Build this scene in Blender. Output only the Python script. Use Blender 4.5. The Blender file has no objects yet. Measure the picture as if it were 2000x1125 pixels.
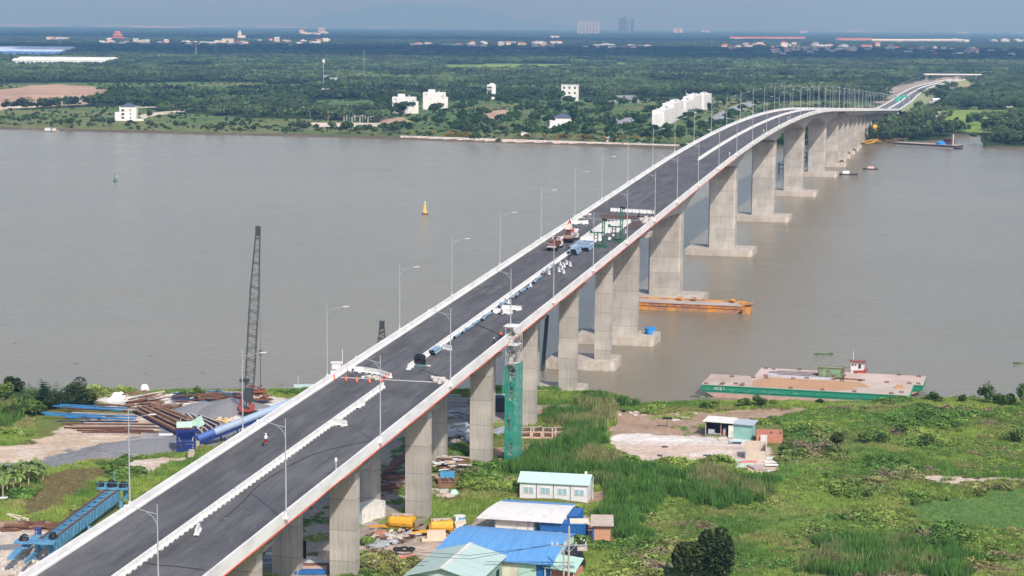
import bpy, bmesh, math, random
import numpy as np
from mathutils import Matrix, Vector

# ---------------------------------------------------------------- camera, sky, sun
PI = math.pi
SC = bpy.context.scene
COL = SC.collection
HC = 82.0
F = 3889.0
PIT = math.atan((562.5 - 51) / F)
ROL = math.radians(-.43)
cam_d = bpy.data.cameras.new("camera")
cam_d.sensor_width = 36.0
cam_d.lens = F / 2000 * 36.0
cam_d.clip_start = 1.0
cam_d.clip_end = 120000.0
cam = bpy.data.objects.new("camera", cam_d)
COL.objects.link(cam)
_U = Vector((0, math.sin(PIT), math.cos(PIT)))
_R = Vector((1, 0, 0))
_r = _R * math.cos(ROL) - _U * math.sin(ROL)
_u = _R * math.sin(ROL) + _U * math.cos(ROL)
_b = _r.cross(_u)
cam.matrix_world = Matrix(((_r.x, _u.x, _b.x, 0), (_r.y, _u.y, _b.y, 0), (_r.z, _u.z, _b.z, HC), (0, 0, 0, 1)))
SC.camera = cam

SUN_AZ = math.radians(25)      # right of straight behind the camera
SUN_EL = math.radians(42)
world = bpy.data.worlds.new("World")
SC.world = world
world.use_nodes = True
wn = world.node_tree
wn.nodes.clear()
sky = wn.nodes.new("ShaderNodeTexSky")
sky.sky_type = 'NISHITA'
sky.sun_disc = False
sky.sun_elevation = SUN_EL
sky.sun_rotation = math.pi - SUN_AZ
sky.air_density = 1.0
sky.dust_density = 2.0
sky.ozone_density = 2.0
bg = wn.nodes.new("ShaderNodeBackground")
bg.inputs[1].default_value = 0.15
wo = wn.nodes.new("ShaderNodeOutputWorld")
wn.links.new(sky.outputs[0], bg.inputs[0])
wn.links.new(bg.outputs[0], wo.inputs[0])
sun_d = bpy.data.lights.new("sun", 'SUN')
sun_d.energy = 3.4
sun_d.angle = math.radians(0.6)
sun_d.color = (1.0, .965, .915)
sun = bpy.data.objects.new("sun", sun_d)
COL.objects.link(sun)
_sd = Vector((math.sin(SUN_AZ) * math.cos(SUN_EL), -math.cos(SUN_AZ) * math.cos(SUN_EL), math.sin(SUN_EL)))
sun.rotation_euler = _sd.to_track_quat('Z', 'Y').to_euler()
sun.location = (60, -100, 300)
SC.view_settings.view_transform = 'Standard'
SC.view_settings.look = 'None'
SC.view_settings.gamma = 1
SC.view_settings.exposure = 0.35
SC.cycles.volume_bounces = 0
SC.cycles.max_bounces = 6
SC.cycles.transparent_max_bounces = 6
HAZE_DENS = 8.6e-5
HAZE_COL = (.21, .51, 1.0)
HAZE_ABS = (.56, .42, 1.0)

# ---------------------------------------------------------------- photo geometry
def proj(P):
    P = np.atleast_2d(np.asarray(P, float))
    X, Y, Z = P[:, 0], P[:, 1], P[:, 2] - HC
    d = Y * math.cos(PIT) - Z * math.sin(PIT)
    u = Z * math.cos(PIT) + Y * math.sin(PIT)
    x, y = X / d, u / d
    c, s = math.cos(ROL), math.sin(ROL)
    return np.stack([1000 + F * (c * x - s * y), 562.5 - F * (s * x + c * y)], 1)

def ray(px, py):
    x = (px - 1000) / F; y = -(py - 562.5) / F
    c, s = math.cos(ROL), math.sin(ROL)
    X = c * x + s * y; Z = -s * x + c * y
    return Vector((X, math.cos(PIT) + Z * math.sin(PIT), -math.sin(PIT) + Z * math.cos(PIT)))

def at(px, py, z=2.0):
    r = ray(px, py); t = (z - HC) / r.z
    return Vector((r.x * t, r.y * t, z))

# bridge frame: local x = across (o), local y = along (s)
BH = 0.23727914; BX0 = -98.68
BA = Vector((math.sin(BH), math.cos(BH), 0)); BN = Vector((math.cos(BH), -math.sin(BH), 0))
def prof(s):
    z0, s0, k, g1, g2 = 43.307, 900.3, 8.5626e-5, .042942, .038663
    a = s0 - g1 / (2 * k); b = s0 + g2 / (2 * k)
    if s < a: return z0 - k * (a - s0) ** 2 - g1 * (a - s)
    if s > b:
        z = z0 - k * (b - s0) ** 2 - g2 * (s - b)
        zr = 9.0                                     # flattens out on the far approach
        return zr + max(0.0, z - zr) if z > zr + 3 else zr + 3 * math.exp((z - zr - 3) / 3)
    return z0 - k * (s - s0) ** 2
def BW(s, o, z): return Vector((BX0, 0, 0)) + BA * s + BN * o + Vector((0, 0, z))
ROADZ = -1.15
def deck_so(px, py, dz=ROADZ):
    z = 25.0
    for _ in range(25):
        p = at(px, py, z); q = Vector((p.x - BX0, p.y, 0)); s = q.dot(BA)
        z = .5 * z + .5 * (prof(s) + dz)
    return s, q.dot(BN)

# ---------------------------------------------------------------- helpers
def srgb(h):
    v = [int(h[i:i + 2], 16) / 255 for i in (0, 2, 4)]
    return tuple(((c + .055) / 1.055) ** 2.4 if c > .04045 else c / 12.92 for c in v)

MATS = {}
def mat(name, col, rough=.7, var=.12, scale=1.0, metal=0.0, col2=None, stretch=(1, 1, 1), detail=4, bump=0.0, obj=False, thr=None, spec=.4):
    if name in MATS: return MATS[name]
    m = bpy.data.materials.new(name); m.use_nodes = True
    nt = m.node_tree; N = nt.nodes; L = nt.links
    b = N["Principled BSDF"]
    b.inputs["Roughness"].default_value = rough
    b.inputs["Metallic"].default_value = metal
    b.inputs["Specular IOR Level"].default_value = spec
    c = col if not isinstance(col, str) else srgb(col)
    c2 = (tuple(x * (1 - var) for x in c) if col2 is None else (srgb(col2) if isinstance(col2, str) else col2))
    c1 = tuple(min(1, x * (1 + var)) for x in c) if col2 is None else c
    if obj:
        tc = N.new("ShaderNodeTexCoord"); src = tc.outputs["Object"]
    else:
        g = N.new("ShaderNodeNewGeometry"); src = g.outputs["Position"]
    mp = N.new("ShaderNodeMapping"); mp.inputs["Scale"].default_value = stretch
    L.new(src, mp.inputs[0])
    n = N.new("ShaderNodeTexNoise"); n.inputs["Scale"].default_value = scale; n.inputs["Detail"].default_value = detail
    n.inputs["Roughness"].default_value = .65
    L.new(mp.outputs[0], n.inputs["Vector"])
    r = N.new("ShaderNodeValToRGB")
    lo, hi = thr if thr else (.3, .7)
    r.color_ramp.elements[0].position = lo; r.color_ramp.elements[1].position = hi
    r.color_ramp.elements[0].color = (*c2, 1); r.color_ramp.elements[1].color = (*c1, 1)
    L.new(n.outputs["Fac"], r.inputs[0]); L.new(r.outputs[0], b.inputs["Base Color"])
    if bump:
        bp = N.new("ShaderNodeBump"); bp.inputs["Strength"].default_value = bump; bp.inputs["Distance"].default_value = .1
        L.new(n.outputs["Fac"], bp.inputs["Height"]); L.new(bp.outputs[0], b.inputs["Normal"])
    MATS[name] = m
    return m

class MB:
    def __init__(s): s.v = []; s.f = []
    def add(s, vs, fs):
        o = len(s.v); s.v += [tuple(v) for v in vs]; s.f += [tuple(i + o for i in f) for f in fs]; return s
    def box(s, c, d, rz=0, rx=0, ry=0):
        M = Matrix.Translation(Vector(c)) @ Matrix.Rotation(rz, 4, 'Z') @ Matrix.Rotation(ry, 4, 'Y') @ Matrix.Rotation(rx, 4, 'X')
        x, y, z = d[0] / 2, d[1] / 2, d[2] / 2
        vs = [M @ Vector(p) for p in ((-x, -y, -z), (x, -y, -z), (x, y, -z), (-x, y, -z), (-x, -y, z), (x, -y, z), (x, y, z), (-x, y, z))]
        return s.add(vs, [(0, 3, 2, 1), (4, 5, 6, 7), (0, 1, 5, 4), (1, 2, 6, 5), (2, 3, 7, 6), (3, 0, 4, 7)])
    def bar(s, a, b, w, h=None, up=(0, 0, 1)):
        a, b = Vector(a), Vector(b); h = h or w; d = b - a; l = d.length
        if l < 1e-6: return s
        d.normalize(); u = Vector(up)
        if abs(d.dot(u)) > .98: u = Vector((1, 0, 0))
        x = d.cross(u).normalized(); z = x.cross(d)
        vs = [p + x * (sx * w / 2) + z * (sz * h / 2) for p in (a, b) for sx, sz in ((-1, -1), (1, -1), (1, 1), (-1, 1))]
        return s.add(vs, [(0, 3, 2, 1)[::-1], (4, 5, 6, 7)[::-1], (0, 1, 5, 4)[::-1], (1, 2, 6, 5)[::-1], (2, 3, 7, 6)[::-1], (3, 0, 4, 7)[::-1]])
    def cyl(s, a, b, r0, r1=None, n=10, cap=True):
        a, b = Vector(a), Vector(b); r1 = r0 if r1 is None else r1; d = (b - a).normalized()
        u = Vector((0, 0, 1)) if abs(d.z) < .9 else Vector((1, 0, 0))
        x = d.cross(u).normalized(); y = d.cross(x)
        vs = []
        for p, r in ((a, r0), (b, r1)):
            for i in range(n):
                t = 2 * PI * i / n; vs.append(p + x * (math.cos(t) * r) + y * (math.sin(t) * r))
        fs = [(i, i + n, (i + 1) % n + n, (i + 1) % n) for i in range(n)]
        if cap: fs += [tuple(range(n)), tuple(range(2 * n - 1, n - 1, -1))]
        return s.add(vs, fs)
    def tube(s, pts, r, n=6):
        for a, b in zip(pts[:-1], pts[1:]): s.cyl(a, b, r, r, n)
        return s
    def prism(s, pts, z0, z1):          # plan polygon, counter-clockwise
        n = len(pts)
        vs = [(p[0], p[1], z0) for p in pts] + [(p[0], p[1], z1) for p in pts]
        return s.add(vs, [tuple(range(n - 1, -1, -1)), tuple(range(n, 2 * n))] + [(i, (i + 1) % n, (i + 1) % n + n, i + n) for i in range(n)])
    def prof_x(s, pts, x0, x1):         # polygon in (y,z) swept along x
        n = len(pts)
        vs = [(x0, p[0], p[1]) for p in pts] + [(x1, p[0], p[1]) for p in pts]
        return s.add(vs, [tuple(range(n - 1, -1, -1)), tuple(range(n, 2 * n))] + [(i, (i + 1) % n, (i + 1) % n + n, i + n) for i in range(n)])
    def dome(s, c, r, rz, n=10, m=5, jit=0, rng=None):
        vs = []; 
        for j in range(m):
            a = j / m * PI / 2
            for i in range(n):
                t = 2 * PI * i / n; q = 1 + (rng.uniform(-jit, jit) if rng else 0)
                vs.append((c[0] + r * q * math.cos(t) * math.cos(a), c[1] + r * q * math.sin(t) * math.cos(a), c[2] + rz * q * math.sin(a)))
        vs.append((c[0], c[1], c[2] + rz))
        fs = [(j * n + i, j * n + (i + 1) % n, (j + 1) * n + (i + 1) % n, (j + 1) * n + i) for j in range(m - 1) for i in range(n)]
        fs += [((m - 1) * n + i, (m - 1) * n + (i + 1) % n, m * n) for i in range(n)]
        return s.add(vs, fs)
    def mesh(s, name):
        me = bpy.data.meshes.new(name); me.from_pydata(s.v, [], s.f)
        bm = bmesh.new(); bm.from_mesh(me); bmesh.ops.recalc_face_normals(bm, faces=bm.faces); bm.to_mesh(me); bm.free()
        me.update(); return me

def tag(o, label=None, cat=None, group=None, kind=None):
    if label: o["label"] = label
    if cat: o["category"] = cat
    if group: o["group"] = group
    if kind: o["kind"] = kind
    elif cat and not o.get("kind"): o["kind"] = "thing"
    return o
def root(name, label, cat, loc=(0, 0, 0), rz=0, group=None):
    o = bpy.data.objects.new(name, None); o.empty_display_size = .5
    COL.objects.link(o); o.location = loc; o.rotation_euler = (0, 0, rz)
    return tag(o, label, cat, group)
def part(name, mb, m, parent=None, smooth=False, loc=None, label=None):
    me = mb.mesh(name) if isinstance(mb, MB) else mb
    o = bpy.data.objects.new(name, me)
    if m is not None: me.materials.append(m)
    if smooth: me.polygons.foreach_set('use_smooth', [True] * len(me.polygons))
    COL.objects.link(o)
    if parent is not None: o.parent = parent
    if loc is not None: o.location = loc
    if label: o["label"] = label
    return o
def one(name, mb, m, label, cat, loc=(0, 0, 0), rz=0, group=None, smooth=False):
    o = part(name, mb, m, None, smooth); o.location = loc; o.rotation_euler = (0, 0, rz)
    return tag(o, label, cat, group)
def struct(name, mb, m, loc=(0, 0, 0), rz=0, smooth=False):
    o = part(name, mb, m, None, smooth); o.location = loc; o.rotation_euler = (0, 0, rz); o["kind"] = "structure"
    return o
def copy_thing(src, loc, rz=None, label=None, group=None, scale=None):
    r = src.copy(); COL.objects.link(r); r.location = loc
    if rz is not None: r.rotation_euler = (0, 0, rz)
    if label: r["label"] = label
    if group: r["group"] = group
    if scale is not None: r.scale = scale if hasattr(scale, '__len__') else (scale,) * 3
    for ch in list(src.children):
        c = ch.copy(); COL.objects.link(c); c.parent = r
        for g in list(ch.children):
            d = g.copy(); COL.objects.link(d); d.parent = c
    return r
ORD = ("first second third fourth fifth sixth seventh eighth ninth tenth eleventh twelfth thirteenth fourteenth fifteenth sixteenth "
       "seventeenth eighteenth nineteenth twentieth twenty-first twenty-second twenty-third twenty-fourth twenty-fifth twenty-sixth "
       "twenty-seventh twenty-eighth twenty-ninth thirtieth").split()

def nth(n):
    return ORD[n - 1] if n <= 12 else "%d%s" % (n, "th" if 10 <= n % 100 <= 20 else {1: "st", 2: "nd", 3: "rd"}.get(n % 10, "th"))

# ---------------------------------------------------------------- polygons in plan
def inpoly(x, y, poly):
    x = np.asarray(x, float); y = np.asarray(y, float); r = np.zeros(x.shape, bool)
    n = len(poly); j = n - 1
    for i in range(n):
        xi, yi = poly[i]; xj, yj = poly[j]
        if yi != yj:
            c = ((yi > y) != (yj > y)) & (x < (xj - xi) * (y - yi) / (yj - yi) + xi)
            r ^= c
        j = i
    return r
def wpoly(pts, z=2.0): return [tuple(at(p[0], p[1], z)[:2]) for p in pts]
def vnoise(x, y, sc, seed=0):           # smooth value noise, numpy
    x = x / sc; y = y / sc; xi = np.floor(x).astype(np.int64); yi = np.floor(y).astype(np.int64); fx = x - xi; fy = y - yi
    def h(a, b):
        n = (a * 374761393 + b * 668265263 + seed * 974634777) & 0xffffffff
        n = ((n ^ (n >> 13)) * 1274126177) & 0xffffffff
        return ((n ^ (n >> 16)) & 0xffff) / 65535.0
    fx = fx * fx * (3 - 2 * fx); fy = fy * fy * (3 - 2 * fy)
    return (h(xi, yi) * (1 - fx) + h(xi + 1, yi) * fx) * (1 - fy) + (h(xi, yi + 1) * (1 - fx) + h(xi + 1, yi + 1) * fx) * fy
def fbm(x, y, sc, seed=0, o=4):
    t = 0; a = .5; w = 0
    for i in range(o): t = t + a * vnoise(x, y, sc / 2 ** i, seed + i * 17); w += a; a *= .55
    return t / w
# ---------------------------------------------------------------- water
def water_mat():
    m = bpy.data.materials.new("river_water"); m.use_nodes = True; nt = m.node_tree; N = nt.nodes; L = nt.links
    b = N["Principled BSDF"]; b.inputs["Roughness"].default_value = .16; b.inputs["IOR"].default_value = 1.33
    g = N.new("ShaderNodeNewGeometry")
    n0 = N.new("ShaderNodeTexNoise"); n0.inputs["Scale"].default_value = .0035; n0.inputs["Detail"].default_value = 5
    mp0 = N.new("ShaderNodeMapping"); mp0.inputs["Scale"].default_value = (.55, 1.6, 1); mp0.inputs["Rotation"].default_value = (0, 0, -.15)
    L.new(g.outputs["Position"], mp0.inputs[0]); L.new(mp0.outputs[0], n0.inputs["Vector"])
    r = N.new("ShaderNodeValToRGB"); r.color_ramp.elements[0].position = .3; r.color_ramp.elements[1].position = .72
    r.color_ramp.elements[0].color = (.185, .162, .115, 1); r.color_ramp.elements[1].color = (.222, .194, .138, 1)
    L.new(n0.outputs["Fac"], r.inputs[0]); L.new(r.outputs[0], b.inputs["Base Color"])
    n1 = N.new("ShaderNodeTexNoise"); n1.inputs["Scale"].default_value = .42; n1.inputs["Detail"].default_value = 9; n1.inputs["Roughness"].default_value = .6
    mp = N.new("ShaderNodeMapping"); mp.inputs["Scale"].default_value = (.7, 1.25, 1); mp.inputs["Rotation"].default_value = (0, 0, .5)
    L.new(g.outputs["Position"], mp.inputs[0]); L.new(mp.outputs[0], n1.inputs["Vector"])
    bp = N.new("ShaderNodeBump"); bp.inputs["Strength"].default_value = .62; bp.inputs["Distance"].default_value = .5
    n2 = N.new("ShaderNodeTexNoise"); n2.inputs["Scale"].default_value = .012; n2.inputs["Detail"].default_value = 7; n2.inputs["Roughness"].default_value = .7
    L.new(mp0.outputs[0], n2.inputs["Vector"]); mr = N.new("ShaderNodeMapRange"); mr.inputs[1].default_value = .35; mr.inputs[2].default_value = .65; mr.inputs[3].default_value = .12; mr.inputs[4].default_value = .26
    L.new(n2.outputs["Fac"], mr.inputs[0]); L.new(mr.outputs[0], b.inputs["Roughness"])
    L.new(n1.outputs["Fac"], bp.inputs["Height"]); L.new(bp.outputs[0], b.inputs["Normal"])
    return m
w = MB(); w.add([(-2500, 250, 0), (2500, 250, 0), (2500, 2600, 0), (-2500, 2600, 0)], [(0, 1, 2, 3)])
struct("water", w, water_mat())

# ---------------------------------------------------------------- near bank
SHN = [at(x, y, 0) for x, y in ((-500, 800), (0, 800), (190, 779), (350, 775), (470, 776), (540, 780), (640, 778), (860, 776), (1000, 772), (1060, 773), (1150, 782), (1195, 790), (1235, 799), (1310, 799), (1365, 796), (1500, 799), (1700, 799), (1800, 793), (2000, 791), (2500, 796))]
SX = [p.x for p in SHN]; SY = [p.y for p in SHN]
def shore(x): return np.interp(x, SX, SY)
def sstep(a, b, t):
    t = np.clip((t - a) / (b - a), 0, 1); return t * t * (3 - 2 * t)

ZN = {   # ground zones of the near bank, pixel outlines on the ground
 'gravel': [[(-60, 868), (60, 866), (110, 872), (200, 866), (300, 836), (350, 806), (420, 790), (520, 800), (545, 815), (470, 850), (400, 880), (350, 884), (240, 890), (160, 905), (100, 916), (-60, 918)]],
 'sand': [[(40, 905), (120, 882), (230, 862), (330, 830), (280, 800), (120, 838), (60, 868), (-60, 880), (-60, 905)],
          [(200, 908), (350, 893), (385, 888), (360, 905), (300, 915), (240, 917)], [(-60, 868), (60, 866), (120, 835), (200, 812), (150, 870), (60, 905)]],
 'white': [[(185, 786), (210, 774), (350, 766), (470, 768), (550, 775), (570, 800), (500, 815), (455, 800), (400, 788), (330, 800), (260, 806), (215, 800)],
           [(1188, 853), (1215, 846), (1370, 851), (1470, 853), (1480, 866), (1440, 872), (1300, 868), (1200, 862)]],
 'pad': [[(1182, 870), (1192, 850), (1370, 852), (1478, 852), (1502, 880), (1517, 928), (1430, 926), (1400, 900), (1322, 905), (1290, 912), (1260, 908), (1205, 884)]],
 'soil': [[(1056, 795), (1120, 792), (1180, 800), (1300, 806), (1380, 803), (1450, 800), (1570, 798), (1575, 812), (1500, 822), (1380, 830), (1370, 852), (1190, 850), (1170, 840), (1200, 828), (1185, 812), (1060, 812)],
          [(950, 868), (1000, 872), (1035, 862), (1110, 858), (1060, 885), (1030, 905), (985, 905), (955, 890)],
          [(1160, 968), (1200, 965), (1203, 975), (1165, 978)], [(-60, 1010), (60, 1018), (140, 1022), (150, 1040), (120, 1060), (60, 1052), (-60, 1050)]],
 'dirt': [[(470, 1140), (470, 1060), (590, 930), (700, 860), (780, 800), (860, 776), (1000, 776), (1062, 792), (1062, 815), (1000, 850), (960, 856), (880, 868), (850, 905), (850, 935), (790, 965), (785, 1000), (740, 1040), (720, 1060), (800, 1040), (910, 1035), (960, 1000), (1000, 1000), (1160, 1010), (1150, 1050), (1130, 1065), (1120, 1140), (900, 1140), (830, 1080), (700, 1062), (700, 1140)]],
 'pinkdirt': [[(700, 1066), (880, 1062), (880, 1080), (790, 1092), (700, 1082)], [(1790, 933), (1830, 930), (2100, 941), (2100, 949), (1820, 943)], [(-60, 1040), (120, 1042), (140, 1060), (60, 1140), (-60, 1140)],
              [(1650, 935), (1690, 932), (1700, 940), (1660, 944)]],
 'browngrass': [[(60, 965), (110, 930), (180, 908), (250, 905), (200, 935), (150, 965), (110, 1000), (40, 1010), (30, 990)]],
 'swath': [[(1740, 990), (1900, 965), (2100, 955), (2100, 1045), (1880, 1035), (1780, 1020)]],
}
ZW = {k: [wpoly(p) for p in v] for k, v in ZN.items()}
ZC = {'grass': (.13, .17, .045), 'gravel': (.21, .21, .215), 'sand': (.50, .38, .28), 'white': (.68, .64, .60), 'pad': (.56, .44, .36), 'soil': (.34, .235, .165),
      'dirt': (.36, .31, .265), 'pinkdirt': (.52, .42, .35), 'browngrass': (.15, .125, .065), 'swath': (.13, .19, .05)}
gx = np.arange(-150, 151, .8); gy = np.concatenate([np.arange(180, 270, 3.0), np.arange(270, 480, .8)])
GX, GY = np.meshgrid(gx, gy)
jx = GX + (fbm(GX, GY, 6, 3) - .5) * 7; jy = GY + (fbm(GX, GY, 6, 9) - .5) * 9
def zone_of(x, y, jitter=True):
    if jitter:
        x, y = x + (fbm(x, y, 6, 3) - .5) * 7, y + (fbm(x, y, 6, 9) - .5) * 9
    z = np.zeros(x.shape, int)
    for i, k in enumerate(('dirt', 'soil', 'browngrass', 'swath', 'gravel', 'sand', 'pad', 'pinkdirt', 'white')):
        for p in ZW[k]: z[inpoly(x, y, p)] = i + 1
    return z
ZK = ['grass', 'dirt', 'soil', 'browngrass', 'swath', 'gravel', 'sand', 'pad', 'pinkdirt', 'white']
def near_h(x, y):
    d = shore(x) - y
    h = -2.2 + 4.2 * sstep(-3.0, 4.0, d + (fbm(x, y, 4, 5) - .5) * 2)
    zz = zone_of(x, y)
    soft = ((zz == 0) | (zz == 3)) * 1.0
    h = h + soft * (fbm(x, y, 14, 21) - .45) * 2.0 * sstep(1, 9, d) + (fbm(x, y, 2.5, 31) - .5) * .18
    return h, zz
Hn, Zn = near_h(GX, GY)
base = np.array([ZC[k] for k in ZK])[Zn]
base = base * (.8 + .4 * fbm(GX, GY, 5, 41))[..., None]
g2 = sstep(.35, .65, fbm(GX, GY, 11, 51))[..., None]      # dry and lush grass patches
gm = (Zn == 0)[..., None]
base = np.where(gm, base * (1 - g2) + g2 * np.array([.15, .145, .045]), base)
lf = sstep(.45, .7, fbm(GX * 1.0, GY * 1.0, 3.5, 61))[..., None]
dm = ((Zn == 1) | (Zn == 2))[..., None]
base = np.where(dm, base * (1 - .35 * lf) + .35 * lf * np.array([.42, .33, .26]), base)
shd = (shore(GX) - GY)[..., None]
st_ = sstep(.45, .62, fbm(GX * .35 + GY * .1, GY * 1.6 - GX * .4, 4.5, 91))[..., None] * sstep(.3, .6, fbm(GX, GY, 20, 92))[..., None]
base = np.where((Zn == 5)[..., None], base * (1 - .75 * st_) + .75 * st_ * np.array([.42, .38, .35]), base)
st2 = sstep(.5, .64, fbm(GX * .5, GY * 1.4, 5, 93))[..., None]
base = np.where(((Zn == 6) | (Zn == 7) | (Zn == 8))[..., None], base * (1 - .5 * st2) + .5 * st2 * np.array([.66, .60, .54]), base)
base = np.where((Zn == 9)[..., None], base * (1 - .4 * st2) + .4 * st2 * np.array([.46, .38, .32]), base)
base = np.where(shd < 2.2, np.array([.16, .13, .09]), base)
def grid_mesh(name, X, Y, Z, C):
    ny, nx = X.shape
    me = bpy.data.meshes.new(name)
    idx = np.arange(nx * ny).reshape(ny, nx)
    q = np.stack([idx[:-1, :-1], idx[:-1, 1:], idx[1:, 1:], idx[1:, :-1]], -1).reshape(-1, 4)
    me.vertices.add(nx * ny); me.vertices.foreach_set('co', np.stack([X, Y, Z], -1).astype(np.float32).ravel())
    me.loops.add(q.size); me.loops.foreach_set('vertex_index', q.ravel().astype(np.int32))
    me.polygons.add(len(q)); me.polygons.foreach_set('loop_start', np.arange(0, q.size, 4, dtype=np.int32))
    me.polygons.foreach_set('use_smooth', np.ones(len(q), bool))
    me.update(calc_edges=True)
    a = me.color_attributes.new('soil_tone', 'FLOAT_COLOR', 'POINT')
    a.data.foreach_set('color', np.concatenate([C, np.ones(C.shape[:2] + (1,))], -1).astype(np.float32).ravel())
    return me
def ground_mat(name, sc, bump, fine=.35, dark=(.3, .3, .3)):
    m = bpy.data.materials.new(name); m.use_nodes = True; nt = m.node_tree; N = nt.nodes; L = nt.links
    b = N["Principled BSDF"]; b.inputs["Roughness"].default_value = .95; b.inputs["Specular IOR Level"].default_value = .1
    a = N.new("ShaderNodeAttribute"); a.attribute_name = 'soil_tone'
    g = N.new("ShaderNodeNewGeometry")
    n = N.new("ShaderNodeTexNoise"); n.inputs["Scale"].default_value = sc; n.inputs["Detail"].default_value = 8; n.inputs["Roughness"].default_value = .75
    L.new(g.outputs["Position"], n.inputs["Vector"])
    mr = N.new("ShaderNodeMapRange"); mr.inputs[1].default_value = .3; mr.inputs[2].default_value = .7; mr.inputs[3].default_value = 1 - fine; mr.inputs[4].default_value = 1 + fine
    L.new(n.outputs["Fac"], mr.inputs[0])
    vm = N.new("ShaderNodeVectorMath"); vm.operation = 'SCALE'
    L.new(a.outputs["Color"], vm.inputs[0]); L.new(mr.outputs[0], vm.inputs["Scale"]); L.new(vm.outputs[0], b.inputs["Base Color"])
    if bump:
        bp = N.new("ShaderNodeBump"); bp.inputs["Strength"].default_value = .6; bp.inputs["Distance"].default_value = bump
        L.new(n.outputs["Fac"], bp.inputs["Height"]); L.new(bp.outputs[0], b.inputs["Normal"])
    return m
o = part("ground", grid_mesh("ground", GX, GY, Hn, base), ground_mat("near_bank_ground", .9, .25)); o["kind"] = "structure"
def gz(x, y): return float(near_h(np.array([float(x)]), np.array([float(y)]))[0][0])
def gat(px, py):
    p = at(px, py, 2.0)
    for _ in range(3): p = at(px, py, gz(p.x, p.y))
    return p

# ---------------------------------------------------------------- far bank: polar sheet out to the horizon
FS = [at(x, y, 0) for x, y in ((-900, 251), (0, 252), (110, 256), (400, 263), (500, 265), (560, 266), (780, 273), (1000, 280), (1325, 292), (1500, 291), (1640, 289), (1700, 287), (1760, 284), (1850, 278), (1862, 268), (1915, 266), (1921, 290), (2000, 293), (2900, 300))]
FX = [math.atan2(p.x, p.y) for p in FS]; FD = [math.hypot(p.x, p.y) for p in FS]
ZF = {
 'sand': [[(-300, 176), (0, 175), (60, 166), (120, 164), (215, 172), (232, 184), (225, 192), (165, 203), (80, 209), (0, 213), (-300, 222)], [(940, 222), (1000, 215), (1010, 228), (950, 235)], [(750, 232), (800, 228), (800, 243), (745, 245)], [(1860, 165), (1930, 158), (1900, 185), (1840, 183)]],
 'track': [[(-300, 226), (0, 210), (230, 188), (232, 192), (0, 215), (-300, 234)], [(270, 225), (300, 220), (360, 214), (362, 218), (310, 224), (280, 232)], [(265, 208), (350, 208), (350, 210), (265, 210)], [(600, 240), (760, 240), (770, 246), (620, 248)], [(1815, 236), (1822, 205), (1840, 205), (1832, 236)]],
 'road': [[(1365, 245), (1400, 222), (1440, 204), (1475, 196), (1483, 202), (1450, 213), (1405, 240), (1385, 250)], [(1200, 186), (1250, 186), (1250, 200), (1190, 202)], [(1190, 232), (1250, 226), (1250, 236), (1195, 244)]],
 'bare': [[(1690, 214), (1728, 198), (1742, 168), (1800, 158), (1850, 150), (1870, 152), (1790, 180), (1748, 213)], [(1850, 150), (1905, 150), (1880, 165), (1800, 178)], [(1790, 200), (1830, 195), (1850, 205), (1815, 212), (1780, 214)], [(1750, 228), (1790, 195), (1800, 200), (1770, 236)]],
 'grass': [[(-300, 165), (90, 162), (500, 160), (600, 176), (480, 181), (240, 180), (200, 170), (-300, 176)], [(-300, 222), (0, 216), (130, 210), (260, 206), (300, 216), (490, 230), (600, 235), (700, 238), (780, 246), (780, 274), (400, 264), (0, 252), (-300, 251)],
           [(505, 166), (605, 165), (612, 173), (505, 174)], [(600, 198), (700, 193), (760, 196), (765, 216), (640, 220), (600, 212)], [(780, 200), (1440, 190), (1500, 215), (1400, 292), (1000, 282), (780, 274)], [(1480, 200), (1600, 196), (1700, 200), (1690, 216), (1480, 222)], [(1740, 215), (1790, 190), (1800, 200), (1760, 235)]],
 'paddy': [[(855, 127), (1000, 124), (1125, 125), (1128, 137), (1000, 138), (930, 141), (870, 141)], [(768, 149), (815, 146), (818, 158), (768, 161)], [(885, 151), (915, 150), (918, 162), (890, 163)], [(840, 148), (860, 147), (858, 153), (838, 154)], [(1828, 216), (1890, 214), (2100, 213), (2100, 228), (1970, 225), (1925, 240), (1950, 258), (1870, 258), (1835, 245), (1842, 230)], [(1500, 148), (1570, 148), (1570, 159), (1505, 159)], [(1190, 122), (1230, 122), (1230, 134), (1195, 134)], [(300, 128), (420, 127), (430, 138), (310, 139)], [(1270, 160), (1330, 158), (1340, 168), (1275, 169)], [(560, 196), (600, 196), (600, 200), (560, 200)]],
 'canal': [[(505, 173), (606, 172), (606, 174.5), (505, 175.5)], [(1690, 179), (1745, 177), (1745, 181), (1690, 183)]],
}
ZFW = {k: [wpoly(p, 1.6) for p in v] for k, v in ZF.items()}
FK = ['forest', 'grass', 'paddy', 'bare', 'sand', 'road', 'track', 'canal']
FC = {'forest': (.038, .062, .020), 'grass': (.095, .15, .045), 'paddy': (.20, .28, .06), 'bare': (.33, .27, .22), 'sand': (.42, .28, .20), 'road': (.30, .30, .31), 'track': (.62, .52, .42), 'canal': (.36, .42, .44)}
def fzone(x, y, jit=1.0):
    d = np.hypot(x, y)
    x2 = x + (fbm(x, y, 60, 7) - .5) * 34 * jit; y2 = y + (fbm(x, y, 60, 8) - .5) * 70 * jit
    z = np.zeros(x.shape, int)
    for i, k in enumerate(FK[1:]):
        j = k not in ('road', 'track', 'canal')
        for p in ZFW[k]: z[inpoly(x2 if j else x, y2 if j else y, p)] = i + 1
    return z
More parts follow.
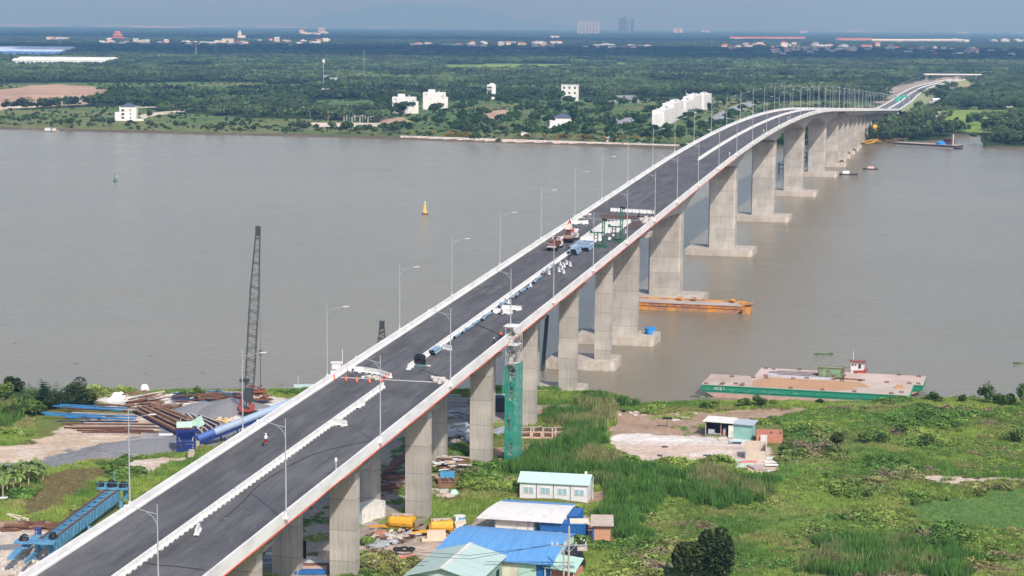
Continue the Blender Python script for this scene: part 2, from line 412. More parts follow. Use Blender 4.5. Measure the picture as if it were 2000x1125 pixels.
def far_h(x, y):
    d = np.hypot(x, y); a = np.arctan2(x, y)
    e = d - np.interp(a, FX, FD) + (fbm(x, y, 12, 71) - .5) * np.where((a > -.058) & (a < .086), 3, 14)
    return -2.0 + 3.6 * sstep(-6, 8, e)
th = np.radians(np.concatenate([np.arange(-40, -17, 1.0), np.arange(-17, 17.01, .06), np.arange(18, 41, 1.0)]))
dd = np.concatenate([np.arange(1250, 1900, 5), np.arange(1900, 3200, 12), np.geomspace(3200, 72000, 100)])
TH, DD = np.meshgrid(th, dd); QX = DD * np.sin(TH); QY = DD * np.cos(TH)
HF = far_h(QX, QY); ZZf = fzone(QX, QY)
cf = np.array([FC[k] for k in FK])[ZZf] * (.75 + .5 * fbm(QX, QY, 40, 81))[..., None]
gm = (ZZf == 1)[..., None]; g2 = sstep(.4, .65, fbm(QX, QY, 90, 82))[..., None]
cf = np.where(gm, cf * (1 - .6 * g2) + .6 * g2 * np.array([.20, .19, .08]), cf)
e = (DD - np.interp(TH, FX, FD))[..., None]
cf = np.where(e < 9, np.array([.12, .10, .07]), cf)
o = part("far_bank_ground", grid_mesh("far_bank_ground", QX, QY, HF, cf), ground_mat("far_bank_soil", .04, 0, .25)); o["kind"] = "structure"
# ridge of blue hills on the horizon
rid = MB(); xs = np.linspace(-21000, 21000, 160); KM = 60000 / 26000
prf = lambda px: 330 * math.exp(-((px - 760) / 120) ** 2) + 215 * math.exp(-((px - 930) / 95) ** 2) + 90 * math.exp(-((px - 620) / 50) ** 2) + 60 * math.exp(-((px - 1080) / 60) ** 2) + 30 * math.exp(-((px - 1790) / 40) ** 2)
vs = []; fs = []
for i, x in enumerate(xs):
    px = 1000 + x / 60000 * F; h = prf(px) * KM * (.93 + .14 * float(fbm(np.array([x]), np.array([0.]), 1600, 5)[0]))
    for k, (dy, q) in enumerate(((0, 0), (1200, .45), (2200, .8), (3000, 1), (4200, .7), (7000, 0))):
        n_ = float(fbm(np.array([x]), np.array([dy * 1.]), 2000, 15)[0])
        vs.append((x, 60000 + dy, max(-1, h * q * (.85 + .3 * n_)) - .5))
for i in range(len(xs) - 1):
    for k in range(5): a = i * 6 + k; fs.append((a, a + 6, a + 7, a + 1))
rid.add(vs, fs)
struct("hills", rid, mat("hill_forest", (.035, .055, .03), .9, .3, .002), smooth=True)
# ---------------------------------------------------------------- the bridge
def conc(name, c1, c2, joints=0, streak=True):
    m = bpy.data.materials.new(name); m.use_nodes = True; nt = m.node_tree; N = nt.nodes; L = nt.links
    b = N["Principled BSDF"]; b.inputs["Roughness"].default_value = .85; b.inputs["Specular IOR Level"].default_value = .25
    tc = N.new("ShaderNodeTexCoord")
    mp = N.new("ShaderNodeMapping"); mp.inputs["Scale"].default_value = (1, 1, .12 if streak else 1); L.new(tc.outputs["Object"], mp.inputs[0])
    n = N.new("ShaderNodeTexNoise"); n.inputs["Scale"].default_value = .9; n.inputs["Detail"].default_value = 7; n.inputs["Roughness"].default_value = .7
    L.new(mp.outputs[0], n.inputs["Vector"])
    n2 = N.new("ShaderNodeTexNoise"); n2.inputs["Scale"].default_value = .22; n2.inputs["Detail"].default_value = 6; L.new(tc.outputs["Object"], n2.inputs["Vector"])
    ad = N.new("ShaderNodeMath"); ad.operation = 'ADD'; L.new(n.outputs["Fac"], ad.inputs[0]); L.new(n2.outputs["Fac"], ad.inputs[1])
    r = N.new("ShaderNodeValToRGB"); r.color_ramp.elements[0].position = .36; r.color_ramp.elements[1].position = .62
    hf = N.new("ShaderNodeMath"); hf.operation = 'MULTIPLY'; hf.inputs[1].default_value = .5; L.new(ad.outputs[0], hf.inputs[0])
    r.color_ramp.elements[0].color = (*c2, 1); r.color_ramp.elements[1].color = (*c1, 1); L.new(hf.outputs[0], r.inputs[0])
    out = r.outputs[0]
    if joints:
        sp = N.new("ShaderNodeSeparateXYZ"); L.new(tc.outputs["Object"], sp.inputs[0])
        md = N.new("ShaderNodeMath"); md.operation = 'PINGPONG'; md.inputs[1].default_value = joints / 2; L.new(sp.outputs[2], md.inputs[0])
        lt = N.new("ShaderNodeMath"); lt.operation = 'LESS_THAN'; lt.inputs[1].default_value = .045; L.new(md.outputs[0], lt.inputs[0])
        # each lift of the formwork took a slightly different tone
        dv = N.new("ShaderNodeMath"); dv.operation = 'DIVIDE'; dv.inputs[1].default_value = joints; L.new(sp.outputs[2], dv.inputs[0])
        fl = N.new("ShaderNodeMath"); fl.operation = 'FLOOR'; L.new(dv.outputs[0], fl.inputs[0])
        oi = N.new("ShaderNodeObjectInfo"); a2 = N.new("ShaderNodeMath"); a2.operation = 'ADD'; L.new(fl.outputs[0], a2.inputs[0]); L.new(oi.outputs["Random"], a2.inputs[1])
        wn_ = N.new("ShaderNodeTexWhiteNoise"); wn_.noise_dimensions = '1D'; L.new(a2.outputs[0], wn_.inputs["W"])
        mr = N.new("ShaderNodeMapRange"); mr.inputs[3].default_value = .86; mr.inputs[4].default_value = 1.08; L.new(wn_.outputs["Value"], mr.inputs[0])
        vm = N.new("ShaderNodeVectorMath"); vm.operation = 'SCALE'; L.new(out, vm.inputs[0]); L.new(mr.outputs[0], vm.inputs["Scale"])
        mx = N.new("ShaderNodeMix"); mx.data_type = 'RGBA'; L.new(lt.outputs[0], mx.inputs[0]); L.new(vm.outputs[0], mx.inputs[6]); mx.inputs[7].default_value = (*[c * .75 for c in c2], 1)
        out = mx.outputs[2]
    L.new(out, b.inputs["Base Color"])
    bp = N.new("ShaderNodeBump"); bp.inputs["Strength"].default_value = .2; bp.inputs["Distance"].default_value = .05
    L.new(n.outputs["Fac"], bp.inputs["Height"]); L.new(bp.outputs[0], b.inputs["Normal"])
    MATS[name] = m; return m
M_CONC = conc("pier_concrete", (.50, .465, .42), (.31, .29, .26), 4.6)
M_CAP = conc("pile_cap_concrete", (.52, .47, .41), (.33, .28, .23), 0, False)
M_GIRD = conc("girder_concrete", (.47, .45, .42), (.34, .325, .30), 0, False)
M_PARA = mat("parapet_paint", (.74, .735, .72), .75, 0, .5, col2=(.60, .59, .57), obj=True, stretch=(1, .35, 1.2), thr=(.35, .55), detail=7)
M_BARR = mat("barrier_paint", (.76, .755, .73), .8, 0, 1.6, col2=(.58, .57, .54), thr=(.35, .6), detail=7, obj=True)
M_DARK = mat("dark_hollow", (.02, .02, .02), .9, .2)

def asphalt():
    m = bpy.data.materials.new("asphalt"); m.use_nodes = True; nt = m.node_tree; N = nt.nodes; L = nt.links
    b = N["Principled BSDF"]; b.inputs["Roughness"].default_value = .8; b.inputs["Specular IOR Level"].default_value = .35
    tc = N.new("ShaderNodeTexCoord")
    def noise(st, sc, de, lo, hi, v0, v1):
        mp = N.new("ShaderNodeMapping"); mp.inputs["Scale"].default_value = st; L.new(tc.outputs["Object"], mp.inputs[0])
        n = N.new("ShaderNodeTexNoise"); n.inputs["Scale"].default_value = sc; n.inputs["Detail"].default_value = de; n.inputs["Roughness"].default_value = .7
        L.new(mp.outputs[0], n.inputs["Vector"])
        r = N.new("ShaderNodeMapRange"); r.inputs[1].default_value = lo; r.inputs[2].default_value = hi; r.inputs[3].default_value = v0; r.inputs[4].default_value = v1
        L.new(n.outputs["Fac"], r.inputs[0]); return r.outputs[0]
    base = noise((1, .05, 1), .9, 5, .3, .7, .75, 1.3)      # rolled lanes
    patch = noise((1, .5, 1), .09, 5, .35, .65, .85, 1.25)
    dust = noise((1, .18, 1), .42, 9, .48, .72, 0, .75)
    speck = noise((1, .6, 1), 1.3, 9, .62, .67, 0, .9)
    mu = N.new("ShaderNodeMath"); mu.operation = 'MULTIPLY'; L.new(base, mu.inputs[0]); L.new(patch, mu.inputs[1])
    vm = N.new("ShaderNodeVectorMath"); vm.operation = 'SCALE'; vm.inputs[0].default_value = (.080, .078, .083); L.new(mu.outputs[0], vm.inputs["Scale"])
    mx = N.new("ShaderNodeMix"); mx.data_type = 'RGBA'; L.new(dust, mx.inputs[0]); L.new(vm.outputs[0], mx.inputs[6]); mx.inputs[7].default_value = (.16, .155, .15, 1)
    mx2 = N.new("ShaderNodeMix"); mx2.data_type = 'RGBA'; L.new(speck, mx2.inputs[0]); L.new(mx.outputs[2], mx2.inputs[6]); mx2.inputs[7].default_value = (.24, .23, .22, 1)
    L.new(mx2.outputs[2], b.inputs["Base Color"]); return m
M_ASPH = asphalt()

bridge = root("bridge", "long grey concrete road bridge crossing the river on tall piers", "bridge", (BX0, 0, 0), -BH)
S0, S1 = 40.0, float(np.interp(1757, [proj(BW(q, 10.5, prof(q)))[0][0] for q in range(1500, 3000, 5)], range(1500, 3000, 5)))
print('S1', S1, prof(S1))
ST = list(np.arange(S0, S1 + .1, 4.0))
def sweep(sec, s_list, closed=True, cap=True):
    """sec(s) -> list of (o, z) with z absolute"""
    m = MB(); n = None; vs = []
    for s in s_list:
        p = sec(s); n = len(p); vs += [(q[0], s, q[1]) for q in p]
    fs = []
    for i in range(len(s_list) - 1):
        for j in range(n if closed else n - 1):
            a = i * n + j; b_ = i * n + (j + 1) % n; fs.append((a, b_, b_ + n, a + n))
    if cap: fs += [tuple(range(n)), tuple(range(len(vs) - n, len(vs)))[::-1]]
    return m.add(vs, fs)
EL, ER = -10.26, 10.54
def sec_deck(s):
    z = prof(s)
    return [(EL + .02, z - 1.19), (EL + .02, z - 1.62), (EL + 1.9, z - 1.95), (ER - 1.9, z - 1.95), (ER - .02, z - 1.62), (ER - .02, z - 1.19)]
deck = part("deck", sweep(sec_deck, ST), M_GIRD, bridge)
part("road_surface", sweep(lambda s: [(EL + .4, prof(s) - 1.17), (ER - .4, prof(s) - 1.17), (ER - .4, prof(s) + ROADZ), (EL + .4, prof(s) + ROADZ)], ST), M_ASPH, deck)
part("parapet", sweep(lambda s: [(EL, prof(s)), (EL, prof(s) - 1.5), (EL + .5, prof(s) - 1.5), (EL + .5, prof(s) - .95), (EL + .34, prof(s) - .7), (EL + .28, prof(s))], ST), M_PARA, bridge)
pr = part("parapet", sweep(lambda s: [(ER, prof(s)), (ER, prof(s) - 1.75), (ER - .5, prof(s) - 1.5), (ER - .5, prof(s) - .95), (ER - .34, prof(s) - .7), (ER - .28, prof(s))], ST), M_PARA, bridge)
M_ORC = mat("orange_conduit", (.75, .10, .03), .6, .15, 2)
rc = random.Random(4); pts = []
for s in np.arange(S0, 700, 3.0): pts.append((ER + .05, s, prof(s) - 1.82 + .07 * math.sin(s * .35) + rc.uniform(-.05, .05)))
part("cable", MB().tube(pts, .075, 5), M_ORC, pr, label="orange cable strung along the outer face")

PIERS = [55, 94, 133, 173, 212.5, 252, 291.7, 330, 371.5, 408, 448.5, 489.7, 529.6, 609.4, 743, 876.5, 1011, 1146, 1227]
MAIN = {529.6: 1, 609.4: 2, 743: 2, 876.5: 2, 1011: 2, 1146: 2, 1227: 1}
s = 1267.0
while s < S1 - 20: PIERS.append(s); s += 40.2
def oc_(s): return float(np.interp(s, [290, 450, 610, 745, 1150], [1.6, 1.5, .9, .1, -1.2]))
# haunched box girder over the river
MP = [609.4, 743, 876.5, 1011, 1146]
def gdepth(s):
    s_ = s - 3
    if s < MP[0]: t = (MP[0] - s_) / 80.
    elif s > MP[4]: t = (s_ - MP[4]) / 81.
    else:
        i = max(k for k in range(5) if MP[k] <= s + 1e-6); 
        if i == 4: t = 0
        else:
            q = (s_ - MP[i]) / (MP[i + 1] - MP[i]); t = 2 * min(q, 1 - q)
    t = min(1, max(0, t)); return 5.0 + 4.3 * (1 - t) ** 1.9
s_main = sorted(set(list(np.arange(531, 1228, 3.0)) + [529.8, 1228.2]))
part("box_girder", sweep(lambda s: [(oc_(s) - 5.9, prof(s) - 1.93), (oc_(s) - 5.0, prof(s) - gdepth(s)), (oc_(s) + 5.0, prof(s) - gdepth(s)), (oc_(s) + 5.9, prof(s) - 1.93)], s_main), M_GIRD, bridge)
for a_, b_ in ((S0, 529), (1228.8, S1)):
    sl = list(np.arange(a_, b_, 6.0)) + [b_]
    for oc in (-7.6, -4.4, -1.2, 2.0, 5.2, 8.4):
        part("girder", sweep(lambda s: [(oc - .5, prof(s) - 1.93), (oc - .22, prof(s) - 2.2), (oc - .22, prof(s) - 3.05), (oc - .4, prof(s) - 3.3), (oc + .4, prof(s) - 3.3), (oc + .22, prof(s) - 3.05), (oc + .22, prof(s) - 2.2), (oc + .5, prof(s) - 1.93)], sl), M_GIRD, bridge)
for s in PIERS:
    zt = prof(s)
    pr_ = bpy.data.objects.new("pier", None); COL.objects.link(pr_); pr_.parent = bridge; pr_.location = (oc_(s), s, 0)
    base_w = BW(s, 0, 0); inwater = 440 < s < 1400
    zb = 2.3 if inwater else .6
    if s in MAIN:
        k = MAIN[s]
        if k == 2:
            zc = zt - gdepth(s) + .05
            m_ = MB().add([(x, y, z) for z, w0, w1 in ((zb, -4.8, 4.8), (zc - 9, -4.8, 4.8), (zc, -5.0, 5.0)) for x, y in ((w0, 0.6), (w0 + .5, 0), (w1 - .5, 0), (w1, .6), (w1, 5.4), (w1 - .5, 6), (w0 + .5, 6), (w0, 5.4))],
                          [tuple(r * 8 + i for i in q) for r in (0, 1) for q in ((i, (i + 1) % 8, (i + 1) % 8 + 8, i + 8) for i in range(8))] + [tuple(range(7, -1, -1)), tuple(range(16, 24))])
            part("column", m_, M_CONC, pr_)
            # slim fin on the sunny side, as cast
            part("fin", MB().prism([(4.82, 1.6), (5.1, 1.6), (5.1, 4.6), (4.82, 4.6)], zb, zc - .4), M_CONC, pr_)
            part("pile_cap", MB().prism([(-12.3, -5.6), (10.9, -5.6), (12.0, -4.5), (12.0, 11.5), (-12.3, 11.5)], -1.5, 2.3), M_CAP, pr_)
        else:
            part("column", MB().prism([(-5.4, 0), (5.8, 0), (5.8, 2.6), (-5.4, 2.6)], zb, zt - 5.2), M_CONC, pr_)
            part("crosshead", MB().add([(x, y, z) for y in (-.6, 3.2) for x, z in ((-6.0, zt - 5.2), (6.0, zt - 5.2), (8.8, zt - 4.6), (9.2, zt - 3.33), (-9.2, zt - 3.33), (-8.8, zt - 4.6))],
                                       [(0, 1, 2, 3, 4, 5), (6, 7, 8, 9, 10, 11)] + [(i, (i + 1) % 6, (i + 1) % 6 + 6, i + 6) for i in range(6)]), M_GIRD, pr_)
            part("pile_cap", MB().prism([(-11, -3.4), (9.8, -3.4), (10.8, -2.4), (10.8, 8), (-11, 8)], -1.5, 2.3), M_CAP, pr_)
    else:
        zc = zt - 4.75
        for x0, x1 in ((2.35, 6.25), (-6.6, -2.5)):
            w_ = x1 - x0; e = .09
            pl = [(x0, .0), (x0 + w_ * .31, 0), (x0 + w_ * .33, e), (x0 + w_ * .35, 0), (x0 + w_ * .65, 0), (x0 + w_ * .67, e), (x0 + w_ * .69, 0), (x1, 0), (x1, 2.1), (x0, 2.1)]
            part("column", MB().prism(pl, zb, zc), M_CONC, pr_)
        part("crosshead", MB().add([(x, y, z) for y in (-.25, 2.35) for x, z in ((-6.8 , zc), (6.5, zc), (9.0 - oc_(s), zc + .55), (9.6 - oc_(s), zc + 1.4), (-9.6 - oc_(s), zc + 1.4), (-9.0 - oc_(s), zc + .55))],
                                   [(0, 1, 2, 3, 4, 5), (6, 7, 8, 9, 10, 11)] + [(i, (i + 1) % 6, (i + 1) % 6 + 6, i + 6) for i in range(6)]), M_GIRD, pr_)
        if inwater: part("pile_cap", MB().prism([(-9.0, -3.0), (6.9, -3.0), (7.8, -2.0), (7.8, 6.4), (7.0, 8.4), (-9.0, 8.4)], -1.5, 2.3), M_CAP, pr_)
        else: part("pile_cap", MB().prism([(-8.5, -1.8), (7, -1.8), (7, 4), (-8.5, 4)], -.5, 1.55), M_CAP, pr_)
part("abutment", MB().box((0, S1 - 3, 4), (20.5, 6, 8)), M_GIRD, bridge)
# expansion joints
for s in (deck_so(812, 744.5)[0], deck_so(1205, 429)[0]):
    part("expansion_joint", MB().add([(x, s + dy + (.012 if 0 else 0), prof(s + dy) + ROADZ + .01) for x, dy in ((-9.3, -.22), (9.6, -.22), (9.6, .22), (-9.3, .22))], [(0, 1, 2, 3)]), mat("joint_concrete", (.62, .60, .57), .9, .25, 3), deck)
# median barrier: three cast runs standing on feet
def med_run(a, b):
    m_ = MB(); z = lambda s: prof(s) + ROADZ
    sl = list(np.arange(a, b, 4.0)) + [b]
    body = sweep(lambda s: [(-.36, z(s) + .17), (.36, z(s) + .17), (.36, z(s) + .24), (.16, z(s) + .42), (.10, z(s) + .95), (-.10, z(s) + .95), (-.16, z(s) + .42), (-.36, z(s) + .24)], sl)
    s = a + .35
    while s < min(b, 900):
        body.box((0, s, z(s) + .08), (.78, .75, .2)); s += 1.55
    if b > 900: body.add(*(lambda q: (q.v, q.f))(sweep(lambda s: [(-.35, z(s)), (.35, z(s)), (.35, z(s) + .19), (-.35, z(s) + .19)], list(np.arange(900, b, 6.0)) + [b])))
    return body
sA = deck_so(740, 757)[0]; sB = deck_so(790, 722)[0]; sC = deck_so(1122, 484)[0]; sD = deck_so(1363, 313)[0]
for (a, b), lb in (((S0, sA), "white cast median barrier on the near deck, ending at the expansion joint"), ((sB, sC), "white median barrier run with blue pipes lying along its right foot"), ((sD, S1), "white median barrier climbing over the crest to the far bank")):
    o = root("median_barrier", lb, "road barrier", (BX0, 0, 0), -BH, "median barrier runs")
    part("wall", med_run(a, b), M_BARR, o)
print('med', sA, sB, sC, sD)
# ---------------------------------------------------------------- foliage
def leaf_mat(name, col, inst=False, var=.45, trans=.25):
    if name in MATS: return MATS[name]
    m = bpy.data.materials.new(name); m.use_nodes = True; nt = m.node_tree; N = nt.nodes; L = nt.links
    b = N["Principled BSDF"]; b.inputs["Roughness"].default_value = .65; b.inputs["Specular IOR Level"].default_value = .25
    a = N.new("ShaderNodeAttribute"); a.attribute_name = 'leaf_tone'
    mr = N.new("ShaderNodeMapRange"); mr.inputs[3].default_value = 1 - var; mr.inputs[4].default_value = 1 + var; L.new(a.outputs["Fac"], mr.inputs[0])
    vm = N.new("ShaderNodeVectorMath"); vm.operation = 'SCALE'; L.new(mr.outputs[0], vm.inputs["Scale"])
    if inst:
        t = N.new("ShaderNodeAttribute"); t.attribute_type = 'INSTANCER'; t.attribute_name = 'tint'; L.new(t.outputs["Color"], vm.inputs[0])
    else:
        oi = N.new("ShaderNodeObjectInfo"); r = N.new("ShaderNodeValToRGB")
        r.color_ramp.elements[0].color = (col[0] * .7, col[1] * .72, col[2] * .8, 1); r.color_ramp.elements[1].color = (min(1, col[0] * 1.45), col[1] * 1.3, col[2] * 1.15, 1)
        L.new(oi.outputs["Random"], r.inputs[0]); L.new(r.outputs[0], vm.inputs[0])
    L.new(vm.outputs[0], b.inputs["Base Color"])
    if trans:
        tr = N.new("ShaderNodeBsdfTranslucent"); L.new(vm.outputs[0], tr.inputs["Color"])
        mx = N.new("ShaderNodeMixShader"); mx.inputs[0].default_value = trans
        L.new(b.outputs[0], mx.inputs[1]); L.new(tr.outputs[0], mx.inputs[2])
        L.new(mx.outputs[0], N["Material Output"].inputs["Surface"])
    MATS[name] = m; return m
LI = leaf_mat("foliage_mass", None, True)
def quads_mesh(name, V, nv, tone=None):
    """V: (n, nv, 3) separate polygons"""
    n = len(V); me = bpy.data.meshes.new(name)
    me.vertices.add(n * nv); me.vertices.foreach_set('co', V.astype(np.float32).ravel())
    me.loops.add(n * nv); me.loops.foreach_set('vertex_index', np.arange(n * nv, dtype=np.int32))
    me.polygons.add(n); me.polygons.foreach_set('loop_start', np.arange(0, n * nv, nv, dtype=np.int32))
    me.update(calc_edges=True)
    if tone is not None:
        a = me.attributes.new('leaf_tone', 'FLOAT', 'POINT'); a.data.foreach_set('value', np.repeat(tone, nv).astype(np.float32))
    return me
def leaf_cloud(rng, C, size, asp=1.6, up=.35):
    """random leaf quads centred at C (n,3)"""
    n = len(C); nrm = rng.normal(size=(n, 3)); nrm[:, 2] = np.abs(nrm[:, 2]) + up; nrm /= np.linalg.norm(nrm, axis=1)[:, None]
    t = rng.normal(size=(n, 3)); t -= (t * nrm).sum(1)[:, None] * nrm; t /= np.linalg.norm(t, axis=1)[:, None]
    b = np.cross(nrm, t); s = size * rng.uniform(.6, 1.4, (n, 1))
    a, c = t * s * asp / 2, b * s / 2
    return np.stack([C - a - c * .4, C + a * .2 - c, C + a, C - a * .1 + c], 1)
def crown_pts(rng, n, lobes, rx, rz, cz, fill=.35):
    """leaf positions on clumpy lobes inside an ellipsoid"""
    L_ = rng.normal(size=(lobes, 3)); L_ /= np.linalg.norm(L_, axis=1)[:, None]
    L_ *= rng.uniform(.35, .8, (lobes, 1)); L_[:, 2] = np.abs(L_[:, 2]) * .9 - .15
    lr = rng.uniform(.28, .5, lobes)
    k = rng.integers(0, lobes, n); d = rng.normal(size=(n, 3)); d /= np.linalg.norm(d, axis=1)[:, None]
    r = lr[k] * (1 - fill * rng.random(n) ** 2)
    P = L_[k] + d * r[:, None]
    tone = np.clip(.5 + (rng.random(lobes)[k] - .5) * .7 + rng.normal(size=n) * .18, 0, 1)
    return np.c_[P[:, 0] * rx, P[:, 1] * rx, P[:, 2] * rz + cz], tone
RNG = np.random.default_rng(7)
def frond(rng, base, az, L_, droop, w, leaflets=7, lean=.9):
    """a palm frond as paired leaflets along a drooping rib"""
    out = []; d = np.array([math.cos(az), math.sin(az), 0.]); sd = np.array([-d[1], d[0], 0.])
    pos = np.array(base, float); el = lean
    pts = []
    for i in range(leaflets + 1):
        pts.append(pos.copy()); pos = pos + (d * math.cos(el) + np.array([0, 0, math.sin(el)])) * L_ / leaflets; el -= droop / leaflets
    for i in range(1, leaflets + 1):
        a, b_ = pts[i - 1], pts[i]; ww = w * math.sin(PI * (i - .2) / (leaflets + .4)) + .05
        for sg in (-1, 1):
            tip = b_ + sd * sg * ww + d * ww * .5 - np.array([0, 0, ww * .45]); out.append([a, a * .5 + b_ * .5 + sd * sg * .02, tip, tip - d * ww * .22])
    return out
def palm_mesh(name, rng, n, L_, w, stem=0, lean=(.3, 1.3), droop=(.8, 1.6), leaflets=7):
    Q = []
    for i in range(n): Q += frond(rng, (rng.normal() * .15, rng.normal() * .15, stem), rng.uniform(0, 2 * PI), L_ * rng.uniform(.7, 1.1), rng.uniform(*droop), w, leaflets, rng.uniform(*lean))
    Q = np.array(Q); return quads_mesh(name, Q, 4, np.clip(rng.normal(.5, .2, len(Q)), 0, 1))
def protos(cname, meshes, m):
    c = bpy.data.collections.new(cname)
    for i, me in enumerate(meshes):
        me.materials.append(m); o = bpy.data.objects.new(me.name, me); c.objects.link(o)
    return c
def scatter(name, label, P, coll, npro, sc, tint, rz=None, pidx=None, cat=None):
    """one object of uncountable growth: the prototypes set on points with geometry nodes"""
    n = len(P); me = bpy.data.meshes.new(name); me.vertices.add(n); me.vertices.foreach_set('co', np.asarray(P, np.float32).ravel())
    me.attributes.new('sc', 'FLOAT_VECTOR', 'POINT').data.foreach_set('vector', np.asarray(sc, np.float32).reshape(n, -1).repeat(3 if np.ndim(sc) == 1 else 1, 1).ravel())
    me.attributes.new('tint', 'FLOAT_COLOR', 'POINT').data.foreach_set('color', np.c_[tint, np.ones(n)].astype(np.float32).ravel())
    rr = np.zeros((n, 3)); rr[:, 2] = RNG.uniform(0, 2 * PI, n) if rz is None else rz
    me.attributes.new('rot', 'FLOAT_VECTOR', 'POINT').data.foreach_set('vector', rr.astype(np.float32).ravel())
    me.attributes.new('pidx', 'INT', 'POINT').data.foreach_set('value', (RNG.integers(0, npro, n) if pidx is None else pidx).astype(np.int32))
    o = bpy.data.objects.new(name, me); COL.objects.link(o); o["kind"] = "stuff"; tag(o, label, cat or "vegetation")
    ng = bpy.data.node_groups.new(name + " spread", 'GeometryNodeTree')
    ng.interface.new_socket('Geometry', in_out='INPUT', socket_type='NodeSocketGeometry'); ng.interface.new_socket('Geometry', in_out='OUTPUT', socket_type='NodeSocketGeometry')
    N = ng.nodes; L = ng.links; gi = N.new('NodeGroupInput'); go = N.new('NodeGroupOutput')
    ci = N.new('GeometryNodeCollectionInfo'); ci.inputs['Collection'].default_value = coll; ci.inputs['Separate Children'].default_value = True; ci.inputs['Reset Children'].default_value = True
    ip = N.new('GeometryNodeInstanceOnPoints'); ip.inputs['Pick Instance'].default_value = True
    def na(nm, t):
        a = N.new('GeometryNodeInputNamedAttribute'); a.data_type = t; a.inputs['Name'].default_value = nm; return a
    L.new(gi.outputs[0], ip.inputs['Points']); L.new(ci.outputs[0], ip.inputs['Instance'])
    L.new(na('pidx', 'INT').outputs['Attribute'], ip.inputs['Instance Index'])
    L.new(na('rot', 'FLOAT_VECTOR').outputs['Attribute'], ip.inputs['Rotation']); L.new(na('sc', 'FLOAT_VECTOR').outputs['Attribute'], ip.inputs['Scale'])
    L.new(ip.outputs[0], go.inputs[0])
    md = o.modifiers.new('spread', 'NODES'); md.node_group = ng
    return o

# --- far forest: groves of small trees and palms
def grove(name, rng, R_, nt, nq, rx=(2.6, 4.6), palms=0):
    Vs = []; T = []
    for i in range(nt):
        a = rng.uniform(0, 2 * PI); r = R_ * math.sqrt(rng.random()); x, y = r * math.cos(a), r * math.sin(a)
        if i < palms:
            h = rng.uniform(7, 10)
            Q = []
            for k in range(9): Q += frond(rng, (x, y, h), rng.uniform(0, 2 * PI), 4.2, 1.7, 1.0, 3, rng.uniform(.0, .9))
            Q = np.array(Q); Vs.append(Q); T.append(np.full(len(Q), rng.uniform(.4, .95)))
            continue
        w = rng.uniform(*rx); h = rng.uniform(6.5, 11)
        P, t = crown_pts(rng, nq, 7, w, h * .42, h * .6); P[:, 0] += x; P[:, 1] += y
        Vs.append(leaf_cloud(rng, P, 1.25)); T.append(np.clip(t * .7 + rng.uniform(0, .3), 0, 1))
    return quads_mesh(name, np.concatenate(Vs), 4, np.concatenate(T))
gp = [grove("grove", RNG, 11, 8, 110, palms=(0, 0, 3, 6, 1)[i]) for i in range(5)]
GROVE = protos("grove kinds", gp, LI)
def far_points(n, d0, d1, seed, amax=math.radians(19)):
    r = np.random.default_rng(seed); d = np.sqrt(r.uniform(d0 * d0, d1 * d1, n)); a = r.uniform(-amax, amax, n)
    return d * np.sin(a), d * np.cos(a)
def forest_tint(x, y, seed=1):
    a = fbm(x, y, 260, seed + 3)[:, None]; b_ = np.random.default_rng(seed).random((len(x), 1))
    t = np.array([.050, .100, .036]) * (1 - a) + np.array([.155, .205, .080]) * a
    c = sstep(.4, .7, fbm(x, y, 90, seed + 9))[:, None]; t = t * (.62 + .65 * c)
    return t * (.5 + 1.0 * b_)
PARK = wpoly([(775, 196), (1150, 190), (1200, 196), (1330, 188), (1450, 186), (1500, 204), (1480, 230), (1400, 296), (1000, 285), (775, 277)], 1.6)
ROADCLEAR = wpoly([(1690, 290), (1640, 224), (1705, 212), (1740, 166), (1800, 156), (1870, 148), (1915, 150), (1850, 172), (1790, 195), (1745, 235)], 1.6)
WETCLEAR = wpoly([(1855, 300), (1860, 262), (1919, 262), (1920, 300)], 1.6)
BLD_CLEAR = [wpoly([(0, 113), (120, 113), (120, 108), (0, 108)], 1.6), wpoly([(20, 132), (215, 132), (215, 124), (20, 124)], 1.6), wpoly([(1745, 236), (1780, 236), (1850, 196), (1835, 190), (1790, 196)], 1.6), wpoly([(1220, 300), (1262, 250), (1262, 240), (1410, 200), (1410, 216), (1290, 250), (1270, 300)], 1.6)]
def forest_ok(x, y):
    z = fzone(x, y); ok = z == 0
    ok &= ~inpoly(x, y, PARK) & ~inpoly(x, y, ROADCLEAR) & ~inpoly(x, y, WETCLEAR)
    for p in BLD_CLEAR: ok &= ~inpoly(x, y, p)
    ok &= np.hypot(x, y) > np.interp(np.arctan2(x, y), FX, FD) + 26
    return ok
def nearest_clear(x, y, pts, r):
    ok = np.ones(len(x), bool)
    for p in pts: ok &= (x - p[0]) ** 2 + (y - p[1]) ** 2 > r * r
    return ok
HOUSE_PTS = []      # filled by the far buildings, which are placed first
BUILT = []
def fat(px, py): return at(px, py, 1.6)
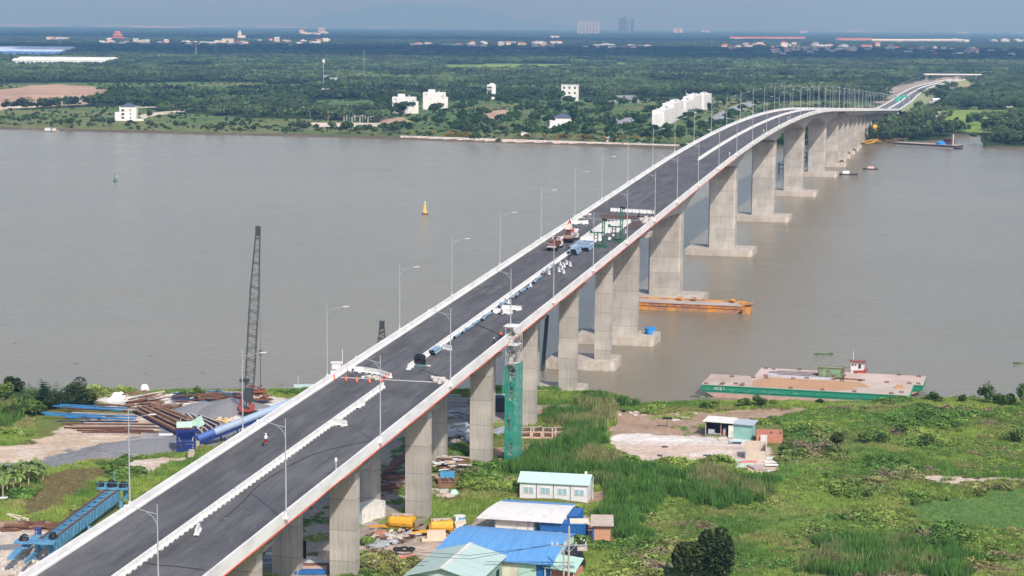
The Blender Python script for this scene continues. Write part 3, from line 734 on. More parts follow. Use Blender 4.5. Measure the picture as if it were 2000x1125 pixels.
# ---------------------------------------------------------------- far bank buildings
M_WHITE = mat("white_render", (.70, .69, .68), .8, 0, .25, col2=(.54, .53, .51), thr=(.3, .5), detail=6)
M_WIN = mat("window_dark", (.05, .055, .06), .3, .2)
M_BROOF = mat("blue_grey_tiles", (.075, .10, .16), .6, .2, 3)
M_GREY = mat("grey_roof", (.38, .40, .42), .7, .15, .5)
M_REDR = mat("red_roof", (.52, .16, .09), .8, .25, .6)
M_CREAM = mat("cream_wall", (.70, .66, .55), .8, .12, .5)
M_STEEL = mat("galvanised_steel", (.45, .47, .48), .45, .12, 2, metal=.5)
M_MAST = mat("mast_paint", (.50, .53, .57), .7, .1)
def base_at(px0, px1, yb, z=1.5):
    p = at((px0 + px1) / 2, yb, z); d = math.hypot(p.x, p.y); return p, d, (px1 - px0) / F * d
def gable(m, w, d, z, rh, ov=.4, along='x'):
    if along == 'x': m.prof_x([(-d / 2 - ov, z), (d / 2 + ov, z), (0, z + rh)], -w / 2 - ov, w / 2 + ov)
    else:
        s = MB().prof_x([(-w / 2 - ov, z), (w / 2 + ov, z), (0, z + rh)], -d / 2 - ov, d / 2 + ov)
        m.add([(-v[1], v[0], v[2]) for v in s.v], s.f)
    return m
def hip(w, d, z, rh, ov=.6):
    a, b_, r = w / 2 + ov, d / 2 + ov, max(.1, w / 2 - d / 2)
    return MB().add([(-a, -b_, z), (a, -b_, z), (a, b_, z), (-a, b_, z), (-r, 0, z + rh), (r, 0, z + rh)], [(0, 1, 5, 4), (1, 2, 5), (2, 3, 4, 5), (3, 0, 4), (3, 2, 1, 0)])
def windows(par, w, h, d, rows, cols, z0=1.2, ww=1.1, wh=1.3, front=True, mt=None):
    for r_ in range(rows):
        for c in range(cols):
            x = -w / 2 + w * (c + .5) / cols; z = z0 + (h - z0) * (r_ + .3) / rows
            f = part("window", MB().box((x, -d / 2 - .01, z + wh / 2), (ww, .12, wh)), mt or M_WIN, par)
# terrace of white shells going away to the right
pts = [(1268, 1312, 196, 246, 0), (1300, 1330, 191, 238, 1), (1320, 1348, 187, 231, 2), (1340, 1366, 184, 224, 3), (1363, 1400, 186, 216, 4)]
p0 = fat(1296, 247); p1 = fat(1392, 210); dr = (p1 - p0); L_ = dr.length; ang = math.atan2(dr.y, dr.x)
for i in range(5):
    t = (i + .5) / 5; c = p0 + dr * t; wd = L_ / 5 * 1.0; dist = math.hypot(c.x, c.y)
    h = (12.8, 15.6, 14.0, 16.0, 14.6)[i]; c = c + Vector((-math.sin(ang), math.cos(ang), 0)) * (0, 1.8, .4, 2.4, 1.0)[i]
    o = root("row_house", "white block of the stepped terrace left of the crest, %s from the near end" % ORD[i], "house", c, ang, "white terrace blocks")
    o.location = c
    b_ = MB().box((0, 5, h / 2 - .5), (wd * .9, 10, h + 1)).box((0, 5.6, h * .4), (wd * .999, 8, h * .8)).box((wd * .2, 6, h + .5), (wd * .4, 4, 1.6))
    wl = part("wall", b_, M_WHITE, o)
    part("solar_panel", MB().box((wd * .1, 3.6, h + 1.75), (6, 3.4, .15), 0, .35), M_GREY, o)
    part("water_tank", MB().cyl((-wd * .3, 8, h), (-wd * .3, 8, h + 1.6), .7, .7, 10), M_STEEL, o)
    for k in range(2): part("window", MB().box((-wd * .2 + k * wd * .42, -.02, h * (.35 + .28 * k)), (1.0, .14, 1.9)), M_WIN, o)
    part("door", MB().box((-wd * .38, -.02, 1.4), (1.1, .12, 2.2)), M_WIN, o)
    HOUSE_PTS.append((c.x, c.y)); HOUSE_PTS.append((c.x - math.sin(ang) * 12, c.y + math.cos(ang) * 12))
def block(px0, px1, yt, yb, d, label, rz=0, extra=None, rows=0, cols=0, m=None, name="house", cat="house", roof=None, frame=False, group=None, ww=1.3):
    p, dist, w = base_at(px0, px1, yb); h = (yb - yt) / F * dist
    o = root(name, label, cat, p, rz, group)
    part("wall", MB().box((0, d / 2, h / 2 - .5), (w, d, h + 1)), m or M_WHITE, o)
    if extra: extra(o, w, h, d)
    if rows:
        wp = bpy.data.objects.new("front", None); 
        for r_ in range(rows):
            for c in range(cols): part("window", MB().box((-w / 2 + w * (c + .5) / cols, -.03, h * (r_ + .45) / rows + .4), (ww, .12, ww)), M_WIN, o)
    HOUSE_PTS.append((p.x, p.y + d / 2)); return o, w, h
def ex_step(o, w, h, d):
    part("stair_head", MB().box((-w * .12, d * .5, h + 1.2), (w * .3, 5, 3)), M_WHITE, o)
    part("side_wing", MB().box((w * .5 + 1.0, d * .4, h * .36), (2.4, d * .7, h * .75)), M_WHITE, o)
    part("window", MB().box((-w * .36, -.02, h * .88), (2.2, .12, 1.5)), M_GREY, o); part("window", MB().box((w * .38, -.02, h * .8), (1.5, .12, 1.5)), M_GREY, o)
    part("water_tank", MB().cyl((w * .2, d * .5, h), (w * .2, d * .5, h + 1.7), .8, .8, 10), M_STEEL, o)
block(766, 812, 190, 222, 14, "stained white windowless block, left one of the pair right of the red earth lot", 0, ex_step)
block(826, 870, 181, 214, 14, "clean white windowless block with a rooftop stair head, right one of the pair", 0, ex_step)
def ex_tower(o, w, h, d):
    part("stair_head", MB().box((w * .1, d * .5, h + .8), (w * .5, 4, 1.6)), M_WHITE, o)
    for k in range(2): part("balcony", MB().box((-w * .2, -1.0, h * (.42 + .3 * k)), (w * .6, 2, .9)), M_WHITE, o); part("window", MB().box((-w * .2, -.03, h * (.52 + .3 * k)), (w * .5, .12, 2)), M_WIN, o)
block(951, 968, 166, 194, 14, "narrow white four storey house standing alone among the trees", 0, ex_tower)
def ex_cube(o, w, h, d):
    part("parapet", MB().box((0, -.1, h + .4), (w + .4, .4, .9)).box((-w / 2, d / 2, h + .4), (.4, d, .9)).box((w / 2, d / 2, h + .4), (.4, d, .9)), M_WHITE, o)
block(1096, 1128, 167, 197, 15, "white cube shaped house with three rows of dark windows", -.12, ex_cube, 3, 3, ww=2.2)
def ex_villa(o, w, h, d):
    part("upper_storey", MB().box((w * .12, d / 2, h + .9), (w * .72, d * .9, 3.6)), M_WHITE, o); part("roof", hip(w * .78, d, h + 2.6, 3.2), M_BROOF, o, loc=(w * .12, d / 2, 0))
    part("veranda", MB().box((-w * .35, -2.5, h * .2), (w * .45, 5, h * .42)), M_WHITE, o)
    for k in range(3): part("window", MB().box((-w * .1 + k * w * .17, -.03, h * .55), (1.6, .12, 2.2)), M_WIN, o)
    for k in range(2): part("window", MB().box((-w * .45 + k * w * .2, -5.03, h * .2), (1.6, .12, 1.8)), M_WIN, o)
o, w, h = block(1074, 1116, 236, 255, 12, "two storey white villa with blue grey hipped roof near the far bank", .05, ex_villa)
def ex_villa2(o, w, h, d):
    part("roof", hip(w * .82, d, h, 3.0), M_BROOF, o, loc=(0, d / 2, 0))
    part("side_wing", MB().box((-w * .62, d * .3, h * .3), (w * .3, d * .8, h * .62)), M_WHITE, o)
    part("garden_wall", MB().box((w * .1, -2.5, .7), (w * 1.7, .4, 2.2)), M_WHITE, o)
    for r_ in range(3):
        part("window", MB().box((-w * .3, -.03, h * (.2 + .27 * r_)), (2.4, .12, 1.9)), M_WIN, o); part("window", MB().box((w * .15, -.03, h * (.22 + .27 * r_)), (1.1, .12, 1.2)), M_WIN, o)
block(234, 266, 209, 236, 11, "tall white villa with dark hipped roof by the left far shore", .05, ex_villa2)
block(1016, 1030, 256, 265, 6, "small white flat roofed pavilion behind the stone bank", 0, None)
def ex_hut(rm, rh=2.2):
    def f(o, w, h, d): part("roof", gable(MB(), w, d, h, rh), rm, o, loc=(0, d / 2, 0)); part("window", MB().box((0, -.03, h * .55), (w * .2, .1, h * .3)), M_WIN, o)
    return f
for px0, px1, yt, yb, m_, rm, lb in ((615, 640, 136, 144, M_WHITE, M_GREY, "grey gabled house with a white water tower in front of it"), (645, 668, 155, 165, M_CREAM, M_GREY, "yellowish two storey house in the woods right of the water tower"), (632, 641, 150, 156, M_WHITE, M_GREY, "small pale roofed hut left of the yellowish house"),
        (658, 669, 142, 147, M_WHITE, M_GREY, "small white house behind the yellowish house"), (680, 693, 154, 159, M_CREAM, M_REDR, "long low hut with striped roof in the woods"), (601, 614, 180, 186, M_CREAM, M_WHITE, "white roofed pink walled hut at the wood's edge"),
        (628, 646, 177, 186, M_CREAM, M_GREY, "grey roofed farmhouse with a brown lean-to"), (763, 776, 163, 168, M_CREAM, M_GREY, "brown hut roof poking out of the scrub"), (678, 685, 173, 180, M_WHITE, M_GREY, "tiny white house among dark trees"), (219, 240, 125, 129, M_WHITE, M_WHITE, "small white shed right of the long grey factory"),
        (1340, 1352, 181, 186, M_WHITE, M_GREY, "white gabled shed behind the white terrace"), (567, 576, 141, 146, M_WHITE, M_GREY, "dark house with pale gable deep in the left woods"), (1823, 1836, 196, 202, M_WHITE, M_WHITE, "white roofed hut beside the concrete track"), (1817, 1836, 203, 210, M_CREAM, M_GREY, "open grey shed at the head of the concrete track"), (1965, 1985, 203, 210, M_CREAM, M_GREY, "grey roofed farmhouse right of the rice field")):
    block(px0, px1, yt, yb, 8, lb, 0, ex_hut(rm), m=m_)
# work yard with concrete posts
p, dist, w = base_at(634, 668, 232)
o = root("shed", "open sided shed with pale green and white roofs beside the concrete posts", "shed", p)
part("roof", MB().box((-w * .2, 5, 6), (w * .5, 9, .3), 0, .1).box((w * .22, 4, 5), (w * .42, 8, .3), 0, .12), M_WHITE, o)
part("wall", MB().box((-w * .5, 4, 3.8), (.6, 6, 8)).box((w * .1, 8, 2.4), (w * .9, .4, 5)), M_REDR, o)
for i in range(18):
    px = 672 + i * 5.2; q = at(px, (240, 236, 233)[i % 3] - (6 if px > 725 else 0), 1.5)
    one("concrete_post", MB().box((0, 0, 2.4), (.7, .7, 5)).box((0, 0, 5), (1.0, 1.0, .3)), M_CONC, "bare concrete post of the unfinished frame on the far bank", "post", q, 0, "unfinished concrete posts")
for i, (a, b_) in enumerate((((690, 239), (716, 236)), ((720, 240), (758, 234)), ((730, 228), (760, 229)))):
    A, B_ = at(*a, 1.5), at(*b_, 1.5); one("concrete_beam", MB().bar((0, 0, 4.8), (B_ - A) + Vector((0, 0, 4.8)), .5, .6), M_CONC, "low concrete beam joining the bare posts, %s from the left" % ORD[i], "beam", A)
# ball shaped sign
p = at(1186, 277, 1.5)
o = root("globe_sign", "blue and orange ball on a plinth behind the stone bank", "sign", p)
g_ = MB(); 
for j in range(8):
    for i in range(14): pass
bmx = bmesh.new(); bmesh.ops.create_uvsphere(bmx, u_segments=16, v_segments=10, radius=2.0); me = bpy.data.meshes.new("ball"); bmx.to_mesh(me); bmx.free()
b1 = part("ball", me, mat("ball_paint", (.12, .42, .62), .5, 0, .45, col2=(.75, .38, .12), thr=(.49, .51), obj=True, detail=1), o, True, (0, 0, 3.0))
part("plinth", MB().box((0, 0, .5), (1.6, 1.6, 1.2)), M_WHITE, o)
# warehouses
def longshed(px0, px1, yt, yb, label, wall, roofm, ribs, d=60, bays=2):
    p, dist, w = base_at(px0, px1, yb); h = (yb - yt) / F * dist
    o = root("warehouse", label, "warehouse", p); hw = h * .55
    part("wall", MB().box((0, d / 2, hw / 2 - .5), (w, d, hw + 1)), wall, o)
    m_ = MB()
    for k in range(bays):
        y0 = d * k / bays; y1 = d * (k + 1) / bays; m_.prof_x([(y0, hw + k * h * .14), (y1, hw + k * h * .14), ((y0 + y1) / 2, hw + h * .2 + k * h * .14)], -w / 2 - 1, w / 2 + 1)
    part("roof", m_, roofm, o)
    for k in range(ribs): part("window", MB().box((-w / 2 + w * (k + .5) / ribs, -.05, hw * .4), (w / ribs * .45, .2, hw * .45)), M_WIN if wall is not M_WHITE else M_GREY, o)
    for t in np.linspace(0, 1, 8): HOUSE_PTS.append((p.x - w / 2 + w * t, p.y + 20))
    return o
M_BLUEW = mat("blue_cladding", (.10, .22, .55), .6, .2, .05); M_LB = mat("pale_blue_roof", (.48, .60, .78), .6, .15, .05)
longshed(-60, 115, 93, 109, "long blue factory hall at the left edge", M_BLUEW, M_LB, 12, 180, 3)
longshed(27, 211, 111, 126, "long pale grey factory hall in front of the blue one", mat("pale_cladding", (.58, .63, .62), .7, .15, .05), mat("pale_roof", (.68, .72, .70), .6, .12, .05), 22, 90, 2)
# concrete overpass and its landing
p, dist, w = base_at(1805, 1913, 160)
o = root("overpass", "white concrete overpass crossing beyond the end of the approach road", "overpass", p)
part("deck", MB().box((0, 0, 11.6), (w, 12, 1.6)), M_WHITE, o); part("beam", MB().box((0, 0, 10.2), (w * .92, 9, 1.2)), M_GIRD, o)
for k in (-.45, .18, .42): part("column", MB().cyl((w * k, 0, -1), (w * k, 0, 10), 1.3, 1.3, 12).box((w * k, 0, 9.3), (4.5, 7, 1.4)), M_CONC, o)
# distant settlements
rv = random.Random(12)
M_VR = [M_REDR, M_GREY, M_WHITE, mat("pale_blue_tin", (.50, .62, .68), .6, .1)]
MV = [M_WHITE, M_CREAM, mat("pink_wall", (.62, .48, .42), .8, .1)]
vill_mesh = {}
def vhouse(k, tall, rm):
    key = (k, tall, rm)
    if key in vill_mesh: return vill_mesh[key]
    h = (4.5, 8.5, 12)[tall]; w_, d_ = (11, 9, 9)[tall], 9
    b_ = MB().box((0, 0, h / 2), (w_, d_, h)).mesh("wall"); r_ = (hip(w_, d_, h, 2.4) if k else gable(MB(), w_, d_, h, 2.2)).mesh("roof")
    b_.materials.append(MV[(k + tall) % 3 if tall else 0]); r_.materials.append(M_VR[rm]); vill_mesh[key] = (b_, r_); return vill_mesh[key]
def village(x0, x1, y0, y1, n, where, grp, big=.25, red=.2):
    got = []
    for i in range(n):
        px, py = rv.uniform(x0, x1), rv.uniform(y0, y1); p = at(px, py, 1.5); d = math.hypot(p.x, p.y)
        tall = 0 if rv.random() > big else rv.choice((1, 1, 2)); rm = 0 if rv.random() < red else rv.choice((1, 2, 2, 3))
        me = vhouse(i % 2, tall, rm); o = root("village_house", None, "house", p, rv.uniform(-.6, .6), grp); got.append((px, o))
        s_ = rv.uniform(1.0, 1.6) * max(1, d / 6500); o.scale = (s_ * rv.uniform(1, 1.7), s_, s_ * .9)
        for nm, m_ in zip(("wall", "roof"), me): c = bpy.data.objects.new(nm, m_); COL.objects.link(c); c.parent = o
        HOUSE_PTS.append((p.x, p.y)); HOUSE_PTS.append((p.x, p.y - 26)); HOUSE_PTS.append((p.x, p.y - 50))
    for i, (px, o) in enumerate(sorted(got, key=lambda q: q[0])): o["label"] = "hazy village house %s, %s from the left" % (where, nth(i + 1))
village(190, 300, 83, 88, 22, "left, below the red pagoda", "houses of the left village", .3)
village(300, 480, 83, 90, 26, "left, stretching to the white church", "houses between pagoda and church", .25)
village(90, 130, 77, 80, 6, "far left, left of the pagoda", "houses left of the pagoda", .1)
village(480, 650, 80, 90, 18, "left of the middle, right of the church", "houses right of the church", .15)
village(580, 632, 64, 69, 5, "above the middle left woods", "houses above the middle left woods", .2)
village(805, 905, 87, 91, 11, "right of the first tall mast", "houses of the middle left village", .1, .35)
village(915, 1100, 85, 93, 26, "in the middle distance, around the long red roof", "houses of the middle village", .3, .3)
village(1140, 1270, 90, 97, 15, "in the middle distance, left of the bridge lamps", "houses of the middle right village", .1, .35)
village(1410, 1500, 88, 99, 14, "right of the middle, above the bridge crest", "houses above the bridge crest", .2, .5)
village(1505, 1640, 90, 108, 34, "on the right in bluish smoke", "houses in the smoke", .35, .3)
village(1640, 1760, 90, 104, 18, "on the right, behind the approach road", "houses behind the approach road", .3, .25)
village(1770, 1990, 95, 110, 20, "at the right edge", "houses at the right edge", .25, .25)
village(1850, 1995, 80, 84, 8, "far right, just under the horizon", "houses under the right horizon", .1, .0)
# landmarks
p, dist, w = base_at(216, 244, 77); o = root("pagoda", "red tiered pagoda above the left village", "pagoda", p); 
for k, (ww_, z0) in enumerate(((1, 0), (.7, 14), (.42, 27))): part("roof", hip(w * ww_, w * ww_ * .6, z0 + 7, 7, 3), mat("pagoda_red", (.62, .17, .10), .7, .15), o); part("wall", MB().box((0, 0, z0 + 3.5), (w * ww_ * .8, w * ww_ * .45, 7)), M_CREAM, o)
HOUSE_PTS.append((p.x, p.y - 30))
p, dist, w = base_at(463, 478, 76); o = root("church", "white church with stepped tower on the left", "church", p)
part("tower", MB().box((-w * .15, 0, 18), (w * .45, 14, 36)).cyl((-w * .15, 0, 36), (-w * .15, 0, 48), w * .2, .5, 4), M_WHITE, o); part("nave", MB().box((w * .25, 10, 10), (w * .6, 30, 22)), M_WHITE, o); HOUSE_PTS.append((p.x, p.y - 30))
for i in range(7):
    p, dist, w = base_at(1128 + i * 6.3, 1132.6 + i * 6.3, 67)
    h = 26.5 / F * dist * (.94 + .06 * (i % 2)); o = root("apartment_tower", "pale slab tower in the housing estate on the horizon, %s from the left" % ORD[i], "apartment tower", p, 0, "horizon apartment towers")
    part("wall", MB().box((0, 0, h / 2), (w, w * .8, h)), mat("blue_grey_render", (.36, .44, .54), .8, .1), o); 
    part("window_band", MB().box((0, -w * .41, h * .5), (w * .3, w * .02, h * .9)), M_GREY, o)
for i, (a, b_, yt, yb) in enumerate(((1209, 1216, 35, 56), (1217, 1223, 33, 56), (1224, 1227, 40, 56), (1231, 1238, 37, 56))):
    p, dist, w = base_at(a, b_, 66.5); h = (66.5 - yt) / F * dist; o = root("apartment_tower", "dim grey tower in the hazy cluster right of the pale estate, %s from the left" % ORD[i], "apartment tower", p, 0, "hazy tower cluster")
    part("wall", MB().box((0, 0, h / 2), (w, w * .8, h)), mat("dim_tower", (.10, .11, .13), .8, .1), o); part("top", MB().box((0, 0, h + w * .1), (w * .5, w * .4, w * .3)), M_GREY, o)
for a, b_, yt, yb, lb, wm, rm in ((1315, 1333, 56, 65, "white building with red lower roof under a thin mast on the horizon", M_WHITE, M_REDR), (1370, 1386, 60, 64, "low white hall on the horizon right of the masted building", M_WHITE, M_WHITE), (1563, 1577, 60.5, 65, "white block on the horizon above the crest lamps", M_WHITE, M_WHITE), (1075, 1098, 81, 87, "long building with bright red roof in the middle village", M_WHITE, M_REDR), (1075, 1092, 70, 75, "white building behind the long red roof", M_WHITE, M_GREY), (910, 932, 45, 54, "dark box shaped plant on the horizon in front of the hills", mat("dark_plant", (.10, .12, .16), .8, .1), M_GREY), (740, 746, 32, 55, "slim chimney like tower in front of the hills", MATS["dim_tower"], M_GREY), (1548, 1562, 88, 101, "tall cream building in the smoky village", M_CREAM, M_REDR), (1425, 1437, 90, 97, "red roofed building above the bridge crest", M_CREAM, M_REDR), (1895, 1912, 96, 104, "pink apartment house on the right", MV[2], M_REDR), (433, 455, 76, 87, "long cream hall left of the church", M_CREAM, M_GREY), (596, 625, 64, 69, "cream school building above the middle left woods", M_CREAM, M_GREY)):
    block(a, b_, yt, yb, 40, lb, 0, ex_hut(rm, 1.5 if yb > 60 else 4), m=wm, name="building", cat="building")
def rowroof(px0, px1, y, n, label, grp, m_):
    for i in range(n):
        lb_ = label + ", %s from the left" % nth(i + 1)
        a = px0 + (px1 - px0) * i / n; b_ = px0 + (px1 - px0) * (i + 1) / n; p, dist, w = base_at(a, b_, y); o = root("terrace_house", lb_, "terraced house", p, 0, grp)
        part("wall", MB().box((0, 0, 5), (w, 20, 10)), M_CREAM if m_ is M_REDR else M_WHITE, o); part("roof", gable(MB(), w, 24, 10, 9, 0), m_, o); HOUSE_PTS.append((p.x, p.y - 40)); HOUSE_PTS.append((p.x, p.y - 75))
rowroof(1425, 1572, 77, 18, "red roofed terraced house in the long row above the bridge crest", "left red roofed terrace", M_REDR)
rowroof(1630, 1702, 80, 10, "red roofed terraced house in the row behind the approach road", "right red roofed terrace", M_REDR)
rowroof(1702, 1880, 82, 20, "white roofed terraced house in the row running to the right", "white roofed terrace", M_WHITE)
for i, (a, b_, y) in enumerate(((0, 70, 51.5), (80, 130, 51), (180, 250, 52), (256, 360, 54), (365, 440, 52.5), (505, 600, 54), (720, 770, 54.5), (940, 1000, 55), (1000, 1110, 56.5), (1640, 1700, 62), (1710, 1730, 62), (1870, 1890, 65), (1985, 2010, 65.5))):
    p, dist, w = base_at(a, b_, y); o = root("industrial_hall", "long pale factory roof on the horizon, %s from the left" % ORD[i], "factory hall", p, 0, "factory roofs on the horizon")
    part("wall", MB().box((0, 0, 10), (w, 120, 20)), M_WHITE, o); part("roof", gable(MB(), w, 120, 20, 10, 3), M_WHITE, o)
# masts and pylons
def mast(px, yt, yb, label, kind='lattice', wtop=.6):
    p = at(px, yb, 1.5); d = math.hypot(p.x, p.y); h = (yb - yt) / F * d; k = max(.35, d / 9000) 
    o = root("lattice_mast" if kind != 'tank' else "water_tower", label, "mast" if kind != 'tank' else "water tower", p); bw = .9 * k * (2.2 if kind == 'lattice' else 1)
    m_ = MB(); 
    for sx, sy in ((-1, -1), (1, -1), (1, 1), (-1, 1)): m_.bar((sx * bw, sy * bw, 0), (sx * bw * .35, sy * bw * .35, h), .3 * k)
    nz = 12
    for i in range(nz):
        z0, z1 = h * i / nz, h * (i + 1) / nz; a0 = bw * (1 - .65 * i / nz); a1 = bw * (1 - .65 * (i + 1) / nz)
        for s_ in (-1, 1): m_.bar((s_ * a0, -a0, z0), (-s_ * a1, -a1, z1), .2 * k); m_.bar((-a0, s_ * a0, z0), (-a1, -s_ * a1, z1), .2 * k)
    part("frame", m_, M_MAST, o)
    if kind == 'tank': part("tank", MB().cyl((0, 0, h - 3.5), (0, 0, h), 1.6, 2.0, 12).cyl((0, 0, h), (0, 0, h + .6), 2.0, .6, 12), M_WHITE, o)
    else: part("antenna", MB().bar((0, 0, h), (0, 0, h * 1.06), .25 * k).box((0, 0, h * .96), (1.6 * k, .4 * k, 1.2 * k)), M_MAST, o)
for px, yt, yb, lb in ((117, 60, 90, "pale lattice mast at the far left behind the factories"), (375, 62, 98, "pale lattice mast between pagoda and church"), (383, 90, 114, "mid distance mast below the left village"), (422, 84, 110, "mid distance mast left of the church"), (311, 105, 120, "short pole mast above the dark left wood"), (566, 66, 92, "thin lattice mast right of the church"), (767, 66, 92, "power pylon left of the middle"), (989, 63, 94, "tall grey mast in the middle of the picture"), (1196, 70, 98, "tall lattice mast right of the apartment towers' foot"), (1390, 73, 98, "tall mast above the bridge crest"), (1541, 78, 100, "thin mast left of the smoky village"), (1562, 78, 102, "thin mast inside the smoky village"), (1811, 85, 104, "pylon behind the approach road"), (1770, 66, 76, "far pylon above the white roofed row"), (675, 43, 54, "faint pylon left of the hills' foot"), (1009, 42, 56, "faint pylon on the horizon in front of the hills")):
    mast(px, yt, yb, lb)
mast(711, 98, 158, "very tall slender mast with white head in the middle woods", 'pole'); mast(632, 118, 178, "white water tower on a thin lattice leg in the left woods", 'tank')
# stone river bank
rv_ = MB(); xs_ = list(range(782, 1335, 6)); vs = []
for i, px in enumerate(xs_):
    a = at(px, 272.5 + (px - 780) * .0335 + .6, -.3); 
    d = Vector((a.x, a.y, 0)).normalized()
    for k, (t, z) in enumerate(((-2, -1.0), (2, .9), (5.5, 2.3), (7.5, 2.45), (8.6, 1.3))): vs.append((a.x + d.x * t, a.y + d.y * t, z + (rv.uniform(-.25, .25) if 0 < k < 3 else 0)))
rv_.add(vs, [(i * 5 + k, i * 5 + k + 1, i * 5 + k + 6, i * 5 + k + 5) for i in range(len(xs_) - 1) for k in range(4)])
struct("stone_bank", rv_, mat("rubble_stone", (.62, .54, .47), .9, 0, .6, col2=(.36, .27, .22), thr=(.4, .58), detail=8, bump=.8))
# approach road beyond the bridge
RP = [(1757, 212.6), (1768, 203), (1780, 191.5), (1795, 181), (1810, 173), (1830, 166.5), (1858, 160.5), (1880, 157)]
ctr = [BW(S1 - 6, .15, 0)] 
for px, py in RP[1:]: ctr.append(at(px - 8, py, 6.5))
# smooth the centre line
cc = []
for i in range(len(ctr) - 1):
    a = ctr[max(0, i - 1)]; b_ = ctr[i]; c = ctr[i + 1]; d_ = ctr[min(len(ctr) - 1, i + 2)]
    for t in np.linspace(0, 1, 8, endpoint=False):
        cc.append(.5 * ((2 * b_) + (c - a) * t + (2 * a - 5 * b_ + 4 * c - d_) * t * t + (3 * b_ - a - 3 * c + d_) * t ** 3))
cc.append(ctr[-1])
zr = lambda i: prof(S1) + ROADZ + .02 - min(2.0, i * .05)
def strip(offs, name, m_, kind='structure'):
    vs = []; 
    for i, c in enumerate(cc):
        t = (cc[min(i + 1, len(cc) - 1)] - cc[max(i - 1, 0)]); t.z = 0; t.normalize(); n_ = Vector((t.y, -t.x, 0))
        for o_, dz in offs: q = c + n_ * o_; vs.append((q.x, q.y, zr(i) + dz if dz > -90 else .5))
    k = len(offs); b_ = MB().add(vs, [(i * k + j, i * k + j + 1, (i + 1) * k + j + 1, (i + 1) * k + j) for i in range(len(cc) - 1) for j in range(k - 1)])
    return b_
struct("approach_road", strip([(-10, .0), (10, .0)], "approach_road", None), mat("far_asphalt", (.13, .13, .145), .9, .25, .05))
struct("embankment", strip([(-26, -99), (-10.6, -.06), (10.6, -.06), (24, -99)], "embankment", None), mat("embankment_grass", (.30, .30, .17), .95, 0, .05, col2=(.14, .20, .07), detail=6))
for o_, lb in ((-10.3, "low white kerb wall along the left side of the far approach road"), (0, "white median wall along the middle of the far approach road"), (10.3, "low white kerb wall along the right side of the far approach road")):
    w_ = .5 if o_ else .8; one("road_barrier", strip([(o_ - w_, 0), (o_ - w_ * .6, 1.0), (o_ + w_ * .6, 1.0), (o_ + w_, 0)], "b", None), M_WHITE, lb, "road barrier")
# green direction signs over the far road
M_SIGN = mat("sign_green", (.01, .36, .24), .5, .05); 
def gantry(px, py, w_, h_, lb, s_):
    p = at(px, py, prof(S1)); o = root("road_sign", lb, "road sign", (p.x, p.y, prof(S1) - 1.2), -BH)
    part("panel", MB().box((0, 0, 9.2), (w_, .25, h_)), M_SIGN, o); m_ = MB()
    for i in range(3): m_.box((-w_ * .3 + i * w_ * .3, -.15, 9.2 + h_ * .28), (w_ * .2, .04, h_ * .1))
    m_.add([(x_, -.15, z_) for x_, z_ in ((-w_ * .2, 9.2 - h_ * .35), (-w_ * .08, 9.2 - h_ * .35), (-w_ * .14, 9.2 - h_ * .05))], [(0, 1, 2)]); m_.add([(x_, -.15, z_) for x_, z_ in ((w_ * .1, 9.2 - h_ * .35), (w_ * .22, 9.2 - h_ * .35), (w_ * .16, 9.2 - h_ * .05))], [(0, 1, 2)])
    part("lettering", m_, M_WHITE, o); part("post", MB().cyl((s_ * w_ * .8, .3, -1), (s_ * w_ * .8, .3, 10.5), .25, .25, 8).bar((s_ * w_ * .8, .3, 10), (-s_ * w_ * .4, .3, 10), .3).bar((s_ * w_ * .8, .3, 8.6), (-s_ * w_ * .4, .3, 8.6), .3), M_STEEL, o)
gantry(1754, 210, 6.2, 4.4, "green overhead direction sign with white arrows before the far approach road", 1)
gantry(1766, 204, 5.2, 2.6, "smaller green direction sign further up the far approach road", 1)
# piling rig and rusty wreckage at the far right bank
M_YEL = mat("yellow_machine_paint", (.74, .38, .035), .55, .2, 1.5, col2=(.45, .20, .05), thr=(.25, .45)); M_RUST = mat("rust", (.15, .072, .045), .9, .35, 2)
p = at(1707, 271, 1.2); o = root("silo_rig", "yellow cylindrical cement silo rig at the far right waterside", "silo", p)
part("silo", MB().cyl((0, 0, 3.5), (0, 0, 9.8), 2.2, 2.2, 16).box((.6, -1.0, 1.9), (4.6, 3.6, 3.4)).cyl((0, 0, 9.8), (0, 0, 10.5), 2.2, .8, 16), M_YEL, o, True)
part("frame", MB().bar((-2, -2, -1), (-2, -2, 6), .35).bar((2, -2, -1), (2, -2, 6), .35).bar((-2, 2, -1), (-2, 2, 6), .35).bar((2, 2, -1), (2, 2, 6), .35).bar((-2, -2, 1), (2, -2, 4), .25).box((2.6, -1, 2.6), (3.4, 3, 3.4)), M_YEL, o)
part("conveyor", MB().bar((-2, 0, 4), (-9, -2, -.5), .7), M_YEL, o)
for i in range(46):
    px = 1678 + 92 * rv.random() ** 1.1; py = 281 - (px - 1680) * .02 + rv.uniform(-6, 2); q = at(px, py, 1.0); l = rv.uniform(3, 11); a_ = rv.uniform(-.5, .5) + (PI / 2 if rv.random() < .2 else 0)
    yel = px < 1725 and rv.random() < .5
    one("steel_beam", MB().bar((-l / 2, 0, rv.uniform(.0, 1.6)), (l / 2, 0, rv.uniform(.2, 2.6)), .45, .55), M_YEL if yel else M_RUST, ("yellow steel member in the wreckage pile below the silo" if yel else "rusty steel member in the wreckage pile right of the far piers"), "steel beam", q, a_, ("yellow wreckage below the silo" if yel else "rusty wreckage right of the far piers"))
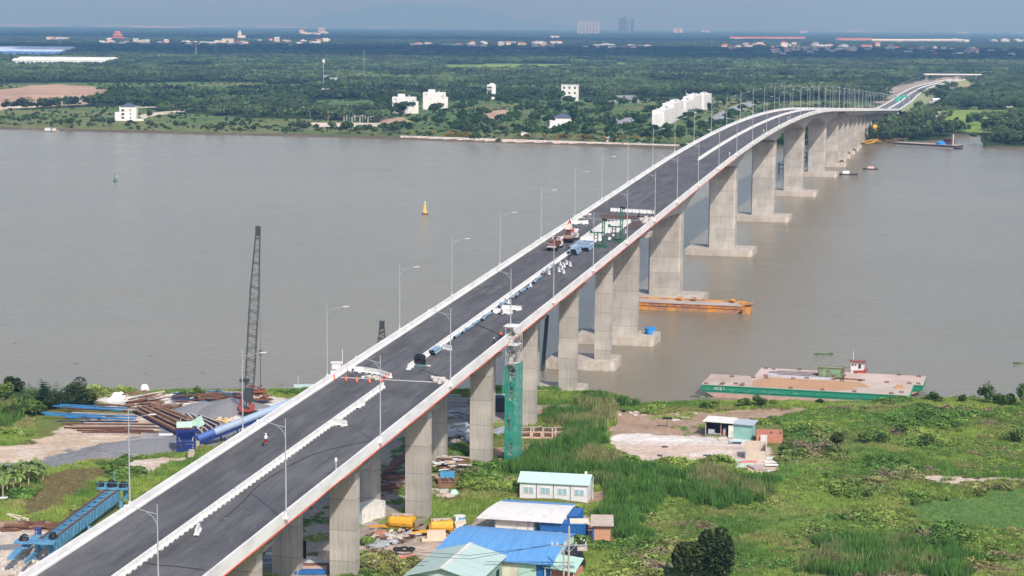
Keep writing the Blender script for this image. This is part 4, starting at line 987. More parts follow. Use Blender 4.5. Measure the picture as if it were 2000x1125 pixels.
# ---------------------------------------------------------------- lamp posts
M_POLE = mat("lamp_pole_paint", (.44, .46, .48), .5, .08, 1, metal=.3)
def lamp_proto(loc, rz, label, group):
    o = root("street_lamp", label, "street lamp", loc, rz, group)
    part("pole", MB().cyl((0, 0, 0), (0, 0, 12.6), .115, .06, 8), M_POLE, o)
    part("arm", MB().tube([(0, 0, 11.5), (-1.3, 0, 11.75), (-2.9, 0, 12.1)], .042, 5).tube([(0, 0, 9.9), (-.12, 0, 10.6), (-.5, 0, 11.2), (-1.2, 0, 11.65)], .035, 5), M_POLE, o)
    part("lamp_head", MB().box((-3.3, 0, 12.17), (.95, .34, .13), 0, 0, .1), M_WHITE, o)
    b_ = part("bracket", MB().box((0, 0, -.12), (.7, .7, .25)).prof_x([(-.3, -.24), (.3, -.24), (.25, -.8)], -.25, .25).box((0, 0, .35), (.26, .26, .7)), M_PARA, o)
    return o
LP0 = None; nR = nL = 0
for s in [p for p in PIERS if p > 170]:
    for side in (1, -1):
        o_ = 10.75 if side > 0 else -10.5
        p = BW(s + 3.0 if s < 530 else s, o_, prof(s) - .45); 
        if side > 0: nR += 1; n_ = nR
        else: nL += 1; n_ = nL
        sn = "right" if side > 0 else "left"
        lab = "grey lamp post on the bridge's %s parapet, %s up from the photo's bottom" % (sn, ORD[n_ - 1]) if n_ <= 30 else None
        if s > 1230: lab = "slim lamp post on the bridge's far slope, %s side, %s past the crest" % (sn, ORD[int((s - 1230) / 40.2)])
        if LP0 is None: LP0 = lamp_proto(p, -BH + (0 if side > 0 else PI), lab, "lamp posts along the bridge"); 
        else: copy_thing(LP0, p, -BH + (0 if side > 0 else PI), lab)
# the long river spans carry three posts between piers
mid = []
RIV = [529.6, 609.4, 743, 876.5, 1011, 1146, 1227]
for a, b_ in zip(RIV[:-1], RIV[1:]):
    k = 2 if b_ - a < 90 else 3
    for i in range(1, k): mid.append(a + (b_ - a) * i / k)
for j, s in enumerate(mid):
    for side in (1, -1):
        copy_thing(LP0, BW(s, 10.75 if side > 0 else -10.5, prof(s) - .45), -BH + (0 if side > 0 else PI), "lamp post between river piers, %s parapet, %s such toward the crest" % ("right" if side > 0 else "left", ORD[j]))
# lamps of the far road, and a few on the far bank streets
for i in range(4, len(cc) - 2, 2):
    c = cc[i]; t = cc[i + 1] - cc[i - 1]; t.z = 0; t.normalize(); n_ = Vector((t.y, -t.x, 0))
    for sd in (1, -1):
        q = c + n_ * (sd * 10.9); copy_thing(LP0, (q.x, q.y, zr(i)), math.atan2(n_.y, n_.x) + (0 if sd > 0 else PI), "faint lamp post by the far road, %s side, %s from the bridge end" % ("right" if sd > 0 else "left", ORD[(i - 4) // 2]), "lamp posts of the far approach road")
for i, (px, py) in enumerate(((606, 240), (641, 240), (682, 238), (878, 196), (920, 186), (960, 250), (1060, 246), (1157, 196), (1185, 196), (1201, 190), (1223, 190), (1232, 183), (1235, 182), (1030, 262), (1210, 275), (943, 262), (1125, 200), (1278, 205))):
    q = at(px, py, 1.5); copy_thing(LP0, q, i * 1.3, "thin street lamp among the far bank park streets, %s from the left" % ORD[min(i, 29)], "street lamps of the far bank park", (.8, .8, .8))

# ---------------------------------------------------------------- loose barriers, pipes and plant on the deck
def dk(px, py):
    s, o = deck_so(px, py); return BW(s, o, prof(s) + ROADZ + .01)
def barrier(L_, mesh=[{}]):
    if L_ in mesh[0]: return mesh[0][L_]
    m_ = MB(); pr_ = [(-.32, .16), (.32, .16), (.32, .24), (.15, .42), (.10, .98), (-.10, .98), (-.15, .42), (-.32, .24)]
    m_.prof_x(pr_, -L_ / 2, L_ / 2)
    k = max(2, round(L_ / 1.3))
    for i in range(k): m_.box((-L_ / 2 + L_ * (i + .5) / k, 0, .08), (.62, .64, .2))
    me = m_.mesh("jersey_barrier"); me.materials.append(M_BARR); mesh[0][L_] = me; return me
def place_barrier(px, py, L_, ang, label, group=None, dz=0, pos=None):
    o = part("jersey_barrier", barrier(L_), None); p = pos if pos is not None else dk(px, py)
    o.location = p + Vector((0, 0, dz)); o.rotation_euler = (0, 0, ang)
    return tag(o, label, "concrete barrier", group)
AX = math.atan2(BA.y, BA.x)           # along the bridge
def span(a, b_, n, labels, group, hgt=0):
    A, B_ = dk(*a), dk(*b_); d = B_ - A; L_ = round(d.length / n, 1); an = math.atan2(d.y, d.x)
    for i in range(n):
        c = A + d * ((i + .5) / n); place_barrier(0, 0, max(1.2, L_ - .15), an, labels(i), group, pos=c)
g1 = "barriers closing the left carriageway at the near joint"
span((680, 726), (712, 728), 1, lambda i: "white concrete barrier of the arc, butting the left parapet, near the man", g1)
span((712, 728), (745, 734), 1, lambda i: "white concrete barrier in the middle of the three piece arc", g1)
span((745, 734), (764, 741), 1, lambda i: "white concrete barrier at the right end of the arc by the lamp post", g1)
g2 = "row of barriers across the far carriageway"
span((1192, 413), (1278, 418), 6, lambda i: "white barrier in the row across the road beyond the frames, %s from left" % ORD[i], g2)
place_barrier(386, 1042, 3.0, AX + .25, "lone white barrier on the right carriageway at the bottom left, near the median")
place_barrier(664, 832, 2.6, AX + 1.2, "white barrier seen end on, beside the median on the near deck")
place_barrier(704, 795, 3.2, AX, "white barrier pushed against the median just below the near joint")
place_barrier(873, 684, 2.4, AX + .9, "white barrier standing end on, right of the bundle of blue pipes")
place_barrier(982, 613, 4.0, AX - PI / 2 - .15, "white barrier lying across, lower of the pair by the crouching man")
place_barrier(999, 606, 4.2, AX - PI / 2 - .15, "long white barrier lying across, upper of the pair by the crouching man", dz=.0)
place_barrier(990, 593, 2.4, AX + .6, "white barrier leaning by the median just above the crosswise pair")
place_barrier(1036, 560, 2.8, AX + .25, "white barrier beside the median between two runs of blue pipe")
place_barrier(1071, 536, 2.6, AX + .4, "white barrier by the worker in pink at the median")
for j, (px, py) in enumerate(((1091, 531), (1097, 527), (1094, 520), (1101, 522), (1106, 517), (1100, 534), (1113, 520))):
    place_barrier(px, py, 2.6, AX + .35, "white barrier in the loose cluster below the pipe stacks, %s in it" % ORD[j], "loose cluster of barriers")
for j, (px, py) in enumerate(((1120, 438), (1131, 438), (1142, 438))):
    place_barrier(px, py, 2.6, AX - PI / 2 + (.0 if j < 2 else 1.1), "white barrier by the left parapet behind the crane truck, %s from the left" % ORD[j], "barriers by the left parapet")
# the big block of stored barriers: neat rows
A = dk(1142, 467); 
s0_, o0_ = deck_so(1142, 470); rows = 0
sb, ob = deck_so(1150, 462)
for r_ in range(8):
    for c_ in range(9):
        s_ = sb - 7 + c_ * 3.35 + r_ * .8; o_ = -1.2 + r_ * .82
        if (r_ > 4 and c_ < 3) or (r_ > 2 and c_ < 1): continue
        place_barrier(0, 0, 3.0, AX, "white barrier in the big stored block left of the green frames, row %s" % ORD[r_], "stored block of barriers", pos=BW(s_, o_, prof(s_) + ROADZ + .01))
for j in range(5):
    p = dk(1146 + j * 5, 470.5); place_barrier(0, 0, 2.6, AX - PI / 2, "white barrier turned crosswise at the near edge of the stored block, behind the first frame", "crosswise barriers", pos=p)
M_PIPE = mat("blue_plastic_pipe", (.21, .30, .40), .45, .12, 1); 
pm = MB(); n_ = 12
def pipe_mesh(L_, r_=.26):
    m_ = MB(); 
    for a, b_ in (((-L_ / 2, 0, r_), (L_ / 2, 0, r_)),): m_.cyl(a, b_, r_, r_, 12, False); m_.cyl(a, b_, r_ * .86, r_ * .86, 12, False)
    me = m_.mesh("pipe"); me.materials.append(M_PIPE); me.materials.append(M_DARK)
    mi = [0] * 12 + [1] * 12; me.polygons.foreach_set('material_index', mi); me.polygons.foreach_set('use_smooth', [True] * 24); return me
PM = {l: pipe_mesh(l) for l in (4.0, 5.5)}
def pipe(pos, ang, label, group, l=4.0, dz=0):
    o = part("pipe", PM[l], None); o.location = pos + Vector((0, 0, dz)); o.rotation_euler = (0, math.atan(-.04) * math.cos(ang - AX), ang); return tag(o, label, "pipe", group)
for j in range(5):
    s_, o_ = deck_so(849, 690); pipe(BW(s_, o_ - .6 + .54 * (j if j < 3 else j - 2.5), prof(s_) + ROADZ + .02), AX, "pale blue pipe in the small bundle by the median, %s" % ("bottom layer" if j < 3 else "top layer"), "small bundle of blue pipes", 4.0, 0 if j < 3 else .46)
for j, (px, py) in enumerate(((893, 658), (906, 649), (917, 642), (929, 633), (945, 624), (952, 617), (966, 607), (976, 598), (984, 594), (1003, 582), (1010, 578), (1020, 570), (1033, 563), (1045, 552), (1052, 545), (1061, 535), (1069, 527), (1077, 521))):
    s_, o_ = deck_so(px, py); pipe(BW(s_, o_, prof(s_) + ROADZ + .02), AX + (.0, .12, -.08)[j % 3], "pale blue pipe lying along the median foot, %s counting up the bridge" % ORD[j], "blue pipes along the median foot")
def stack(px, py, n, lay, lb, grp, ang=AX):
    s_, o_ = deck_so(px, py)
    for k in range(lay):
        for j in range(n - k):
            pipe(BW(s_ + (j % 3) * .25, o_ + (j + k * .5) * .54, prof(s_) + ROADZ + .02), ang, lb, grp, 5.5, k * .46)
stack(1108, 496, 3, 2, "pale blue pipe in the nearest pipe stack, left bundle", "nearest blue pipe stack, left bundle", AX - .0)
stack(1117, 495, 4, 3, "pale blue pipe in the nearest pipe stack, right bundle", "nearest blue pipe stack, right bundle")
stack(1114, 487, 10, 2, "pale blue pipe in the wide middle pipe stack beside the median", "wide middle blue pipe stack")
stack(1124, 480, 9, 2, "pale blue pipe in the farthest pipe stack in front of the barriers", "farthest blue pipe stack")
# green beam lifting frames
M_GRN = mat("green_machine_paint", (.035, .13, .085), .6, .3, 3)
def lift_frame(px, py, label, mirror=1, tall=15.5, fancy=True):
    p = dk(px, py); o = root("lifting_frame", label, "lifting frame", p, -BH)
    # lattice mast
    m_ = MB(); w_ = .45
    for sx, sy in ((-1, -1), (1, -1), (1, 1), (-1, 1)): m_.bar((sx * w_, sy * w_, .3), (sx * w_, sy * w_, tall), .17)
    k = int(tall / .95)
    for i in range(k):
        z0, z1 = .4 + i * (tall - .4) / k, .4 + (i + 1) * (tall - .4) / k; f_ = 1 if i % 2 else -1
        for (a, b_) in (((-w_, -w_), (w_, -w_)), ((w_, -w_), (w_, w_)), ((w_, w_), (-w_, w_)), ((-w_, w_), (-w_, -w_))):
            A_, B_ = (a, b_) if f_ > 0 else (b_, a); m_.bar((*A_, z0), (*B_, z1), .10)
        m_.bar((-w_, -w_, z1), (w_, -w_, z1), .06)
    part("mast", m_, M_GRN, o)
    part("beam", MB().box((-2.2 * mirror, 0, 5.6), (5.6, .5, .5)).box((-4.8 * mirror, 0, 5.9), (.9, .7, 1.2)), M_GRN, o)
    fr = MB()
    for x_ in (-3.6, -2.2):
        for y_ in (-1.1, 1.1): fr.bar((x_ * mirror, y_, .2), (x_ * mirror, y_ * .6, 5.4), .2)
    for z_ in (1.6, 3.2, 4.6): fr.bar((-3.6 * mirror, -1, z_), (-2.2 * mirror, -1, z_), .14); fr.bar((-3.6 * mirror, 1, z_), (-2.2 * mirror, 1, z_), .14)
    part("leg_frame", fr, M_GRN, o)
    bs = MB()
    for y_ in (-2.2, 2.2): bs.box((-1.4 * mirror, y_, .35), (6.0, .35, .4))
    for x_ in (-4.2, 1.4): bs.box((x_ * mirror, 0, .35), (.35, 4.6, .4)); bs.bar((x_ * mirror, -2.2, .4), (0, 0, 2.6), .14); bs.bar((x_ * mirror, 2.2, .4), (0, 0, 2.6), .14)
    for i in range(5): bs.bar((1.4 * mirror, -2.2 + i * .9, .5), (1.4 * mirror, -1.8 + i * .9, 1.7), .09)
    bs.bar((1.4 * mirror, -2.2, 1.7), (1.4 * mirror, 2.2, 1.7), .1)
    part("base_frame", bs, M_GRN, o)
    part("cabinet", MB().box((-2.9 * mirror, -1.3, 2.4), (.8, .5, .8)).box((-4.3 * mirror, -1.2, 1.0), (1.1, 1.2, 1.1)), M_WHITE, o)
    part("winch", MB().cyl((-.5, 0, tall + .3), (.5, 0, tall + .3), .45, .45, 10).box((.9, 0, tall), (1.0, .8, .9)), mat("black_rubber", (.02, .02, .02), .8, .3, 4), o)
    return o
lift_frame(1178, 483, "green lifting frame with lattice mast, left of the two, beside the blue pipes", 1, 10.5).scale = (.62,) * 3
lift_frame(1213, 471, "green lifting frame with taller mast, right of the two, by the parapet", 1, 13.0).scale = (.62,) * 3
# trucks
M_TRED = mat("dark_red_truck_paint", (.16, .05, .04), .6, .3, 2); M_TAN = mat("dusty_truck_bed", (.30, .25, .20), .8, .2, 2); M_TYRE = mat("tyre", (.02, .02, .02), .9, .2, 4); M_GLASS = mat("windscreen", (.03, .04, .05), .1, .1)
def truck(px, py, ang, label, crane):
    o = root("truck", label, "truck", dk(px, py), ang)
    part("chassis", MB().box((0, 0, .85), (7.6, .9, .3)).box((-1.0, 0, .62), (1.2, 2.2, .4)), M_TYRE, o)
    bd = MB().box((-1.3, 0, 1.2), (5.0, 2.4, .16))
    for y_ in (-1.2, 1.2): bd.box((-1.3, y_, 1.55), (5.0, .08, .62))
    bd.box((-3.8, 0, 1.55), (.08, 2.4, .62)).box((1.2, 0, 1.6), (.1, 2.4, .8)); part("bed", bd, M_TAN if crane else M_TRED, o)
    cb = part("cab", MB().prof_x([(-1.15, .7), (1.15, .7), (1.15, 2.5), (1.0, 2.75), (-1.0, 2.75), (-1.15, 2.5)], 1.9, 3.75), M_WHITE, o)
    part("windscreen", MB().box((3.78, 0, 2.0), (.06, 1.9, .75)).box((2.9, 1.17, 2.0), (1.0, .05, .6)).box((2.9, -1.17, 2.0), (1.0, .05, .6)), M_GLASS, cb)
    for x_ in (3.0, -1.9, -3.0):
        for y_ in (-1.0, 1.0): w_ = part("wheel", MB().cyl((x_, y_ - .16, .48), (x_, y_ + .16, .48), .48, .48, 14), M_TYRE, o)
    part("tail_board", MB().box((-3.86, 0, 1.0), (.05, 2.2, .25)), M_WHITE if not crane else M_TRED, o)
    if crane:
        c_ = part("crane_arm", MB().box((1.45, 0, 2.0), (.5, .9, 1.6)).bar((1.45, 0, 2.7), (-.6, .2, 5.2), .3).bar((-.6, .2, 5.2), (-2.0, .3, 4.4), .24), mat("orange_red_arm", (.45, .10, .05), .6, .2), o)
        part("basket", MB().box((-1.7, .2, 3.7), (2.0, 1.3, 1.2)), mat("cream_basket", (.70, .62, .50), .7, .1), o); part("load", MB().box((-.3, 0, 1.6), (1.4, 1.6, .8)), mat("pale_blue_load", (.35, .45, .60), .7, .2), o)
        part("cabinet", MB().box((-1.7, .2, 2.2), (1.0, .9, 1.8)), M_TRED, o)
    else:
        part("folded_crane", MB().box((1.45, .3, 2.1), (.45, .6, 1.6)).bar((1.45, .3, 2.8), (1.45, -.9, 3.3), .25).bar((1.45, -.9, 3.3), (.6, -1.0, 2.0), .18), M_TRED, o)
    return o
truck(1084, 487, AX, "small flatbed truck with dark red bed and white cab, nearer of the two", False)
truck(1115, 471, AX, "flatbed crane truck with raised orange arm and cream basket, further of the two", True)
# sheets and clutter near the joint
for j, (px, py, l, an) in enumerate(((1205, 425, 9, .05), (1216, 427, 7, -.1), (1195, 422, 6, .1), (1240, 441, 6, 0), (1250, 436, 4, .5), (1232, 445, 5, -.2), (1228, 423, 8, .03))):
    p = dk(px, py); one("rebar_bundle", MB().bar((-l / 2, 0, .12), (l / 2, 0, .12), .3, .2).bar((-l / 2 + .5, .35, .12), (l / 2 + .4, .3, .12), .12), M_RUST, "rusty bundle of bars lying across the deck near the far joint, %s" % ORD[j], "rebar bundle", p, AX - PI / 2 + an, "rusty bars near the far joint")
for j, (px, py, s_) in enumerate(((1262, 432, 1.5), (1268, 427, 1.2), (1258, 436, 1.0), (1133, 427, .9), (1146, 421, 1.1), (1088, 425, .1), (727, 739, .9), (740, 741, .7), (715, 738, .6), (862, 742, 1.4), (868, 748, 1.2), (858, 745, .9), (832, 716, .6), (826, 716, .5))):
    if s_ < .2: continue
    p = dk(px, py); m_ = MB(); rr = random.Random(j)
    for k in range(7): m_.box((rr.uniform(-s_, s_), rr.uniform(-s_, s_), rr.uniform(.05, .4) * s_), (rr.uniform(.3, .9) * s_, rr.uniform(.3, .8) * s_, rr.uniform(.15, .5) * s_), rr.uniform(0, 3), rr.uniform(-.4, .4))
    one("rubble_pile", m_, mat("pale_rubble", (.58, .54, .49), .95, .25, 2), "pale rubble heap by the deck joints, %s counting from the far joint" % ORD[j], "rubble", p, 0, "rubble heaps on the deck")
# traffic cones
M_CONE = mat("cone_orange", (.85, .12, .04), .6, .1)
for j, (px, py) in enumerate(((653, 742), (676, 744), (697, 747), (722, 748), (745, 746), (754, 740))):
    o = root("traffic_cone", "orange traffic cone of the row before the near joint, %s from the left" % ORD[j], "traffic cone", dk(px, py), 0, "row of orange traffic cones")
    part("base", MB().box((0, 0, .04), (.5, .5, .08)), M_TYRE, o); cn = part("cone", MB().cyl((0, 0, .08), (0, 0, .95), .24, .06, 12), M_CONE, o); part("stripe", MB().cyl((0, 0, .45), (0, 0, .62), .165, .125, 12), M_WHITE, o)
# small white camera box outside the left parapet
o = root("gauge_cabinet", "white cabinet with thin mast just outside the left parapet by the arc of barriers", "cabinet", BW(deck_so(662, 728)[0], -11.2, prof(deck_so(662, 728)[0]) - 1.2))
part("box", MB().box((0, 0, 1.2), (1.5, 1.2, 1.0)).box((0, 0, 1.8), (1.9, 1.5, .12)).box((0, 0, .2), (1.9, 1.2, .6)), M_WHITE, o); part("mast", MB().bar((1, 0, 1), (1, 0, 4.0), .08), M_WHITE, o)
o = root("generator", "black tarpaulin covered machine on a blue skid beside the median's start", "machine", dk(820, 714), -BH)
m_ = MB(); m_.dome((0, 0, 1.3), 1.1, .8, 10, 4, .12, random.Random(1)); part("tarpaulin", m_.box((0, 0, 1.0), (1.6, 1.3, .9)).box((.8, -.2, .6), (.5, .5, 1.2)), mat("black_plastic", (.012, .012, .014), .55, .3, 3), o); part("skid", MB().box((.1, -.6, .14), (2.6, 1.4, .25)), mat("teal_skid", (.10, .20, .22), .7, .2), o)
# white posts with a small round head on the right parapet
for j, (px, py) in enumerate(((661, 905), (1421, 304), (1542, 232), (1489, 258))):
    s_ = deck_so(px, py + (14 if j == 0 else 4), -.1)[0]
    o = root("signal_post", "short white post with box head on the right parapet, %s from the bottom" % ORD[j], "post", BW(s_, 10.3, prof(s_))); part("post", MB().cyl((0, 0, 0), (0, 0, 1.3), .05, .05, 6), M_WHITE, o); part("head", MB().box((0, 0, 1.4), (.3, .3, .5)), M_WHITE, o)

# ---------------------------------------------------------------- people
def person_mat(name, top, trs, head=(.22, .12, .08)):
    if name in MATS: return MATS[name]
    m = bpy.data.materials.new(name); m.use_nodes = True; nt = m.node_tree; N = nt.nodes; L = nt.links
    tc = N.new("ShaderNodeTexCoord"); sp = N.new("ShaderNodeSeparateXYZ"); L.new(tc.outputs["Object"], sp.inputs[0])
    r = N.new("ShaderNodeValToRGB"); r.color_ramp.interpolation = 'CONSTANT'; mr = N.new("ShaderNodeMath"); mr.operation = 'MULTIPLY'; mr.inputs[1].default_value = .5; L.new(sp.outputs[2], mr.inputs[0]); L.new(mr.outputs[0], r.inputs[0])
    e = r.color_ramp.elements; e[0].color = (.03, .03, .03, 1); e[0].position = 0; e[1].color = (*trs, 1); e[1].position = .04
    a = e.new(.46); a.color = (*top, 1); b_ = e.new(.73); b_.color = (*head, 1)
    b = N["Principled BSDF"]; b.inputs["Roughness"].default_value = .85; L.new(r.outputs[0], b.inputs["Base Color"]); MATS[name] = m; return m
def person(loc, rz, label, top, trs, pose='stand', helmet=(.75, .75, .72), scale=1, vest=False):
    J = {'pel': (0, 0, .95), 'ch': (0, 0, 1.28), 'nk': (0, 0, 1.48), 'hd': (0, .02, 1.62), 'tp': (0, .02, 1.72), 'lh': (-.10, 0, .90), 'lk': (-.12, .04, .5), 'lf': (-.12, 0, .08), 'lt': (-.12, .18, .04), 'rh': (.10, 0, .90), 'rk': (.12, .06, .5), 'rf': (.13, -.02, .08), 'rt': (.14, .16, .04), 'ls': (-.20, 0, 1.42), 'le': (-.27, .03, 1.14), 'lw': (-.25, .14, .88), 'lp': (-.24, .18, .80), 'rs': (.20, 0, 1.42), 're': (.27, .03, 1.14), 'rw': (.24, .16, .90), 'rp': (.22, .22, .83)}
    if pose in ('bend',):
        for k, d in (('ch', (0, .22, -.10)), ('nk', (0, .42, -.18)), ('hd', (0, .52, -.24)), ('tp', (0, .60, -.26)), ('ls', (0, .36, -.18)), ('rs', (0, .36, -.18)), ('le', (0, .42, -.30)), ('re', (0, .42, -.30)), ('lw', (0, .42, -.34)), ('rw', (0, .42, -.34)), ('lp', (0, .42, -.36)), ('rp', (0, .42, -.36))): J[k] = tuple(a + b_ for a, b_ in zip(J[k], d))
    if pose in ('crouch', 'ride'):
        dz = -.42 if pose == 'crouch' else -.12
        for k in J:
            if k not in ('lk', 'lf', 'lt', 'rk', 'rf', 'rt'): J[k] = (J[k][0], J[k][1] + (.10 if k in ('ch', 'nk', 'hd', 'tp', 'ls', 'rs', 'le', 're', 'lw', 'rw', 'lp', 'rp') else -.15), J[k][2] + dz)
        for k, v in (('lk', (-.18, .32, .60 if pose == 'ride' else .5)), ('rk', (.18, .32, .60 if pose == 'ride' else .5)), ('lf', (-.18, .12, .22 if pose == 'ride' else .08)), ('rf', (.18, .12, .22 if pose == 'ride' else .08)), ('lt', (-.18, .3, .2 if pose == 'ride' else .04)), ('rt', (.18, .3, .2 if pose == 'ride' else .04)), ('lw', (-.26, .48, .92 if pose == 'ride' else .6)), ('rw', (.26, .48, .92 if pose == 'ride' else .6)), ('lp', (-.26, .56, .93 if pose == 'ride' else .55)), ('rp', (.26, .56, .93 if pose == 'ride' else .55))): J[k] = v
    R_ = {'pel': .15, 'ch': .16, 'nk': .065, 'hd': .105, 'tp': .08, 'lh': .10, 'lk': .068, 'lf': .05, 'lt': .04, 'rh': .10, 'rk': .068, 'rf': .05, 'rt': .04, 'ls': .07, 'le': .05, 'lw': .035, 'lp': .04, 'rs': .07, 're': .05, 'rw': .035, 'rp': .04}
    ks = list(J); E_ = [('pel', 'ch'), ('ch', 'nk'), ('nk', 'hd'), ('hd', 'tp'), ('pel', 'lh'), ('lh', 'lk'), ('lk', 'lf'), ('lf', 'lt'), ('pel', 'rh'), ('rh', 'rk'), ('rk', 'rf'), ('rf', 'rt'), ('ch', 'ls'), ('ls', 'le'), ('le', 'lw'), ('lw', 'lp'), ('ch', 'rs'), ('rs', 're'), ('re', 'rw'), ('rw', 'rp')]
    me = bpy.data.meshes.new("body"); me.from_pydata([J[k] for k in ks], [(ks.index(a), ks.index(b_)) for a, b_ in E_], [])
    o = bpy.data.objects.new("person", me); COL.objects.link(o); md = o.modifiers.new('skin', 'SKIN'); me.skin_vertices or me.attributes
    if not me.skin_vertices: 
        bmq = bmesh.new(); bmq.from_mesh(me); bmq.verts.layers.skin.verify(); bmq.to_mesh(me); bmq.free()
    for i, k in enumerate(ks): me.skin_vertices[0].data[i].radius = (R_[k], R_[k] * (.75 if k in ('ch', 'pel') else 1)); me.skin_vertices[0].data[i].use_root = (k == 'pel')
    ss = o.modifiers.new('sub', 'SUBSURF'); ss.levels = 1; ss.render_levels = 1
    low = {'crouch': .42, 'ride': .12}.get(pose, 0)
    me.materials.append(person_mat("cloth_%d" % len(MATS), top, trs)); o.location = loc; o.rotation_euler = (0, 0, rz); o.scale = (scale,) * 3
    tag(o, label, "person")
    h = Vector(J['tp']); m_ = MB().dome((h.x, h.y - .02, h.z - .03), .145, .13, 12, 4).cyl((h.x, h.y, h.z - .045), (h.x, h.y, h.z - .02), .165, .165, 12)
    part("helmet", m_, mat("helmet_%02d" % int(helmet[0] * 90 + helmet[2] * 9), helmet, .4, .05), o)
    if vest: c_ = Vector(J['ch']); part("vest", MB().cyl((c_.x, c_.y, c_.z - .25), (c_.x, c_.y + .03, c_.z + .16), .205, .20, 12), M_CONE, o)
    return o
person(dk(688, 735), AX + 2.2, "person in grey blue clothes bending over beside the arc of white barriers", (.16, .16, .24), (.10, .10, .13), 'bend', (.35, .35, .40))
person(dk(978, 664), AX - 1.5, "person in orange vest and dark trousers standing by the right parapet above the scaffold", (.8, .14, .05), (.03, .03, .05), 'stand', (.15, .22, .25), vest=True)
person(dk(993, 652), AX - 1.0, "person in orange vest half hidden behind the right parapet at the lamp post", (.7, .2, .12), (.04, .04, .06), 'stand', (.5, .5, .6), vest=True)
person(dk(966, 674), AX, "person in dark clothes crouching low by the right parapet, lower left of the vest wearers", (.03, .03, .04), (.03, .03, .04), 'crouch', (.8, .8, .8))
person(dk(980, 615), AX, "person in black crouching in front of the crosswise barriers", (.02, .02, .03), (.02, .02, .03), 'crouch', (.6, .6, .6))
person(dk(1112, 508), AX + 1, "person in dark clothes crouching just below the nearest pipe stack", (.04, .04, .06), (.03, .03, .04), 'crouch', (.8, .8, .82))
person(dk(1064, 541), AX + .5, "person in pinkish shirt beside the barrier at the median", (.45, .22, .20), (.10, .07, .08), 'bend', (.5, .35, .35))
person(dk(1222, 463), AX, "person in white standing by the right lifting frame", (.65, .65, .68), (.10, .10, .14), 'stand', (.8, .8, .8))
person(dk(1269, 417), AX, "person in dark clothes in front of the straight barrier row, by the lamp post", (.06, .03, .03), (.03, .03, .03), 'stand', (.2, .06, .06))
person(dk(1274, 421), AX, "person in black right of the barrier row's end", (.03, .03, .04), (.03, .03, .03), 'stand', (.1, .08, .08))
person(dk(1248, 426), AX, "person in black sitting on the deck before the far joint", (.02, .02, .03), (.02, .02, .03), 'crouch', (.05, .05, .05))
person(dk(1132, 420), AX, "person standing at the left parapet beside the far joint", (.30, .30, .32), (.10, .10, .12), 'stand', (.6, .6, .6))
person(dk(1111, 490), AX, "person in black bending between pipe stack and median", (.02, .02, .02), (.02, .02, .02), 'bend', (.05, .05, .05))
# motorcycle and rider
mp_ = dk(519, 870); mo = root("motorcycle", "small red motorcycle ridden toward the camera on the left carriageway", "motorcycle", mp_, AX + PI / 2 + .05)
for y_ in (-.62, .62):
    w_ = part("wheel", MB().cyl((-.06, y_, .3), (.06, y_, .3), .3, .3, 16), M_TYRE, mo); part("rim", MB().cyl((-.065, y_, .3), (.065, y_, .3), .19, .19, 12), M_STEEL, w_)
M_MRED = mat("motorcycle_red", (.55, .02, .02), .35, .1)
part("body", MB().prof_x([(-.75, .72), (-.2, .5), (.3, .48), (.55, .95), (.42, 1.0), (.15, .7), (-.75, .86)], -.13, .13).prof_x([(.5, .55), (.85, .50), (.8, .62), (.5, .68)], -.08, .08), M_MRED, mo)
part("seat", MB().box((0, -.3, .84), (.26, .75, .10)), M_TYRE, mo); part("fork", MB().bar((0, .62, .3), (0, .42, 1.02), .07).bar((-.32, .36, 1.06), (.32, .36, 1.06), .045), M_STEEL, mo)
part("headlight", MB().cyl((0, .56, .98), (0, .44, .98), .09, .11, 10), M_WHITE, mo); part("engine", MB().box((0, .05, .38), (.24, .4, .26)), M_STEEL, mo)
person(mp_ + Vector((0, 0, .08)), AX + PI / 2 + .05, "person in white shirt and white helmet riding the small red motorcycle", (.72, .70, .68), (.06, .06, .08), 'ride', (.85, .85, .85))
# face the camera
mo.rotation_euler.z += PI; bpy.context.view_layer.update()
for o in COL.objects:
    if o.get("label", "").endswith("riding the small red motorcycle"): o.rotation_euler.z += PI

# chalk lines, seams, cables and drawn lamp shadows on the asphalt
def deckline(pts, w_, m_, name, label=None, cat=None):
    P = [dk(*p) for p in pts]; b_ = MB()
    for a, c in zip(P[:-1], P[1:]):
        d = (c - a); n_ = max(1, int(d.length / 6)); 
        for i in range(n_):
            q0, q1 = a + d * (i / n_), a + d * ((i + 1) / n_); z0 = [prof((Vector((q.x - BX0, q.y, 0))).dot(BA)) + ROADZ + .014 for q in (q0, q1)]; sd = Vector((d.y, -d.x, 0)).normalized() * w_ / 2
            b_.add([(q0 - sd).xy[:] + (z0[0],), (q0 + sd).xy[:] + (z0[0],), (q1 + sd).xy[:] + (z0[1],), (q1 - sd).xy[:] + (z0[1],)], [(0, 1, 2, 3)])
    o = part(name, b_, m_); 
    if label: tag(o, label, cat)
    else: o["kind"] = "structure"
    return o
M_CHALK = mat("chalk_line", (.20, .20, .20), .9, .3, 4)
deckline([(1240, 400), (1277, 373.5), (1305, 374)], .28, M_CHALK, "road_line"); deckline([(1272, 391), (1310, 374.5)], .28, M_CHALK, "road_line"); deckline([(1225, 401), (1284, 403)], .22, M_CHALK, "road_line")
